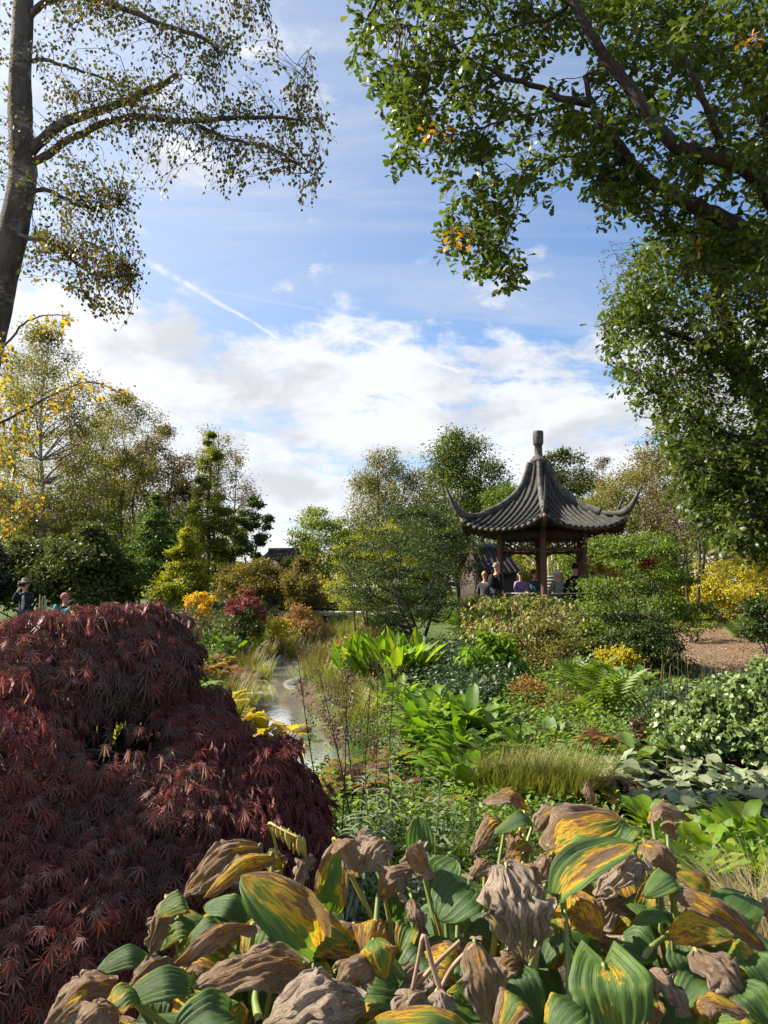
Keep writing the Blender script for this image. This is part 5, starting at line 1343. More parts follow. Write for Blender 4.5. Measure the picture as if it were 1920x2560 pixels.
def hosta_bed():
    def dep(y): return float(np.interp(y, [1990, 2100, 2250, 2400, 2560], [2.55, 2.28, 1.98, 1.76, 1.58]))
    groups = {'l': (620, 2.0, 'left part of the big withering hosta clump, brown curled leaves beside the red maple'),
              'm': (1140, 2.0, 'middle of the big withering hosta clump, around the large hanging taupe leaf'),
              'r': (1640, 2.02, 'right part of the big withering hosta clump, orange and yellow leaves beside dry grass')}
    plants = {}
    for k, (px, d, lab) in groups.items():
        g = at(px, d); plants[k] = (thing('hosta_plant', lab, 'hosta', g, 'withering hostas in the foreground'), g)

    # (base px, base py, tip px, tip py, width px, dead, options)
    B = 'shrivelled brown leaf'; Yl = 'yellow leaf with brown patches'; Gr = 'ribbed green leaf'; Or = 'orange brown folded leaf'
    spec = [
        (795, 2385, 602, 2188, 150, .40, dict(arch=.16, fold=.12, edge=.05, side=.34, tipg=-.05, label='large half green, half brown leaf', d=1.86, roll=-8)),
        (765, 2412, 486, 2472, 128, .92, dict(arch=.22, fold=-.15, curl=-.8, label=B, d=1.72)),
        (636, 2312, 412, 2440, 70, .70, dict(arch=.30, fold=-.5, curl=-.9, tipg=.1, edge=.2, label=Or, d=1.80)),
        (684, 2140, 508, 2246, 78, .57, dict(arch=.30, fold=-.45, curl=-.7, tipg=.0, label=Or, d=2.12)),
        (655, 2118, 456, 2244, 92, .80, dict(arch=.34, fold=-.3, curl=-.6, edge=.3, label=B, d=2.25)),
        (700, 2175, 672, 2125, 60, .62, dict(arch=.3, fold=-.3, label=Yl, d=2.2)),
        (930, 2388, 825, 2545, 120, .86, dict(arch=.55, fold=-.35, curl=-1.0, label=B, d=1.72)),
        (935, 2345, 965, 2450, 95, .42, dict(arch=.35, fold=-.2, curl=-.6, edge=.35, holes=.5, label='green and yellow leaf with holes and a brown rim', d=1.74)),
        (990, 2470, 850, 2462, 150, .22, dict(arch=.18, fold=.1, edge=.2, holes=.6, label='green leaf with holes', d=1.72)),
        (905, 2500, 645, 2590, 165, .98, dict(arch=.35, fold=-.2, curl=-.8, label=B, d=1.58)),
        (826, 2275, 845, 2098, 86, .38, dict(arch=.12, fold=.25, edge=.38, tipg=.35, label='upright green leaf with brown rim', d=2.05)),
        (838, 2100, 893, 2195, 72, .95, dict(arch=.6, fold=-.4, curl=-.9, label=B, d=2.05)),
        (775, 2140, 735, 2215, 60, .9, dict(arch=.4, fold=-.5, curl=-.6, label=B, d=2.1)),
        (945, 2238, 1035, 2172, 118, .96, dict(arch=.45, fold=-.35, curl=-1.0, label=B, d=1.98)),
        (970, 2100, 900, 2180, 100, .93, dict(arch=.4, fold=-.3, curl=-.7, label=B, d=2.08)),
        (930, 2120, 890, 2080, 60, .75, dict(arch=.3, fold=-.4, label=B, d=2.3)),
        (1185, 2592, 900, 2572, 78, .38, dict(arch=.22, fold=-.25, edge=.2, label='long yellow green leaf with brown streaks', d=1.52)),
        (1172, 2215, 1095, 2300, 140, .03, dict(arch=.18, fold=.08, edge=.06, tipg=.05, label=Gr, d=1.98, heart=.6)),
        (1262, 2168, 1318, 2415, 172, 1.0, dict(arch=.30, fold=-.22, curl=-.35, edge=.02, tipg=.03, label='large hanging taupe dead leaf', d=1.88, wr=.032)),
        (1300, 2160, 1350, 2225, 80, .86, dict(arch=.4, fold=-.5, curl=-.5, label=B, d=2.0)),
        (1225, 2165, 1180, 2190, 60, .80, dict(arch=.4, fold=-.5, label=B, d=2.0)),
        (1398, 2242, 1592, 2112, 135, .30, dict(arch=.10, fold=.42, curl=.35, edge=-.30, mid_=.42, tipg=.12, label='cupped green leaf with a withered orange middle', d=1.86, roll=-12)),
        (1435, 2232, 1505, 2348, 104, .55, dict(arch=.28, fold=-.3, curl=-.5, tipg=.02, edge=.08, label=Yl, d=1.90)),
        (1372, 2128, 1552, 2050, 142, .50, dict(arch=.24, fold=-.05, side=-.22, edge=.12, tipg=-.1, label='broad leaf, yellow orange on one side and green on the other', d=2.12, roll=10)),
        (1380, 2135, 1345, 2210, 60, .72, dict(arch=.3, fold=-.4, label=B, d=2.1)),
        (1618, 2045, 1728, 2050, 58, .78, dict(arch=.5, fold=-.4, curl=-.6, label=B, d=2.32)),
        (1665, 2050, 1690, 2100, 44, .85, dict(arch=.3, fold=-.4, label=B, d=2.35)),
        (1608, 2105, 1690, 2205, 90, .74, dict(arch=.42, fold=-.4, curl=-.6, label=B, d=2.2)),
        (1595, 2120, 1660, 2150, 62, .53, dict(arch=.4, fold=-.3, label=Yl, d=2.26)),
        (1605, 2150, 1488, 2242, 104, 1.0, dict(arch=.3, fold=-.3, curl=-.6, label=B, d=2.05)),
        (1692, 2218, 1610, 2242, 74, .16, dict(arch=.4, fold=-.3, edge=.2, tipg=.0, label='pale green leaf curling down', d=1.98)),
        (1695, 2226, 1920, 2378, 78, .68, dict(arch=.20, fold=-.4, curl=-.6, tipg=.02, label=Or, d=1.92)),
        (1672, 2322, 1832, 2340, 96, .50, dict(arch=.24, fold=-.25, curl=-.4, edge=.02, tipg=0, label='yellow leaf marked with dark brown rings', d=1.83)),
        (1768, 2252, 1690, 2182, 62, .40, dict(arch=.25, fold=.2, label=Yl, d=2.06)),
        (1513, 2422, 1548, 2600, 190, .22, dict(arch=.16, fold=.14, edge=.14, mid_=.34, tipg=-.12, heart=1.15, label='heart shaped green leaf with a brown middle', d=1.64)),
        (1612, 2425, 1724, 2545, 98, 1.0, dict(arch=.4, fold=-.4, curl=-1.1, label=B, d=1.66)),
        (1620, 2490, 1600, 2590, 90, .55, dict(arch=.25, fold=-.2, label=Yl, d=1.68)),
        (1735, 2512, 1872, 2535, 70, .82, dict(arch=.35, fold=-.4, curl=-.8, label=B, d=1.60)),
        (1738, 2378, 1905, 2552, 112, .94, dict(arch=.25, fold=-.35, curl=-.9, label=B, d=1.72)),
        (1812, 2398, 1918, 2425, 84, .36, dict(arch=.35, fold=-.15, edge=.2, label=Yl, d=1.84)),
        (1700, 2358, 1742, 2495, 84, .02, dict(arch=.15, fold=.15, label=Gr, d=1.86)),
        (1668, 2310, 1582, 2312, 44, .10, dict(arch=.3, fold=-.1, label=Gr, d=1.88)),
        (1640, 2300, 1560, 2250, 70, .12, dict(arch=.3, fold=.15, label=Gr, d=1.95)),
        (1610, 2290, 1640, 2200, 54, .42, dict(arch=.2, fold=.35, label=Yl, d=1.95)),
        (1048, 2192, 1092, 2200, 74, .76, dict(arch=1.3, fold=-.4, curl=-.5, label=B, d=2.02)),
        (1050, 2135, 1046, 2040, 72, .12, dict(arch=.1, fold=.25, edge=.25, label=Gr, d=2.2)),
        (1268, 2062, 1180, 2135, 68, .66, dict(arch=.5, fold=-.3, curl=-.4, tipg=.4, label=B, d=2.3)),
        (1300, 2075, 1270, 2140, 40, .9, dict(arch=.2, fold=-.5, label=B, d=2.3)),
        (1338, 2064, 1232, 2088, 44, .05, dict(arch=.35, fold=-.2, label=Gr, d=2.26)),
        (1322, 2016, 1206, 2004, 50, .60, dict(arch=.4, fold=-.3, curl=-.4, tipg=.25, label=Or, d=2.45)),
        (1402, 2030, 1334, 2082, 66, .68, dict(arch=.45, fold=-.4, curl=-.4, label=B, d=2.34)),
        (1330, 2120, 1260, 2150, 52, .6, dict(arch=.4, fold=-.3, label=Yl, d=2.24)),
        (1480, 2010, 1465, 1950, 40, .84, dict(arch=.2, fold=-.5, curl=-.8, label=B, d=2.5)),
        (1187, 2358, 1232, 2575, 122, .93, dict(arch=.25, fold=-.35, curl=-.6, label=B, d=1.70)),
        (1062, 2480, 985, 2575, 112, .95, dict(arch=.35, fold=-.4, curl=-.7, label=B, d=1.64)),
        (1095, 2470, 1120, 2560, 90, .97, dict(arch=.3, fold=-.4, curl=-.6, label=B, d=1.64)),
        (1312, 2508, 1240, 2590, 92, .50, dict(arch=.5, fold=-.2, edge=.45, label='green leaf with a brown rolled rim', d=1.58)),
        (1455, 2515, 1372, 2600, 112, .12, dict(arch=.25, fold=-.1, edge=.25, label=Gr, d=1.60)),
        (1030, 2246, 1062, 2372, 48, .9, dict(arch=.2, fold=-.5, curl=-.6, label=B, d=1.92)),
        (418, 2250, 376, 2405, 70, .95, dict(arch=.25, fold=-.4, curl=-.7, label=B, d=1.94)),
        (472, 2275, 388, 2292, 64, .26, dict(arch=.5, fold=-.1, edge=.25, label='yellow green curled leaf', d=1.96)),
        (292, 2448, 105, 2570, 118, .93, dict(arch=.32, fold=-.3, curl=-.8, label=B, d=1.68)),
        (372, 2398, 236, 2432, 60, .04, dict(arch=.3, fold=-.15, label=Gr, d=1.78)),
        (482, 2462, 296, 2515, 80, .08, dict(arch=.28, fold=-.1, edge=.28, label=Gr, d=1.66)),
        (425, 2395, 316, 2475, 58, .86, dict(arch=.3, fold=-.4, label=B, d=1.74)),
        (572, 2530, 436, 2590, 110, .05, dict(arch=.25, label=Gr, d=1.56)),
        (300, 2530, 160, 2600, 90, .85, dict(arch=.4, fold=-.3, curl=-.6, label=B, d=1.56)),
        (350, 2480, 250, 2550, 70, .35, dict(arch=.35, fold=-.2, label=Yl, d=1.62)),
        (615, 2292, 508, 2268, 66, .06, dict(arch=.3, fold=-.1, label=Gr, d=1.98)),
        (560, 2330, 470, 2360, 80, .08, dict(arch=.3, fold=-.1, label=Gr, d=1.9)),
        (640, 2450, 560, 2400, 60, .07, dict(arch=.3, label=Gr, d=1.85)),
        (720, 2480, 700, 2400, 90, .03, dict(arch=.2, label=Gr, d=1.84)),
        (1000, 2290, 985, 2200, 70, .1, dict(arch=.2, fold=.3, label=Gr, d=2.02)),
        (1030, 2320, 1000, 2380, 60, .3, dict(arch=.3, label=Gr, d=1.92)),
        (1100, 2200, 1140, 2150, 90, .05, dict(arch=.2, fold=.1, label=Gr, d=2.12)),
        (1260, 2330, 1165, 2310, 90, .0, dict(arch=.25, fold=.1, label=Gr, d=1.98)),
        (1380, 2330, 1345, 2420, 90, .02, dict(arch=.25, label=Gr, d=1.95)),
        (1480, 2400, 1420, 2330, 90, .03, dict(arch=.2, label=Gr, d=1.9)),
        (1560, 2350, 1640, 2400, 110, .0, dict(arch=.2, label=Gr, d=1.9)),
        (1580, 2070, 1540, 2120, 70, .08, dict(arch=.3, label=Gr, d=2.35)),
        (1760, 2450, 1700, 2520, 90, .05, dict(arch=.25, label=Gr, d=1.75)),
        (1850, 2480, 1925, 2560, 100, .1, dict(arch=.3, label=Gr, d=1.66)),
        (1870, 2400, 1930, 2470, 80, .05, dict(arch=.3, label=Gr, d=1.78)),
    ]
    for i, (bx, by, tx, ty, w, dead, o) in enumerate(spec):
        o = dict(o); d = o.pop('d'); dead = dead - (.19 if i % 2 else .08) if .8 <= dead < .97 else dead; o.setdefault('holes', .55 if dead > .6 and i % 3 == 0 else 0); mx = (bx + tx) / 2
        k = 'l' if mx < 860 else ('m' if mx < 1375 else 'r'); t, g = plants[k]
        dt = d + (.02 if ty < by else -.06)
        hosta_leaf(t, P(bx, by, d), P(tx, ty, dt), w * d / FPX, dead, 200 + i, crown=g, **o)
    # the green leaves underneath
    rng = np.random.default_rng(130)
    for i in range(120):
        k = 'lmr'[i % 3]; t, g = plants[k]; px = {'l': (330, 900), 'm': (850, 1420), 'r': (1350, 1940)}[k]
        x = rng.uniform(*px); y = rng.uniform(2180, 2640); d = dep(min(y, 2560)) + rng.uniform(.05, .38)
        if x < 560 and y < 2330 + (560 - x) * .6: continue
        b = P(x, y, d); b[2] = min(b[2], .72) - rng.uniform(.04, .2)
        if b[2] < .06: b[2] = rng.uniform(.1, .3)
        a = rng.uniform(0, 6.28); L = rng.uniform(.13, .22)
        tip = b + np.array((math.cos(a) * L, math.sin(a) * L * .8 - .05, rng.uniform(-.10, .03)))
        dead = rng.choice([.0, .05, .1, .3, .9], p=[.4, .25, .15, .1, .1])
        hosta_leaf(t, b, tip, L * rng.uniform(.6, .8), dead, 400 + i, arch=.2, fold=rng.uniform(-.2, .2), crown=g, nu=16, nv=12, holes=.3 if i % 4 == 0 else 0)
    # the upper storey of withering and yellowing leaves between the ones above
    rng = np.random.default_rng(137)
    top = lambda x: np.interp(x, [120, 300, 480, 700, 1000, 1200, 1400, 1650, 1920], [2540, 2430, 2260, 2130, 2130, 2130, 2110, 2120, 2330])
    for i in range(64):
        x = 260 + 1660 * (i + rng.random()) / 64; y = top(x) + rng.uniform(25, 330); d = dep(min(y, 2560)) + rng.uniform(.06, .2)
        k = 'l' if x < 860 else ('m' if x < 1375 else 'r'); t, g = plants[k]
        b = P(x, y, d); a = rng.uniform(-.2, 3.34) + math.pi; L = rng.uniform(.12, .19)
        tp = b + np.array((math.cos(a) * L, math.sin(a) * L * .6, rng.uniform(-.75, -.05) * L))
        dead = rng.choice([.05, .3, .46, .56, .70, .92], p=[.16, .16, .20, .20, .16, .12])
        hosta_leaf(t, b, tp, L * rng.uniform(.55, .8) * (1 if dead < .6 else .8), dead, 600 + i, arch=rng.uniform(.2, .45), fold=rng.uniform(-.4, .15), curl=-.5 if dead > .5 else -.1, crown=g, nu=28, nv=20, holes=.35 if i % 5 == 0 else 0)
    # pale broken stalks and the arching seed stalk with hanging pods
    t, g = plants['m']
    for q in ([(1030, 2480, 1.66), (1046, 2400, 1.66), (1060, 2338, 1.66), (1080, 2410, 1.65), (1102, 2478, 1.64)], [(1150, 2352, 1.74), (1080, 2420, 1.72), (1000, 2520, 1.7)], [(1185, 2362, 1.70), (1130, 2420, 1.70), (1090, 2500, 1.68)]):
        w = spline([P(*p) for p in q], 18); b = MB(); b.tube(w, np.linspace(.0045, .006, 18), 6); b.obj('dead_stalk', M['dead_stalk'], t, smooth=True)
    for (a, c, e, r) in (((1290, 2600, 1.75), (1330, 2400, 1.85), (1395, 2245, 1.88), .012), ((1255, 2600, 1.7), (1330, 2440, 1.78), (1350, 2330, 1.9), .010), ((1430, 2600, 1.72), (1420, 2400, 1.8), (1412, 2250, 1.88), .009),
                         ((1560, 2500, 1.8), (1620, 2380, 1.85), (1690, 2320, 1.9), .011), ((1210, 2600, 1.7), (1240, 2480, 1.85), (1260, 2340, 1.95), .010), ((930, 2480, 1.85), (938, 2350, 1.92), (945, 2235, 1.98), .012), ((650, 2560, 1.7), (640, 2480, 1.8), (690, 2400, 1.85), .010)):
        w = spline([P(*a), P(*c), P(*e)], 14); b = MB(); b.tube(w, np.linspace(r * 1.15, r * .45, 14), 8); b.obj('leaf_stalk', M['stalk_green'], plants['l' if a[0] < 800 else 'm' if a[0] < 1400 else 'r'][0], smooth=True)
    t, g = plants['l']
    st = spline([g, P(700, 2300, 2.25), P(690, 2120, 2.2), P(672, 2060, 2.12), P(700, 2072, 2.08), P(742, 2092, 2.05)], 30)
    b = MB(); b.tube(st, np.linspace(.006, .003, 30), 6); sc = b.obj('seed_stalk', M['stalk_yellow'], t, smooth=True)
    rng = np.random.default_rng(131)
    for i in range(22):
        u = i / 21; p = P(680 + 78 * u ** .7 + rng.normal(0, 3), 2062 + 32 * u + rng.normal(0, 3), 2.1 + rng.normal(0, .02)); L = rng.uniform(.035, .062) * (.7 + .4 * u)
        e = p + np.array((rng.normal(0, .006) + .006, rng.normal(0, .006), -L))
        bb = MB(); bb.tube(spline([p, p * .6 + e * .4 + rng.normal(0, .002, 3), e], 7), [.0012, .003, .0055, .0062, .0058, .0045, .001], 6); bb.obj('seed_pod', M['pod'], sc, origin=ORG[sc.name] if False else p, smooth=True)


M['dead_stalk'] = mat('dry_stalk', (.30, .22, .14), .8, .3, (20., (.20, .13, .08)))
M['pod'] = mat('yellow_seed_pod', (.36, .27, .06), .5, .4, (30., (.26, .20, .05)))
hosta_bed()


# ------------------------------------------------------------------ rosette plants: every leaf an object of its own, leaf meshes shared
def blade(L=1.0, W=.4, stalk=.2, arch=.25, fold=.2, nod=0.0, shape='oblong', nu=6, wav=.03, seed=0):
    """leaf along +Y from the origin, face up: stalk then blade, turned down by nod"""
    rng = np.random.default_rng(seed)
    u = np.linspace(0, 1, nu + 1)
    pr = {'oblong': u ** .5 * (1 - u) ** .45, 'lance': u ** .7 * (1 - u) ** .8, 'heart': np.maximum(u, .12) ** .25 * (1 - u) ** .55, 'strap': np.minimum(1, u * 6 + .3) * (1 - u) ** .35}[shape]
    pr = pr / pr.max() * W / 2
    ang = -nod - arch * 2 * u; dy = np.cos(ang); dz = np.sin(ang)
    y = stalk + np.concatenate(([0], np.cumsum((dy[1:] + dy[:-1]) / 2) * L / nu)); z = np.concatenate(([0], np.cumsum((dz[1:] + dz[:-1]) / 2) * L / nu))
    V = []
    for i in range(nu + 1):
        for s in (-1, -.5, 0, .5, 1):
            n = np.array((0, -dz[i], dy[i]))
            p = np.array((s * pr[i] * math.cos(fold), y[i], z[i])) + n * (abs(s) * pr[i] * math.sin(fold) + wav * L * math.sin(u[i] * 11 + 3 * s + seed) * abs(s) ** 2)
            if shape == 'heart' and i <= 1: p = p - np.array((0, dy[i], dz[i])) * abs(s) * W * .22
            V.append(p)
    F = []
    for i in range(nu):
        for j in range(4):
            q = i * 5 + j; F.append((q, q + 1, q + 6, q + 5))
    b = len(V); r = .012 * L + .002
    if stalk > 0:
        for yy in (0, stalk + .02 * L):
            V += [(-r, yy, -.001), (r, yy, -.001), (0, yy, -r * 1.6)]
        F += [(b, b + 1, b + 4, b + 3), (b + 1, b + 2, b + 5, b + 4), (b + 2, b, b + 3, b + 5)]
    return np.array(V), np.array(F)


def palm_leaf(n, stalk, nod, w=.32, spread=150, droop=.35, seed=0):
    V, F = tpl_palmate(n, spread, w, droop, seg=4)
    c, s = math.cos(-nod), math.sin(-nod)
    V = np.stack([V[:, 0], V[:, 1] * c - V[:, 2] * s + stalk, V[:, 1] * s + V[:, 2] * c], 1)
    b = len(V); r = .014
    V = np.vstack([V, [(-r, 0, 0), (r, 0, 0), (0, 0, -r * 1.6), (-r, stalk + .02, 0), (r, stalk + .02, 0), (0, stalk + .02, -r * 1.6)]])
    F = np.vstack([F, [(b, b + 1, b + 4), (b, b + 4, b + 3), (b + 1, b + 2, b + 5), (b + 1, b + 5, b + 4)]])
    return V, F


POOL = {}


def pool(key, m, gens):
    if key not in POOL:
        POOL[key] = [mesh_of('leaf', V, F, M[m], rnd=np.full(len(V), i / max(1, len(gens))), smooth=True) for i, (V, F) in enumerate(gens)]
    return POOL[key]


def rosette(name, label, cat, loc, meshes, n, scale, tilt, rng, rad=.05, group=None, fan=None, jit=7, rl=.35):
    t = thing(name, label, cat, loc, group)
    for i in range(n):
        az = i * 2.39996 + rng.uniform(-.4, .4); f = (i + .5) / n
        if fan is not None: az = fan + rng.normal(0, .5)
        el = R(tilt[0] + (tilt[1] - tilt[0]) * f + rng.normal(0, jit)); sc = rng.uniform(*scale)
        o = link('leaf', meshes[rng.integers(0, len(meshes))], t, np.asarray(loc) + (rad * f ** .5 * math.cos(az + 1.57), rad * f ** .5 * math.sin(az + 1.57), .01))
        o.rotation_euler = Matrix.Rotation(az, 3, 'Z').to_matrix() if False else (Matrix.Rotation(az, 3, 'Z') @ Matrix.Rotation(el, 3, 'X') @ Matrix.Rotation(rng.normal(0, rl), 3, 'Y')).to_euler()
        o.scale = (sc * rng.uniform(.85, 1.15), sc, sc)
    return t


def tuft(name, label, cat, loc, n, L, spread, lean, droop, m, rng, w=.006, group=None, seg=5, parent=None, kind=None, color=None):
    loc = np.asarray(loc, float)
    a = rng.uniform(0, 6.283, n); r = spread * np.sqrt(rng.random(n)); ln = L * rng.uniform(.55, 1.1, n)
    b = loc + np.stack([r * np.cos(a), r * np.sin(a), np.zeros(n) - .02], 1)
    az = a + rng.normal(0, .7, n); o = np.stack([np.cos(az), np.sin(az), np.zeros(n)], 1); sd = np.stack([-np.sin(az), np.cos(az), np.zeros(n)], 1)
    le = lean * rng.uniform(.2, 1.3, n); dr = droop * rng.uniform(.4, 1.4, n)
    t = np.linspace(0, 1, seg)
    P_ = b[:, None] + (0, 0, 1) * (ln[:, None] * (t - (dr[:, None] * .55) * t ** 2.2))[..., None] + o[:, None] * (ln[:, None] * (le[:, None] * t + dr[:, None] * .6 * t ** 2))[..., None]
    wd = w * (1 - t ** 1.6 * .92)
    V = np.stack([P_ - sd[:, None] * wd[None, :, None], P_ + sd[:, None] * wd[None, :, None]], 2).reshape(-1, 3)
    k = (np.arange(n)[:, None] * seg + np.arange(seg - 1)[None]).ravel() * 2
    F = np.stack([k, k + 1, k + 3, k + 2], -1)
    ob = obj(name, V, F, M[m], parent, origin=loc, rnd=np.repeat(rng.random(n), seg * 2))
    if label: tag(ob, label, cat, group)
    if kind: ob['kind'] = kind
    return ob


# ------------------------------------------------------------------ planting of the stream garden
def gp(px, py):
    return ground_px(px, py)


def planting():
    rng = np.random.default_rng(140)
    dock = pool('dock', 'dock_leaf', [blade(1, .34, .12, .35, .22, 0, 'oblong', 6, .03, s) for s in range(5)])
    lime = pool('lime', 'lime_leaf', [blade(1, .24, .15, .12 + .05 * s, .25, 0, 'lance', 6, .015, s) for s in range(4)])
    heart = pool('heart', 'grey_leaf', [blade(1, .92, .95, .18 + .1 * (s % 3), .25 - .2 * (s % 2), R(40 + 14 * (s % 3)), 'heart', 5, .05, s) for s in range(6)])
    lush = pool('lush', 'lime_leaf', [blade(1, .5, .35, .3, .2, R(15), 'oblong', 6, .03, s) for s in range(4)])
    midl = pool('mid', 'mid_leaf', [blade(1, .55, .35, .3, .2, R(15), 'oblong', 6, .03, s) for s in range(4)])
    yel = pool('yellow', 'yellow_leaf', [blade(1, .6, .6, .5, .2, R(25), 'oblong', 6, .05, s) for s in range(5)])
    rodg = pool('rodg', 'rodgersia_leaf', [palm_leaf(6 + s % 2, 1.1, R(55), .42, 150, .3, s) for s in range(4)])
    rodr = pool('rodr', 'rodgersia_red', [palm_leaf(6, .8, R(55), .42, 150, .45, s) for s in range(3)])
    rodgr = pool('rodgr', 'mid_leaf', [palm_leaf(7, .9, R(60), .30, 160, .3, s) for s in range(3)])

    # bright green clump right of the stream
    for i, (x, y) in enumerate(((1000, 1745), (1045, 1770), (1085, 1765), (1130, 1790), (1050, 1815), (1095, 1830), (1150, 1835), (1180, 1800), (1075, 1870), (1120, 1880), (1160, 1880), (1130, 1945), (1170, 1940), (965, 1735), (1150, 1985))):
        rosette('dock_plant', 'bright green broad leaved plant right of the stream', 'plant', gp(x, y + 20), dock, 16, (.30, .46), (74, 14), rng, .06, 'bright green leafy patch right of the stream')
    for i, (x, y) in enumerate(((1240, 1905), (1290, 1890), (1225, 1850))):
        rosette('dock_plant', ('dark shiny leaved clump right of the bright green patch', 'dark leaved rosette at the edge of the bare soil', 'green rosette between the bright patch and the bare soil')[i], 'plant', gp(x, y), midl, 14, (.22, .34), (70, 15), rng, .05)
    # tall lance leaved clump below the fine leaved tree
    for i, (x, y) in enumerate(((885, 1700), (915, 1706), (950, 1702), (985, 1708), (1015, 1705), (1045, 1700), (930, 1690), (1000, 1690))):
        rosette('arum_lily_plant', 'bright green plant of tall upright pointed leaves', 'plant', gp(x, y + 8), lime, 16, (.55, .85), (86, 55), rng, .10, 'upright bright green clump')
    # pale whorled bush right of it
    # round grey leaves
    for i in range(30):
        x, y = sample_poly(rng, [(1545, 1880), (1700, 1900), (1920, 1900), (1925, 2045), (1780, 2060), (1660, 2010), (1560, 1960)], 1)[0]
        rosette('brunnera_plant', 'grey green round leaved plant in the low patch', 'plant', gp(x, y + 42), heart, 18, (.08, .135), (88, 30), rng, .07, 'grey green round leaved patch', jit=17, rl=.6)
    # lush broad leaves at lower right
    for i, (x, y, lab) in enumerate(((1760, 2165, 'yellow green leafy plant left of the dry grass tuft'), (1800, 2110, 'pale green leafy plant below the grey round leaves'), (1860, 2100, 'large leaved bright green plant at the right edge'), (1920, 2140, 'bright green plant cut by the right edge above dry grass'), (1900, 2210, 'green leafy plant in front of the bright one at the right edge'), (1690, 2120, 'small bright green plant behind the orange hosta leaves'), (1740, 2225, 'round leaved light green plant beside the hosta'), (1830, 2190, 'pointed leaved green plant above the dry grass'), (1620, 2075, 'lime green plant between hosta and grey leaves'))):
        g = gp(x, y + 25)
        rosette('broad_leaf_plant', lab, 'plant', g, dock if i % 2 else lush, 22, (.17, .27), (84, 25), rng, .06)
    # yellow hostas by the water
    for i, (x, y, lab) in enumerate(((690, 1880, 'yellow autumn hosta on the left bank beside the water'), (745, 1870, 'big yellow leaved hosta drooping over the stream'), (640, 1850, 'pale yellow hosta behind the maple edge'), (600, 1800, 'small yellow green plant at the maple edge by the stream'))):
        rosette('yellow_hosta', lab, 'hosta', gp(x - 35, y - 5), yel, 13, (.22, .36), (88, 48), rng, .06)
    # rodgersias in autumn colour
    for i, (x, y, s, ml, lab) in enumerate(((890, 2000, .34, rodg, 'yellow brown star leaved plant beside the tall dark stems'), (900, 1960, .34, rodg, 'ochre star leaved plant behind the lily stems'), (960, 1950, .30, rodr, 'dark red star leaved plant left of the bright green patch'), (1010, 1985, .30, rodr, 'red brown drooping leaved plant above the hosta'), (935, 1900, .3, rodg, 'yellow star leaved plant at the water edge'), (1000, 1900, .28, rodg, 'olive star leaved plant at the foot of the bright green patch'), (1120, 2040, .30, rodg, 'ochre upright leaves behind the green hosta leaf'),
                                             (930, 1830, .25, rodr, 'small red brown plant by the far water edge'), (870, 1975, .26, rodg, 'yellow leaved plant directly right of the stream'))):
        rosette('rodgersia_plant', lab, 'plant', gp(x, y + 40), ml, 8, (s * .42, s * .66), (82, 55), rng, .08)
    for i, (x, y, s, ml, lab) in enumerate(((520, 1700, .42, rodg, 'orange brown star leaved clump left of the stream'), (580, 1710, .42, rodg, 'yellow star leaved plant above the left bank grass'), (470, 1690, .40, rodr, 'red brown star leaved plant by the maple top'), (620, 1700, .40, rodg, 'ochre star leaved plant at the stream bend'), (545, 1670, .38, rodg, 'olive star leaves behind the orange clump'), (500, 1740, .38, rodgr, 'green star leaved plant below the orange clump'))):
        rosette('rodgersia_plant', lab, 'plant', gp(x, y + 15), ml, 11, (s * .5, s * .78), (82, 45), rng, .10)
    for i, (x, y, ml, lab) in enumerate(((1400, 1850, midl, 'small green rosette alone on the bare soil'), (1445, 1905, rodgr, 'little star leaved green plant on the bare soil'), (1490, 1890, rodg, 'little olive star leaved plant on the bare soil'), (1520, 2020, rodg, 'brown star leaved plant behind the yellow hosta leaf'), (1485, 2020, rodg, 'yellow green star leaved plant beside the golden grass'))):
        rosette('rosette_plant', lab, 'plant', gp(x, y + 10), ml, 8, (.18, .26) if ml is midl else (.16, .22), (75, 30), rng, .03)
    for i in range(9):
        x, y = sample_poly(rng, [(1540, 1850), (1700, 1840), (1760, 1890), (1560, 1900)], 1)[0]
        rosette('bergenia_plant', 'dark broad leaved plant behind grey round leaves', 'plant', gp(x, y + 20), midl, 9, (.2, .3), (70, 20), rng, .05, 'broad leaved row behind the grey leaves')
    for i in range(10):
        x, y = sample_poly(rng, [(1460, 1660), (1560, 1650), (1640, 1690), (1620, 1740), (1500, 1730)], 1)[0]
        rosette('bergenia_plant', 'dark broad leaved plant under the right shrub', 'plant', gp(x, y + 10), midl, 10, (.25, .38), (70, 18), rng, .06, 'broad leaved plants under the right shrub')
    # left bank hostas
    for i, (x, y) in enumerate(((560, 1580), (600, 1590), (650, 1600), (690, 1605), (540, 1610), (590, 1620), (640, 1625), (715, 1620), (670, 1580))):
        rosette('green_hosta', 'bright green hosta on the far left bank', 'hosta', gp(x, y + 8), dock, 14, (.34, .5), (70, 15), rng, .08, 'bright green hostas on the far left bank')
    # ferns: fronds as parts
    def frond(seed):
        n = 12; V = []; F = []; rg = np.random.default_rng(seed)
        for i in range(n):
            u = (i + 1) / (n + 1); y = u; z = .25 * math.sin(u * 2.4) - .25 * u * u; w = .30 * math.sin(math.pi * min(1, u * .9 + .08)) ** .8
            for s in (-1, 1):
                b = len(V); V += [(0, y - .03, z), (s * w * .5, y + .035, z - .02), (s * w, y + .09, z - .06), (s * w * .5, y - .03, z - .015)]; F.append((b, b + 1, b + 2, b + 3) if s > 0 else (b, b + 3, b + 2, b + 1))
        return np.array(V), np.array(F)
    fr = pool('frond', 'fern', [frond(s) for s in range(3)])
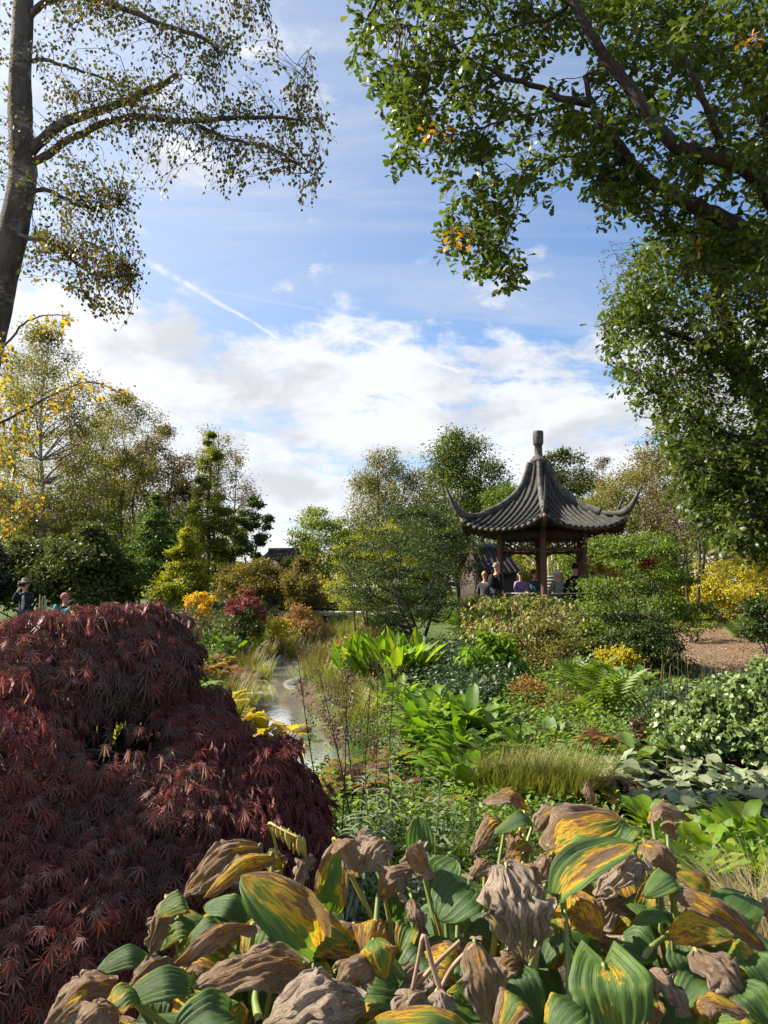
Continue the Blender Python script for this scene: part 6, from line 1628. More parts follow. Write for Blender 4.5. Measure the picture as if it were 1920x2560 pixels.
    for i, (x, y, s, lab) in enumerate(((1480, 1745, .75, 'light green fern left of the dark glossy plants'), (1530, 1785, .7, 'pale green fern on the edge of the bare soil'), (1440, 1710, .6, 'green fern behind the two paler ferns'), (1180, 1600, .8, 'fern under the drooping pale shrub'), (1150, 1560, .8, 'fern beside the fine leaved tree trunk'), (1890, 1600, .8, 'fern at the right edge of the mulch'), (1850, 1590, .6, 'small fern on the mulch near the right edge'))):
        t = rosette('fern', lab, 'fern', gp(x, y + 8), fr, 16, (s * .8, s * 1.1), (65, 20), rng, .04)
        for c in t.children: c.name = 'frond'
    # lily stems with narrow silvery leaves
    nar = blade(1, .12, 0, .5, .15, 0, 'lance', 4, 0, 1)
    for i, (x, y, h, lab) in enumerate(((880, 2075, .62, 'leftmost silvery lily stem'), (915, 2085, .66, 'second lily stem from the left, close behind its neighbour'), (945, 2080, .85, 'tallest silvery lily stem left of the hosta'), (1060, 2090, .72, 'lily stem with hanging narrow leaves beside the green triangular leaf'), (1085, 2085, .80, 'rightmost lily stem with narrow grey green leaves'), (1000, 2080, .5, 'short lily stem between the two groups'), (975, 1990, .8, 'lily stem standing behind the others near the red leaves'))):
        d = 3.1 if y > 2000 else 3.9
        g = at(x, d); t = thing('lily_stem', lab + ' in the wet bed', 'plant', g, 'lily stems with narrow silvery leaves')
        top = g + np.array((rng.normal(0, .03), rng.normal(0, .03), h)); b = MB(); w = spline([g - (0, 0, .02), (g + top) / 2 + rng.normal(0, .015, 3), top], 14); b.tube(w, np.linspace(.005, .0025, 14), 6); b.obj('stem', M['stalk_green'], t, smooth=True)
        n = 64; u = rng.random(n) ** .8; p = g + (top - g) * u[:, None]; a = np.arange(n) * 2.4; fw = np.stack([np.cos(a), np.sin(a), .55 - .9 * (1 - u) * .8], 1)
        leaves('foliage', nar, p, nrm(fw), np.tile((0, 0, 1.), (n, 1)), (.07 + .07 * np.sin(np.pi * np.clip(u, .05, .95))) * rng.uniform(.8, 1.2, n), M['lily_leaf'], t, rng)
    # tall dark dead stems with seed heads
    for i, (x0, y0, x1, y1, d, lab) in enumerate(((845, 2100, 868, 1690, 3.6, 'leftmost tall dark dead stem leaning over the stream view'), (880, 2060, 925, 1725, 3.8, 'slanting dark dead stem with a broad seed head right of the stream'), (905, 2010, 800, 1690, 4.2, 'dark dead stem leaning left across the water'), (975, 1990, 985, 1690, 4.6, 'dark dead stem in front of the bright green patch'), (830, 2000, 745, 1650, 4.4, 'thin dead stem with seed head in front of the stream bend'), (935, 1960, 945, 1660, 4.8, 'upright thin dead stem before the tall pointed leaves'), (890, 1940, 850, 1640, 5.2, 'far thin dead stem with a small seed head'))):
        g = at(x0, d); top = P(x1, y1, d); t = thing('dead_flower_stem', lab, 'plant', g, 'tall dark dead flower stems')
        b = MB(); w = spline([g - (0, 0, .02), (g * .5 + top * .5) + rng.normal(0, .02, 3), top], 16); b.tube(w, np.linspace(.0055, .002, 16), 5)
        tips = []
        for k in range(26):
            j = int(rng.integers(8, 16)); q = w[j]; e = q + np.array((rng.normal(0, .07), rng.normal(0, .06), rng.uniform(.02, .13))) * (1.3 - j / 22); b.tube([q, (q + e) / 2 + (0, 0, -.008), e], [.0018, .0014, .001], 3, cap=False); tips.append(e)
        b.obj('stem', M['stem_dark'], t)
        tips = np.array(tips); p = np.repeat(tips, 16, 0) + rng.normal(0, .014, (len(tips) * 16, 3)); n = len(p)
        leaves('seed_head', DIA, p, randdir(rng, n), randdir(rng, n), .014 * rng.uniform(.6, 1.3, n), M['seed_brown'], t, rng)


def shrubs():
    T = make_tree
    T('fine_leaved_tree', 'small multi stemmed tree with tiny dark leaves in layered branches, left of the pavilion', 'tree', 1037, 18.5, 1262, 172, 1560, 'shrub_dark', 151, 'round', 80, .11, 27000, .05, .085, stems=3, flat=.2, bark='bark_dark', cx=1010, droop=.1)
    T('fine_leaved_tree', 'sunlit yellow green branches on the left side of the tiny leaved tree', 'tree', 905, 20.5, 1330, 95, 1530, 'bg_yellowgreen', 152, 'round', 36, .12, 7500, .05, .05, stems=3, flat=.35)  # lit side of the dark tree, its sunlight put into a yellower palette
    T('round_leaved_shrub', 'dense glossy green shrub covering the right corner of the pavilion', 'shrub', 1590, 13.5, 1322, 128, 1640, 'shrub_green', 153, 'round', 60, .15, 17000, .052, .05, stems=6, flat=.28)
    T('round_leaved_shrub', 'dark lower shrub at the foot of the dense glossy green shrub', 'shrub', 1600, 12.6, 1530, 95, 1670, 'shrub_dark', 154, 'dome', 40, .14, 9000, .05, .04, stems=5)
    T('drooping_shrub', 'thin shrub with drooping cream, pink and green leaves in front of the pavilion', 'shrub', 1320, 14.5, 1482, 142, 1600, 'pale_shrub', 155, 'dome', 44, .13, 1300, .085, .03, stems=7, droop=1.1, flat=.5, tpl=DIA)
    T('drooping_shrub', 'low green and pink leaved shrub hiding the foot of the pavilion', 'shrub', 1300, 18.5, 1485, 110, 1570, 'shrub_green', 190, 'dome', 40, .13, 6000, .06, .03, stems=6)
    T('drooping_shrub', 'green shrub at the left foot of the pavilion', 'shrub', 1195, 20.5, 1478, 60, 1560, 'bg_green', 191, 'dome', 24, .14, 4000, .06, .03, stems=5)
    T('drooping_shrub', 'pale leaved branches left of the pavilion steps', 'shrub', 1215, 15.5, 1490, 55, 1590, 'pale_shrub', 156, 'dome', 20, .15, 900, .09, .025, stems=4, droop=1.0, tpl=DIA)
    T('garden_bush', 'yellow olive low bush beneath the drooping pale shrub', 'bush', 1370, 13.8, 1560, 80, 1650, 'bg_olive', 157, 'dome', 24, .15, 4500, .055, .03, stems=5)
    T('garden_bush', 'green bush behind the whorled bush, under the pale shrub', 'bush', 1270, 15.5, 1555, 75, 1630, 'shrub_green', 158, 'dome', 24, .15, 4500, .06, .03, stems=5)
    T('garden_bush', 'fresh green low bush between the pale shrub and the layered right shrub', 'bush', 1462, 15.5, 1535, 62, 1600, 'shrub_green', 192, 'dome', 26, .15, 4200, .06, .03, stems=5, flat=.4)
    T('garden_bush', 'olive low bush in front of the layered right shrub', 'bush', 1490, 13.2, 1590, 55, 1650, 'bg_green', 193, 'dome', 22, .15, 3000, .055, .03, stems=5, flat=.4)
    T('whorled_bush', 'bright green bush of hanging pointed leaves right of the upright clump', 'bush', 1225, 12.2, 1570, 66, 1690, 'dock_leaf', 159, 'dome', 26, .17, 1500, .16, .03, stems=6, droop=.9, tpl=tpl_diamond(.35, .15, .25))
    T('spirea_bush', 'small golden bush on the dark leaves under the right shrub', 'bush', 1530, 12.0, 1612, 42, 1660, 'bg_yellow', 160, 'dome', 16, .2, 1800, .05, .02, stems=5)
    T('bare_shrub', 'small nearly leafless shrub standing alone on the mulch', 'shrub', 1728, 17.5, 1535, 60, 1590, 'bg_light', 161, 'vase', 24, .12, 1400, .05, .03, stems=6, flat=.4)
    T('hellebore_clump', 'low bright green clump at the edge of the mulch', 'plant', 1660, 12.5, 1635, 42, 1690, 'shrub_green', 162, 'dome', 14, .2, 1600, .07, .02, stems=4)
    T('pieris_bush', 'dark blue green bush with narrow shiny leaves in the right bed', 'bush', 1640, 8.2, 1725, 75, 1830, 'dark_cover', 163, 'dome', 26, .16, 3600, .055, .02, stems=6, tpl=tpl_diamond(.3, .15, .1))
    T('rust_bush', 'thin rusty brown bush in front of the pale shrub', 'bush', 1320, 9.6, 1690, 75, 1830, 'rust', 164, 'dome', 26, .15, 2600, .035, .012, stems=8)
    T('rust_bush', 'greenish brown twiggy bush left of the ferns', 'bush', 1400, 9.2, 1720, 60, 1820, 'bg_olive', 165, 'dome', 20, .15, 1900, .035, .012, stems=8)
    T('hydrangea_bush', 'hydrangea with dusty red flower heads on the far left bank', 'bush', 612, 22, 1474, 48, 1545, 'hydrangea_red', 166, 'dome', 44, .08, 6500, .05, .03, stems=6)
    T('hydrangea_leaves', 'dark green leafy base under the red flower heads', 'bush', 610, 21.8, 1520, 50, 1580, 'bg_dark', 167, 'dome', 20, .16, 2600, .08, .03, stems=6)
    T('yellow_witch_hazel', 'yellow leaved twiggy bush left of the red hydrangea', 'bush', 500, 20.5, 1482, 42, 1550, 'gold', 168, 'vase', 24, .10, 1500, .075, .025, stems=7)
    T('yellow_witch_hazel', 'brilliant golden bush just above the footbridge', 'bush', 792, 30.5, 1455, 34, 1515, 'gold', 169, 'vase', 24, .13, 2200, .10, .03, stems=7)
    T('twiggy_bush', 'grey brown twiggy bush under the yellow bush at the left', 'bush', 480, 19.5, 1520, 75, 1590, 'bg_brown', 170, 'dome', 26, .15, 2600, .05, .03, stems=8)
    T('astilbe_bush', 'rusty orange leaved clump in front of the footbridge', 'bush', 750, 25, 1518, 62, 1575, 'rust', 171, 'dome', 26, .16, 3200, .07, .03, stems=6, droop=.8)
    T('yellow_perennial', 'yellow leaved plants left of the rusty clump', 'plant', 690, 22, 1548, 42, 1590, 'bg_yellow', 172, 'dome', 18, .2, 1500, .07, .02, stems=5)
    T('rust_bush', 'orange red low plant beside the upright bright clump', 'plant', 875, 15.5, 1590, 40, 1640, 'rust', 173, 'dome', 14, .2, 1100, .06, .015, stems=5)
    T('streamside_bush', 'low green bush between grasses and the fine leaved tree', 'bush', 960, 21, 1540, 80, 1590, 'bg_green', 174, 'dome', 20, .17, 3600, .06, .03, stems=5)
    T('purple_heuchera', 'small dark purple leaved plant on the bare soil', 'plant', 1598, 7.6, 1800, 26, 1850, 'seed_brown', 175, 'dome', 10, .25, 700, .05, .008, stems=5)
    for i, (x, d, top, hw, lab) in enumerate(((1655, 7.4, 1745, 45, 'leafy anemone clump left of the tallest stems in the right bed'), (1740, 7.2, 1720, 55, 'leafy anemone clump in the middle of the right bed'), (1830, 7.0, 1690, 60, 'tall leafy anemone clump near the right edge'), (1905, 6.8, 1670, 50, 'leafy anemone clump at the right edge'), (1700, 8.6, 1700, 60, 'grey green leafy clump behind the anemones'), (1800, 9.0, 1680, 70, 'green leafy clump at the front of the mulch'), (1890, 9.4, 1640, 60, 'pale green leafy clump at the right edge of the mulch'), (1690, 6.7, 1800, 55, 'low heart leaved green clump behind the grey leaves'), (1790, 6.6, 1790, 60, 'low green clump under the tall stems'), (1880, 6.5, 1800, 60, 'low green clump at the right edge behind the grey leaves'))):
        T('anemone_clump', lab, 'plant', x, d, top, hw, 1466 + 1775 * 1.55 / d, 'anemone_leaf', 180 + i, 'dome', 30, .15, 1500, .056, .008, stems=7, droop=.35, tpl=tpl_strip([(.03, 0), (.36, .2), (.36, .5), (.2, .8), (0, 1)], .3, .1), flat=.5)
    # thin upright stems in the right bed
    rng = np.random.default_rng(195)
    for i in range(16):
        x = rng.uniform(1640, 1920); d = rng.uniform(6.4, 8.0); g = at(x, d); h = rng.uniform(.75, 1.15); b = MB(); e = g + np.array((rng.normal(0, .06), rng.normal(0, .05), h)); w = spline([g, (g + e) / 2 + rng.normal(0, .02, 3), e], 10)
        b.tube(w, np.linspace(.004, .0015, 10), 5)
        for _ in range(4):
            q = w[rng.integers(4, 10)]; b.tube([q, q + (rng.normal(0, .05), rng.normal(0, .05), .09), q + (rng.normal(0, .07), rng.normal(0, .07), .16)], [.0015, .001, .0008], 3, cap=False)
        tag(b.obj('flower_stem', M['stem_dark'] if i % 2 else M['stalk_green'], origin=g), 'thin upright flower stem in the right bed', 'stem', 'thin stems in the right bed')
    for i in range(9):
        x = rng.uniform(1590, 1660) if i < 5 else rng.uniform(1755, 1795); d = 11 if i < 5 else 10; g = at(x, d); e = g + np.array((rng.normal(0, .05), 0, rng.uniform(.3, .5))); b = MB(); b.tube([g, (g + e) / 2, e], [.008, .007, .003], 5); tag(b.obj('red_flower_stem', M['red_stem'], origin=g), 'short pinkish red stem before the mulch', 'stem', 'pinkish red stems before the mulch')


M['red_stem'] = mat('pink_red_stem', (.32, .10, .09), .6, .3)
planting(); shrubs()


def grasses():
    rng = np.random.default_rng(200)
    def TU(x, y, n, L, sp, le, dr, m, lab, w=.004, d=None, grp=None):
        g = at(x, d) if d else gp(x, y)
        return tuft('grass_tuft', lab, 'grass tuft', g, n, L, sp, le, dr, m, rng, w, grp)
    for i, (x, y) in enumerate(((1240, 1990), (1300, 1995), (1360, 2000), (1420, 2005), (1270, 1960), (1340, 1965), (1400, 1975), (1460, 1990))):
        TU(x, y + 30, 560, .56, .15, .34, .55, 'grass_green', 'golden green grass tuft behind the orange leaves', .0026, grp='golden green grass behind the hostas')
    for i, (x, y) in enumerate(((1850, 2270), (1905, 2290), (1960, 2300), (1880, 2330))):
        d = 2.7 - .1 * i
        g = at(x, d); g[2] += .26
        tuft('grass_tuft', 'dry straw coloured grass at the right edge', 'grass tuft', g, 420, .55, .07, .35, 1.25, 'grass_dry', rng, .0016, 'dry grass at the right edge', seg=8)
    for (x, y) in ((900, 2090), (980, 2100), (1030, 2070), (1130, 2080), (1180, 2060), (1110, 2120), (860, 2120)):
        TU(x, y + 40, 420, .26, .14, .3, .5, 'grass_fresh', 'fresh green grass around the lily stems', .002, grp='fresh grass around the lilies')
    # stream banks
    pts = [((560, 1740), 'grass_brown'), ((600, 1770), 'grass_green'), ((640, 1690), 'grass_green'), ((560, 1790), 'grass_green'), ((620, 1660), 'grass_brown'), ((650, 1640), 'grass_brown'), ((755, 1640), 'grass_green'), ((790, 1660), 'grass_brown'), ((800, 1690), 'grass_green'), ((870, 1740), 'grass_brown'), ((900, 1760), 'grass_green'), ((835, 1720), 'grass_green'), ((720, 1620), 'grass_brown'), ((680, 1625), 'grass_brown'), ((700, 1605), 'grass_green'), ((760, 1600), 'grass_brown'), ((800, 1600), 'grass_brown'), ((840, 1590), 'grass_brown'), ((880, 1585), 'grass_green'), ((790, 1575), 'grass_green'), ((850, 1565), 'grass_fresh'), ((900, 1560), 'grass_green'), ((930, 1600), 'grass_brown'), ((660, 1600), 'grass_brown'), ((820, 1640), 'grass_brown'), ((590, 1730), 'grass_brown'), ((900, 1800), 'grass_green'), ((920, 1860), 'grass_fresh'), ((930, 1930), 'grass_fresh')]
    for (x, y), m in pts:
        g = gp(x, y + 12); k = g[1]
        tuft('grass_tuft', {'grass_brown': 'brown rush tuft on the bank', 'grass_green': 'green gold grass tuft on the bank', 'grass_fresh': 'fresh green grass tuft on the bank'}[m], 'grass tuft', g, 320, .42 + .016 * k, .16 + .012 * k, .25, .45, m, rng, .0022 + .00028 * k, {'grass_brown': 'brown rushes by the stream', 'grass_green': 'green gold grasses by the stream', 'grass_fresh': 'fresh grasses by the stream'}[m])


grasses()


def cover():
    """low growth nobody could count: leaves over the beds, chips over the mulch"""
    def spots(rng, poly, n, zc=-.05):
        s = sample_poly(rng, poly, n); d = FPX * (1.6 - zc) / np.maximum(s[:, 1] - 1466, 8)
        x = (s[:, 0] - 960) / FPX * d; z = gz(x, d); k = z > WATER_Z + .06
        return np.stack([x, d, z], 1)[k]
    def bed(name, lab, poly, n, h, size, m, seed, tp=None, clump=True, droop=.2):
        rng = np.random.default_rng(seed); c = spots(rng, poly, n // 14 if clump else n); k = 14 if clump else 1
        p = np.repeat(c, k, 0); dd = p[:, 1:2]
        sz = np.broadcast_to(np.asarray(size, float), (len(p),)) * rng.uniform(.6, 1.3, len(p)) * (.7 + .045 * p[:, 1])
        p = p + rng.normal(0, 1, p.shape) * (.10, .10, 0) * (.6 + dd * .05); p[:, 2] = gz(p[:, 0], p[:, 1]) + h * rng.random(len(p)) ** .8 * (.4 + .9 * np.repeat(rng.random(len(c)), k))
        fw = nrm(randdir(rng, len(p)) * (1, 1, .5) + (0, 0, .15 - droop)); up = nrm(rng.normal(0, .4, p.shape) + (0, 0, 1))
        o = leaves(name, tp or QUAD, p, fw, up, sz, M[m], None, rng); tag(o, lab, 'ground cover')
    bed('ground_cover', 'mixed low green growth covering the beds on the right of the stream', [(800, 1600), (1500, 1590), (1640, 1700), (2350, 1700), (2350, 1830), (1570, 1850), (1500, 2010), (1200, 2100), (860, 2140), (780, 1980), (850, 1900), (800, 1720)], 34000, .20, .055, 'mid_leaf', 210)
    bed('ground_cover', 'yellow green seedlings scattered through the right bank beds', [(800, 1600), (1450, 1590), (1640, 1720), (1500, 1880), (1200, 2080), (860, 2140), (800, 1900)], 9000, .22, .06, 'lime_leaf', 211)
    bed('ground_cover', 'dark small leaved carpet between the upright clump and the bright green patch', [(960, 1650), (1100, 1630), (1200, 1660), (1290, 1690), (1270, 1750), (1180, 1790), (1100, 1750), (1000, 1720)], 15000, .34, .075, 'dark_cover', 212)
    bed('ground_cover', 'low growth on the left bank between maple and stream', [(400, 1560), (680, 1590), (640, 1700), (560, 1800), (640, 1950), (760, 2100), (560, 2000), (400, 1700)], 14000, .22, .065, 'shrub_green', 213)
    bed('ground_cover', 'sunlit low plants behind the red maple, seen through its gap', [(-100, 1600), (420, 1580), (450, 1900), (200, 1960), (-100, 1900)], 12000, .35, .075, 'bg_yellowgreen', 217)
    bed('ground_cover', 'brown fallen leaves lying on the bare soil of the beds', [(1180, 1790), (1540, 1760), (1700, 1860), (1560, 1960), (1250, 1960)], 3000, .03, .05, 'rust', 214, clump=False)
    bed('ground_cover', 'dark growth under the trees along the far bank', [(420, 1500), (1900, 1490), (1900, 1545), (1640, 1560), (1440, 1600), (900, 1570), (420, 1565)], 26000, .45, .07, 'bg_green', 215)
    bed('ground_cover', 'fresh leafy growth at the foot of the hostas', [(800, 2000), (1300, 1990), (1560, 2070), (2350, 2120), (2350, 2400), (1300, 2300), (700, 2300)], 16000, .2, .05, 'shrub_green', 216)
    # mulch: a sheet of wood chips on the bare slope at the right
    rng = np.random.default_rng(220)
    xs = np.linspace(3.0, 12.0, 50); ys = np.linspace(9.8, 21.5, 60); X, Y = np.meshgrid(xs, ys)
    edge = .5 + .5 * np.sin(X * 1.9) * np.sin(Y * 1.3 + 1)
    Z = gz(X.ravel(), Y.ravel()).reshape(X.shape) + .03
    inside = (X > 3.4 + .045 * (Y - 8) ** 1.2 + .3 * edge)
    V = np.stack([X, Y, np.where(inside, Z, Z - .12)], -1).reshape(-1, 3); i, j = np.meshgrid(np.arange(59), np.arange(49), indexing='ij'); q = (i * 50 + j).ravel(); F = np.stack([q, q + 1, q + 51, q + 50], -1)
    tag(obj('mulch_ground', V, F, M['mulch'], origin=(0, 0, 0), smooth=True), kind='structure')
    n = 16000; x = rng.uniform(3.6, 12, n); y = 9.8 + 11.5 * rng.random(n) ** 1.2; k = x > 3.5 + .045 * (y - 8) ** 1.2; x, y = x[k], y[k]; n = len(x)
    p = np.stack([x, y, gz(x, y) + .035], 1)
    o = leaves('wood_chips', tpl_quad(.45, .1), p, randdir(rng, n) * (1, 1, .25), nrm(rng.normal(0, .3, (n, 3)) + (0, 0, 1)), .055 * rng.uniform(.5, 1.4, n), M['chip'], None, rng); tag(o, 'loose wood chips spread over the mulched slope', 'mulch')
    n = 5000; x = rng.uniform(.4, 3.4, n); y = rng.uniform(4.5, 9.0, n); p = np.stack([x, y, gz(x, y) + .012], 1)
    o = leaves('wood_chips', tpl_quad(.45, .1), p, randdir(rng, n) * (1, 1, .25), nrm(rng.normal(0, .3, (n, 3)) + (0, 0, 1)), .035 * rng.uniform(.5, 1.4, n), M['chip'], None, rng); tag(o, 'bark chips on the bare soil of the near right bed', 'mulch')
    # stones at the water
    for i, (px, py, s, lab) in enumerate(((690, 1655, .35, 'flat stone at the far end of the open water'), (655, 1668, .3, 'grey stone on the left bank at the stream bend'), (735, 1710, .28, 'rounded stone on the right bank of the stream'), (905, 1850, .22, 'brown stone under the autumn leaves right of the water'), (745, 1940, .2, 'small stone at the near water edge'), (640, 1745, .25, 'mossy stone at the left water edge'))):
        rg = np.random.default_rng(230 + i); g = gp(px, py); me = bpy.data.meshes.new('stone'); 
        th, ph = np.meshgrid(np.linspace(0, np.pi, 9), np.linspace(0, 2 * np.pi, 13)[:-1], indexing='ij'); d = np.stack([np.sin(th) * np.cos(ph), np.sin(th) * np.sin(ph), np.cos(th)], -1).reshape(-1, 3)
        r = 1 + .16 * fnoise(d * 2.2, rg, 6); V = g + d * r[:, None] * (s, s * .8, s * .45); q = [(a * 12 + b, a * 12 + (b + 1) % 12, (a + 1) * 12 + (b + 1) % 12, (a + 1) * 12 + b) for a in range(8) for b in range(12)]
        tag(obj('stone', V, np.array(q), M['stone'], origin=g, smooth=True), lab, 'stone')


M['mulch'] = mat('bark_mulch', (.10, .060, .035), .95, .2, (16., (.20, .13, .08)), (45., .03))
pal('chip', (.14, .085, .05), (.22, .145, .09), (.32, .23, .15), (.09, .05, .03), trans=0.0, rough=.85)
cover()


# ------------------------------------------------------------------ people
def cloth(name, c, c2=None):
    M[name] = mat(name, c, .85, .2, (14., c2 or tuple(x * .7 for x in c)), (40., .004))


for nm, c in (('skin', (.52, .30, .21)), ('navy', (.018, .024, .038)), ('black_cloth', (.012, .012, .015)), ('teal', (.022, .065, .095)), ('sage', (.20, .23, .20)), ('lilac', (.30, .20, .38)), ('pale_shirt', (.42, .42, .46)), ('bright_teal', (.03, .22, .30)), ('grey_trousers', (.07, .07, .075)), ('khaki', (.20, .18, .12)), ('pink_wool', (.42, .17, .14)),
              ('white_hair', (.55, .53, .48)), ('grey_hair', (.30, .29, .27)), ('blond_hair', (.36, .24, .11)), ('auburn_hair', (.09, .032, .018)), ('dark_hair', (.02, .015, .012)), ('shoe', (.03, .025, .02)), ('camera_body', (.012, .012, .013))):
    cloth(nm, c)


def skin_mesh(name, pts, edges, rad, m, parent, root=0, sub=2):
    me = bpy.data.meshes.new(name); me.from_pydata([tuple(p) for p in pts], edges, []); me.materials.append(m)
    o = bpy.data.objects.new(name, me); COL.objects.link(o); o.parent = parent; ORG[o.name] = ORG[parent.name]
    sk = o.modifiers.new('skin', 'SKIN'); sk.use_smooth_shade = True
    for i, r in enumerate(rad):
        v = me.skin_vertices[0].data[i]; v.radius = (r, r) if np.isscalar(r) else r; v.use_root = (i == root)
    s = o.modifiers.new('smooth', 'SUBSURF'); s.levels = sub; s.render_levels = sub
    return o


def ball(name, c, r, m, parent, cut=None, seed=0, rough=.0, seg=16):
    """ellipsoid shell in the person's frame; cut keeps only points with cut(d) true"""
    rg = np.random.default_rng(seed)
    th, ph = np.meshgrid(np.linspace(0.02, np.pi - .02, seg), np.linspace(0, 2 * np.pi, seg * 2 + 1)[:-1], indexing='ij'); d = np.stack([np.sin(th) * np.cos(ph), np.sin(th) * np.sin(ph), np.cos(th)], -1).reshape(-1, 3)
    k = 1 + rough * fnoise(d * 4, rg, 6)
    V = np.asarray(c) + d * np.asarray(r) * k[:, None]; n = seg * 2
    q = np.array([(a * n + b, a * n + (b + 1) % n, (a + 1) * n + (b + 1) % n, (a + 1) * n + b) for a in range(seg - 1) for b in range(n)])
    if cut is not None: q = q[np.array([cut(d[f].mean(0)) for f in q])]
    me = mesh_of(name, V, q, m, smooth=True)
    o = bpy.data.objects.new(name, me); COL.objects.link(o); o.parent = parent; ORG[o.name] = ORG[parent.name]
    return o


def person(label, loc, face, top, legs, hair, hairm='grey_hair', pose='stand', lean=0.0, turn=0.0, arms='down', hat=None, bag=None, shirt=None, scale=1.0, floor=None, long_hair=False):
    """local frame: +Y is where the body faces; face = world heading in degrees (0 looks along +Y, away from the photographer)"""
    t = thing('person', label, 'person', loc); t.rotation_euler = (0, 0, R(-face)); t.scale = (scale,) * 3
    sit = pose == 'sit'; hz = .50 if sit else .93
    cl, sl = math.cos(lean), math.sin(lean)
    def B(x, y, z):  # torso frame leans about the hips
        return np.array((x, y * cl + z * sl, hz + z * cl - y * sl))
    hd = B(0, .02, .70)
    pts = [B(0, 0, 0), B(0, -.01, .22), B(0, 0, .42), B(0, 0, .53), B(0, .02, .61), hd]
    rad = [(.15, .12), (.135, .105), (.15, .105), (.062, .062), (.055, .058), (.09, .105)]
    ed = [(0, 1), (1, 2), (2, 3), (3, 4), (4, 5)]
    pts.append(hd + (0, .01, .10)); rad.append((.075, .085)); ed.append((5, 6))
    arm_pts = {}
    for s in (-1, 1):
        b = len(pts); sh = B(s * .18, 0, .45)
        if arms == 'camera':
            el, wr_, hn = B(s * .25, .18, .30), B(s * .09, .25, .58), B(s * .05, .24, .64)
        elif arms == 'lap':
            el, wr_, hn = B(s * .24, .08, .17), B(s * .12, .28, .06), B(s * .08, .35, .04)
        elif arms == 'rail':
            el, wr_, hn = B(s * .30, .06, .20), B(s * .36, .20, .0), B(s * .37, .25, -.03)
        else:
            el, wr_, hn = B(s * .245, -.02, .16), B(s * .25, .06, -.08), B(s * .245, .09, -.17)
        arm_pts[s] = (sh, el, wr_, hn)
        pts += [sh, el, wr_, hn]; rad += [.062, .046, .033, .036]; ed += [(2, b), (b, b + 1), (b + 1, b + 2), (b + 2, b + 3)]
        for f, (dx, dz) in enumerate(((-.03, .0), (-.012, .0), (.008, .0), (.026, -.005))):
            d0 = nrm(hn - wr_); q = hn + d0 * (.05 + .02 * (f in (1, 2))) + np.array((dx, .01, dz)); k = len(pts); pts.append(q); rad.append(.010); ed.append((b + 3, k)); pts.append(q + d0 * .03 + (0, .012, -.012)); rad.append(.008); ed.append((k, k + 1))
        k = len(pts); pts.append(hn + np.array((-s * .045, .02, .02))); rad.append(.011); ed.append((b + 3, k))
        b = len(pts); hp = np.array((s * .09, 0, hz - .04))
        if sit:
            kn, an, to = np.array((s * .12, .44, hz + .02)), np.array((s * .12, .46, .09)), np.array((s * .13, .60, .04))
        else:
            kn, an, to = np.array((s * .10, .02, .50)), np.array((s * .11, -.02, .09)), np.array((s * .13, .13, .035))
        pts += [hp, kn, an, to]; rad += [.092, .060, .042, .036]; ed += [(0, b), (b, b + 1), (b + 1, b + 2), (b + 2, b + 3)]
        arm_pts[('leg', s)] = (hp, kn, an, to)
    skin_mesh('body', pts, ed, rad, M['skin'], t)
    # face
    c, s_ = math.cos(turn), math.sin(turn)
    def H(x, y, z): return hd + np.array((x * c - y * s_, x * s_ + y * c, z)) + (0, 0, .05)
    ball('nose', H(0, .112, -.012), (.014, .02, .026), M['skin'], t, seg=6)
    for s in (-1, 1):
        ball('ear', H(s * .088, .0, -.01), (.014, .028, .036), M['skin'], t, seg=6)
        ball('eye', H(s * .034, .094, .018), (.013, .009, .008), M['dark_hair'], t, seg=6)
    ball('mouth', H(0, .098, -.058), (.026, .008, .007), M['pink_wool'], t, seg=6)
    if hair:
        lo = -.75 if long_hair else -.25
        ball('hair', H(0, -.016, .03), (.104, .122, .118 if not long_hair else .125), M[hairm], t, cut=lambda d: (d[1] < .35 or d[2] > .55) and (d[2] > lo), seed=3, rough=.035)
        if long_hair: ball('hair', H(0, -.05, -.09), (.11, .075, .13), M[hairm], t, seed=4, rough=.05)
    # clothes: own surfaces over the body
    P2 = [B(0, 0, -.10), B(0, 0, .02), B(0, -.01, .22), B(0, 0, .40), B(0, 0, .525)]; R2 = [(.185, .15), (.18, .145), (.165, .13), (.17, .13), (.082, .085)]; E2 = [(0, 1), (1, 2), (2, 3), (3, 4)]
    for s in (-1, 1):
        sh, el, wr_, hn = arm_pts[s]; b = len(P2); P2 += [sh + (0, 0, -.005), el, wr_ * .92 + el * .08]; R2 += [.083, .064, .050]; E2 += [(3, b), (b, b + 1), (b + 1, b + 2)]
    skin_mesh('jacket', P2, E2, R2, M[top], t, root=1)
    P3 = [np.array((0, 0, hz + .02))]; R3 = [(.165, .135)]; E3 = []
    for s in (-1, 1):
        hp, kn, an, to = arm_pts[('leg', s)]; b = len(P3); P3 += [hp, kn, an * .97 + kn * .03]; R3 += [.105, .078, .062]; E3 += [(0, b), (b, b + 1), (b + 1, b + 2)]
    skin_mesh('trousers', P3, E3, R3, M[legs], t)
    for s in (-1, 1):
        hp, kn, an, to = arm_pts[('leg', s)]; ball('shoe', (an + to) / 2 + (0, .01, -.015), (.052, .14, .05), M['shoe'], t, seg=8)
    if shirt:
        ball('shirt', B(0, .085, .20), (.055, .062, .26), M[shirt], t, seg=10)
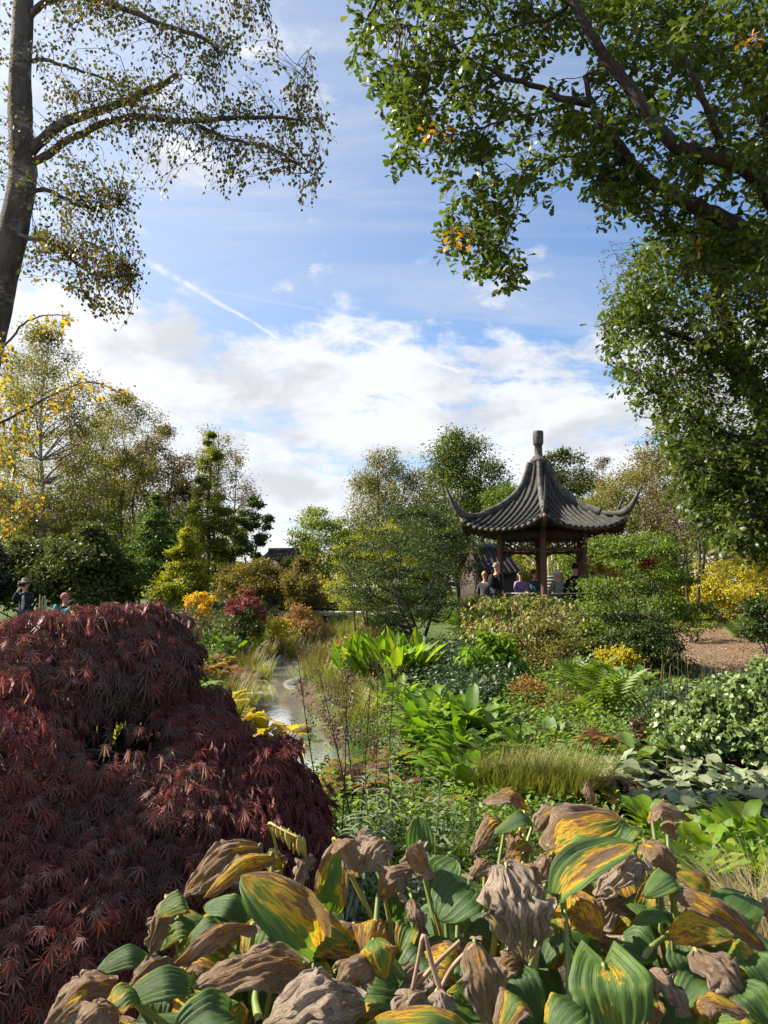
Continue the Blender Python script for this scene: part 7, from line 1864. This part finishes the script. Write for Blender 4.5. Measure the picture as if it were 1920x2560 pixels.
    if bag:
        o = ball('backpack', B(0, -.21, .27), (.15, .10, .23), M[bag], t, seg=10)
        for s in (-1, 1):
            b = MB(); b.tube(spline([B(s * .10, -.15, .44), B(s * .12, .02, .53), B(s * .12, .14, .38), B(s * .13, .02, .10)], 12), .018, 5)
            V = np.concatenate(b.V); me = mesh_of('strap', V, np.concatenate(b.F4), M[bag]); q = bpy.data.objects.new('strap', me); COL.objects.link(q); q.parent = t
    if hat == 'brim':
        th = np.linspace(0, 2 * np.pi, 25)[:-1]; V = []; pr = [(.20, .085), (.195, .095), (.118, .10), (.112, .17), (.09, .20), (.0, .205)]
        for r, z in pr: V += [H(r * math.cos(a), r * .98 * math.sin(a) - .01, z + .012 * math.sin(3 * a) * (r > .15)) for a in th]
        q = np.array([(a * 24 + b, a * 24 + (b + 1) % 24, (a + 1) * 24 + (b + 1) % 24, (a + 1) * 24 + b) for a in range(5) for b in range(24)])
        me = mesh_of('hat', V, q, M['khaki'], smooth=True); o = bpy.data.objects.new('hat', me); COL.objects.link(o); o.parent = t
    if hat == 'wool':
        ball('hat', H(0, -.015, .035), (.112, .128, .125), M['pink_wool'], t, cut=lambda d: d[2] > -.15 or d[1] < -.3, seed=5, rough=.01)
    return t, arm_pts, H


def people():
    # left: the photographer and the two by the bench
    p = at(64, 21); t, ap, H = person('person in a dark coat and brimmed hat raising a camera to the face', p, 178, 'navy', 'grey_trousers', True, 'grey_hair', 'stand', arms='camera', hat='brim', shirt='pale_shirt')
    c = thing('camera', 'black camera held up to the face of the person in the brimmed hat', 'camera', p); c.rotation_euler = (0, 0, R(-178))
    q = H(0, .19, .0)
    def loc(b, name, m, par):
        V = np.concatenate(b.V); Fs = ([np.concatenate(b.F3)] if b.F3 else []) + ([np.concatenate(b.F4)] if b.F4 else [])
        o = bpy.data.objects.new(name, mesh_of(name, V, Fs, m)); COL.objects.link(o); o.parent = par; return o
    b = MB(); b.box(q, (.14, .06, .095)); b.box(q + (0, 0, .06), (.055, .05, .03)); body = loc(b, 'camera_body', M['camera_body'], c)
    b = MB(); b.tube([q + (0, .03, 0), q + (0, .09, 0), q + (0, .13, 0)], [.036, .036, .041], 12); loc(b, 'lens', M['camera_body'], c)
    b = MB(); b.tube(spline([q + (.07, -.02, .0), q + (.10, -.16, -.08), q + (.02, -.27, -.02), q + (-.10, -.16, -.12), q + (-.16, -.05, -.42)], 16), .011, 5); loc(b, 'strap', M['black_cloth'], c)
    g = at(163, 22); person('person in a pink knitted hat and dark jacket sitting beside the person in teal', g, 75, 'black_cloth', 'grey_trousers', False, pose='sit', hat='wool', scale=1.0, turn=-.3)
    g2 = at(139, 21.6); person('person in a bright teal jacket bending forward beside the pink hat', g2, 60, 'bright_teal', 'grey_trousers', True, 'dark_hair', 'sit', lean=.75, bag='bright_teal')
    for (gx, lab) in (((g + g2) / 2 + (0, .05, 0), 'plain low timber bench under the seated pair at the left'),):
        tb = thing('garden_bench', lab, 'bench', gx)
        MB().box(gx + (0, 0, .40), (1.5, .42, .06)).obj('seat', M['wood_dark'], tb)
        for sx in (-.65, .65):
            MB().box(gx + (sx, 0, .185), (.09, .38, .37)).obj('leg', M['wood_dark'], tb)
    rng = np.random.default_rng(250)
    for i in range(4):
        x = (101, 108, 114, 118)[i]; g = at(x, 21.5); b = MB(); h = 1.6 + (1466 - (1483, 1489, 1487, 1496)[i]) / FPX * 21.5; b.tube([g, g + (0, 0, h)], [.022, .018], 6)
        tag(b.obj('garden_cane', M['cane'], origin=g), 'pale cane between photographer and seated pair', 'cane', 'canes beside the photographer')
    # pavilion
    def inside(px, d): return np.array((P(px, 1466, d)[0], d, ZF + .0))
    fl = lambda px, d: inside(px, d)
    person('person with white hair and a lilac top sitting inside the left bay of the pavilion', fl(1302, 26.1), 175, 'lilac', 'grey_trousers', True, 'white_hair', 'sit', arms='lap')
    person('person with auburn hair in a teal jacket seated left of the middle column', fl(1336, 24.2), 130, 'teal', 'navy', True, 'auburn_hair', 'sit', arms='lap', turn=-.5, long_hair=True, lean=-.05)
    person('person with white curly hair and sage jacket seated right of the middle column', fl(1394, 24.15), -25, 'sage', 'grey_trousers', True, 'white_hair', 'sit', arms='lap', bag=None)
    person('person in a black jacket leaning over the rail at the right column', fl(1438, 24.3), 25, 'black_cloth', 'navy', True, 'dark_hair', 'sit', lean=.12, arms='rail', scale=1.16)
    person('person with grey hair mostly hidden at the right corner of the pavilion', fl(1484, 25.6), 200, 'navy', 'grey_trousers', True, 'grey_hair', 'sit', arms='lap')
    person('person with grey hair carrying a black backpack, standing at the left column of the pavilion', at(1241, 24.2) + (0, 0, .30), 60, 'black_cloth', 'navy', True, 'grey_hair', 'stand', bag='black_cloth')
    person('person with blond hair in a dark grey jacket left of the pavilion', at(1212, 25.0) + (0, 0, .0), 20, 'grey_trousers', 'navy', True, 'blond_hair', 'stand')


people()


def tell_apart():
    """things of one group that share a label get their place in the photo: row from front to back, then order from the left"""
    od = ['first', 'second', 'third', 'fourth', 'fifth', 'sixth', 'seventh', 'eighth', 'ninth', 'tenth']
    gr = {}
    for o in bpy.data.objects:
        if o.parent is None and o.get('group') and o.get('label'): gr.setdefault((o['group'], o['label']), []).append(o)
    for (g, lab), v in gr.items():
        if len(v) < 2: continue
        v.sort(key=lambda o: o.location[1]); k = max(1, math.ceil(len(v) / 8)); m = math.ceil(len(v) / k)
        for r in range(k):
            row = sorted(v[r * m:(r + 1) * m], key=lambda o: o.location[0] / o.location[1])
            for i, o in enumerate(row):
                o['label'] = lab + ', ' + od[i] + ' from left' + ('' if k == 1 else (', front row' if r == 0 else ', ' + od[r] + ' row'))


tell_apart()
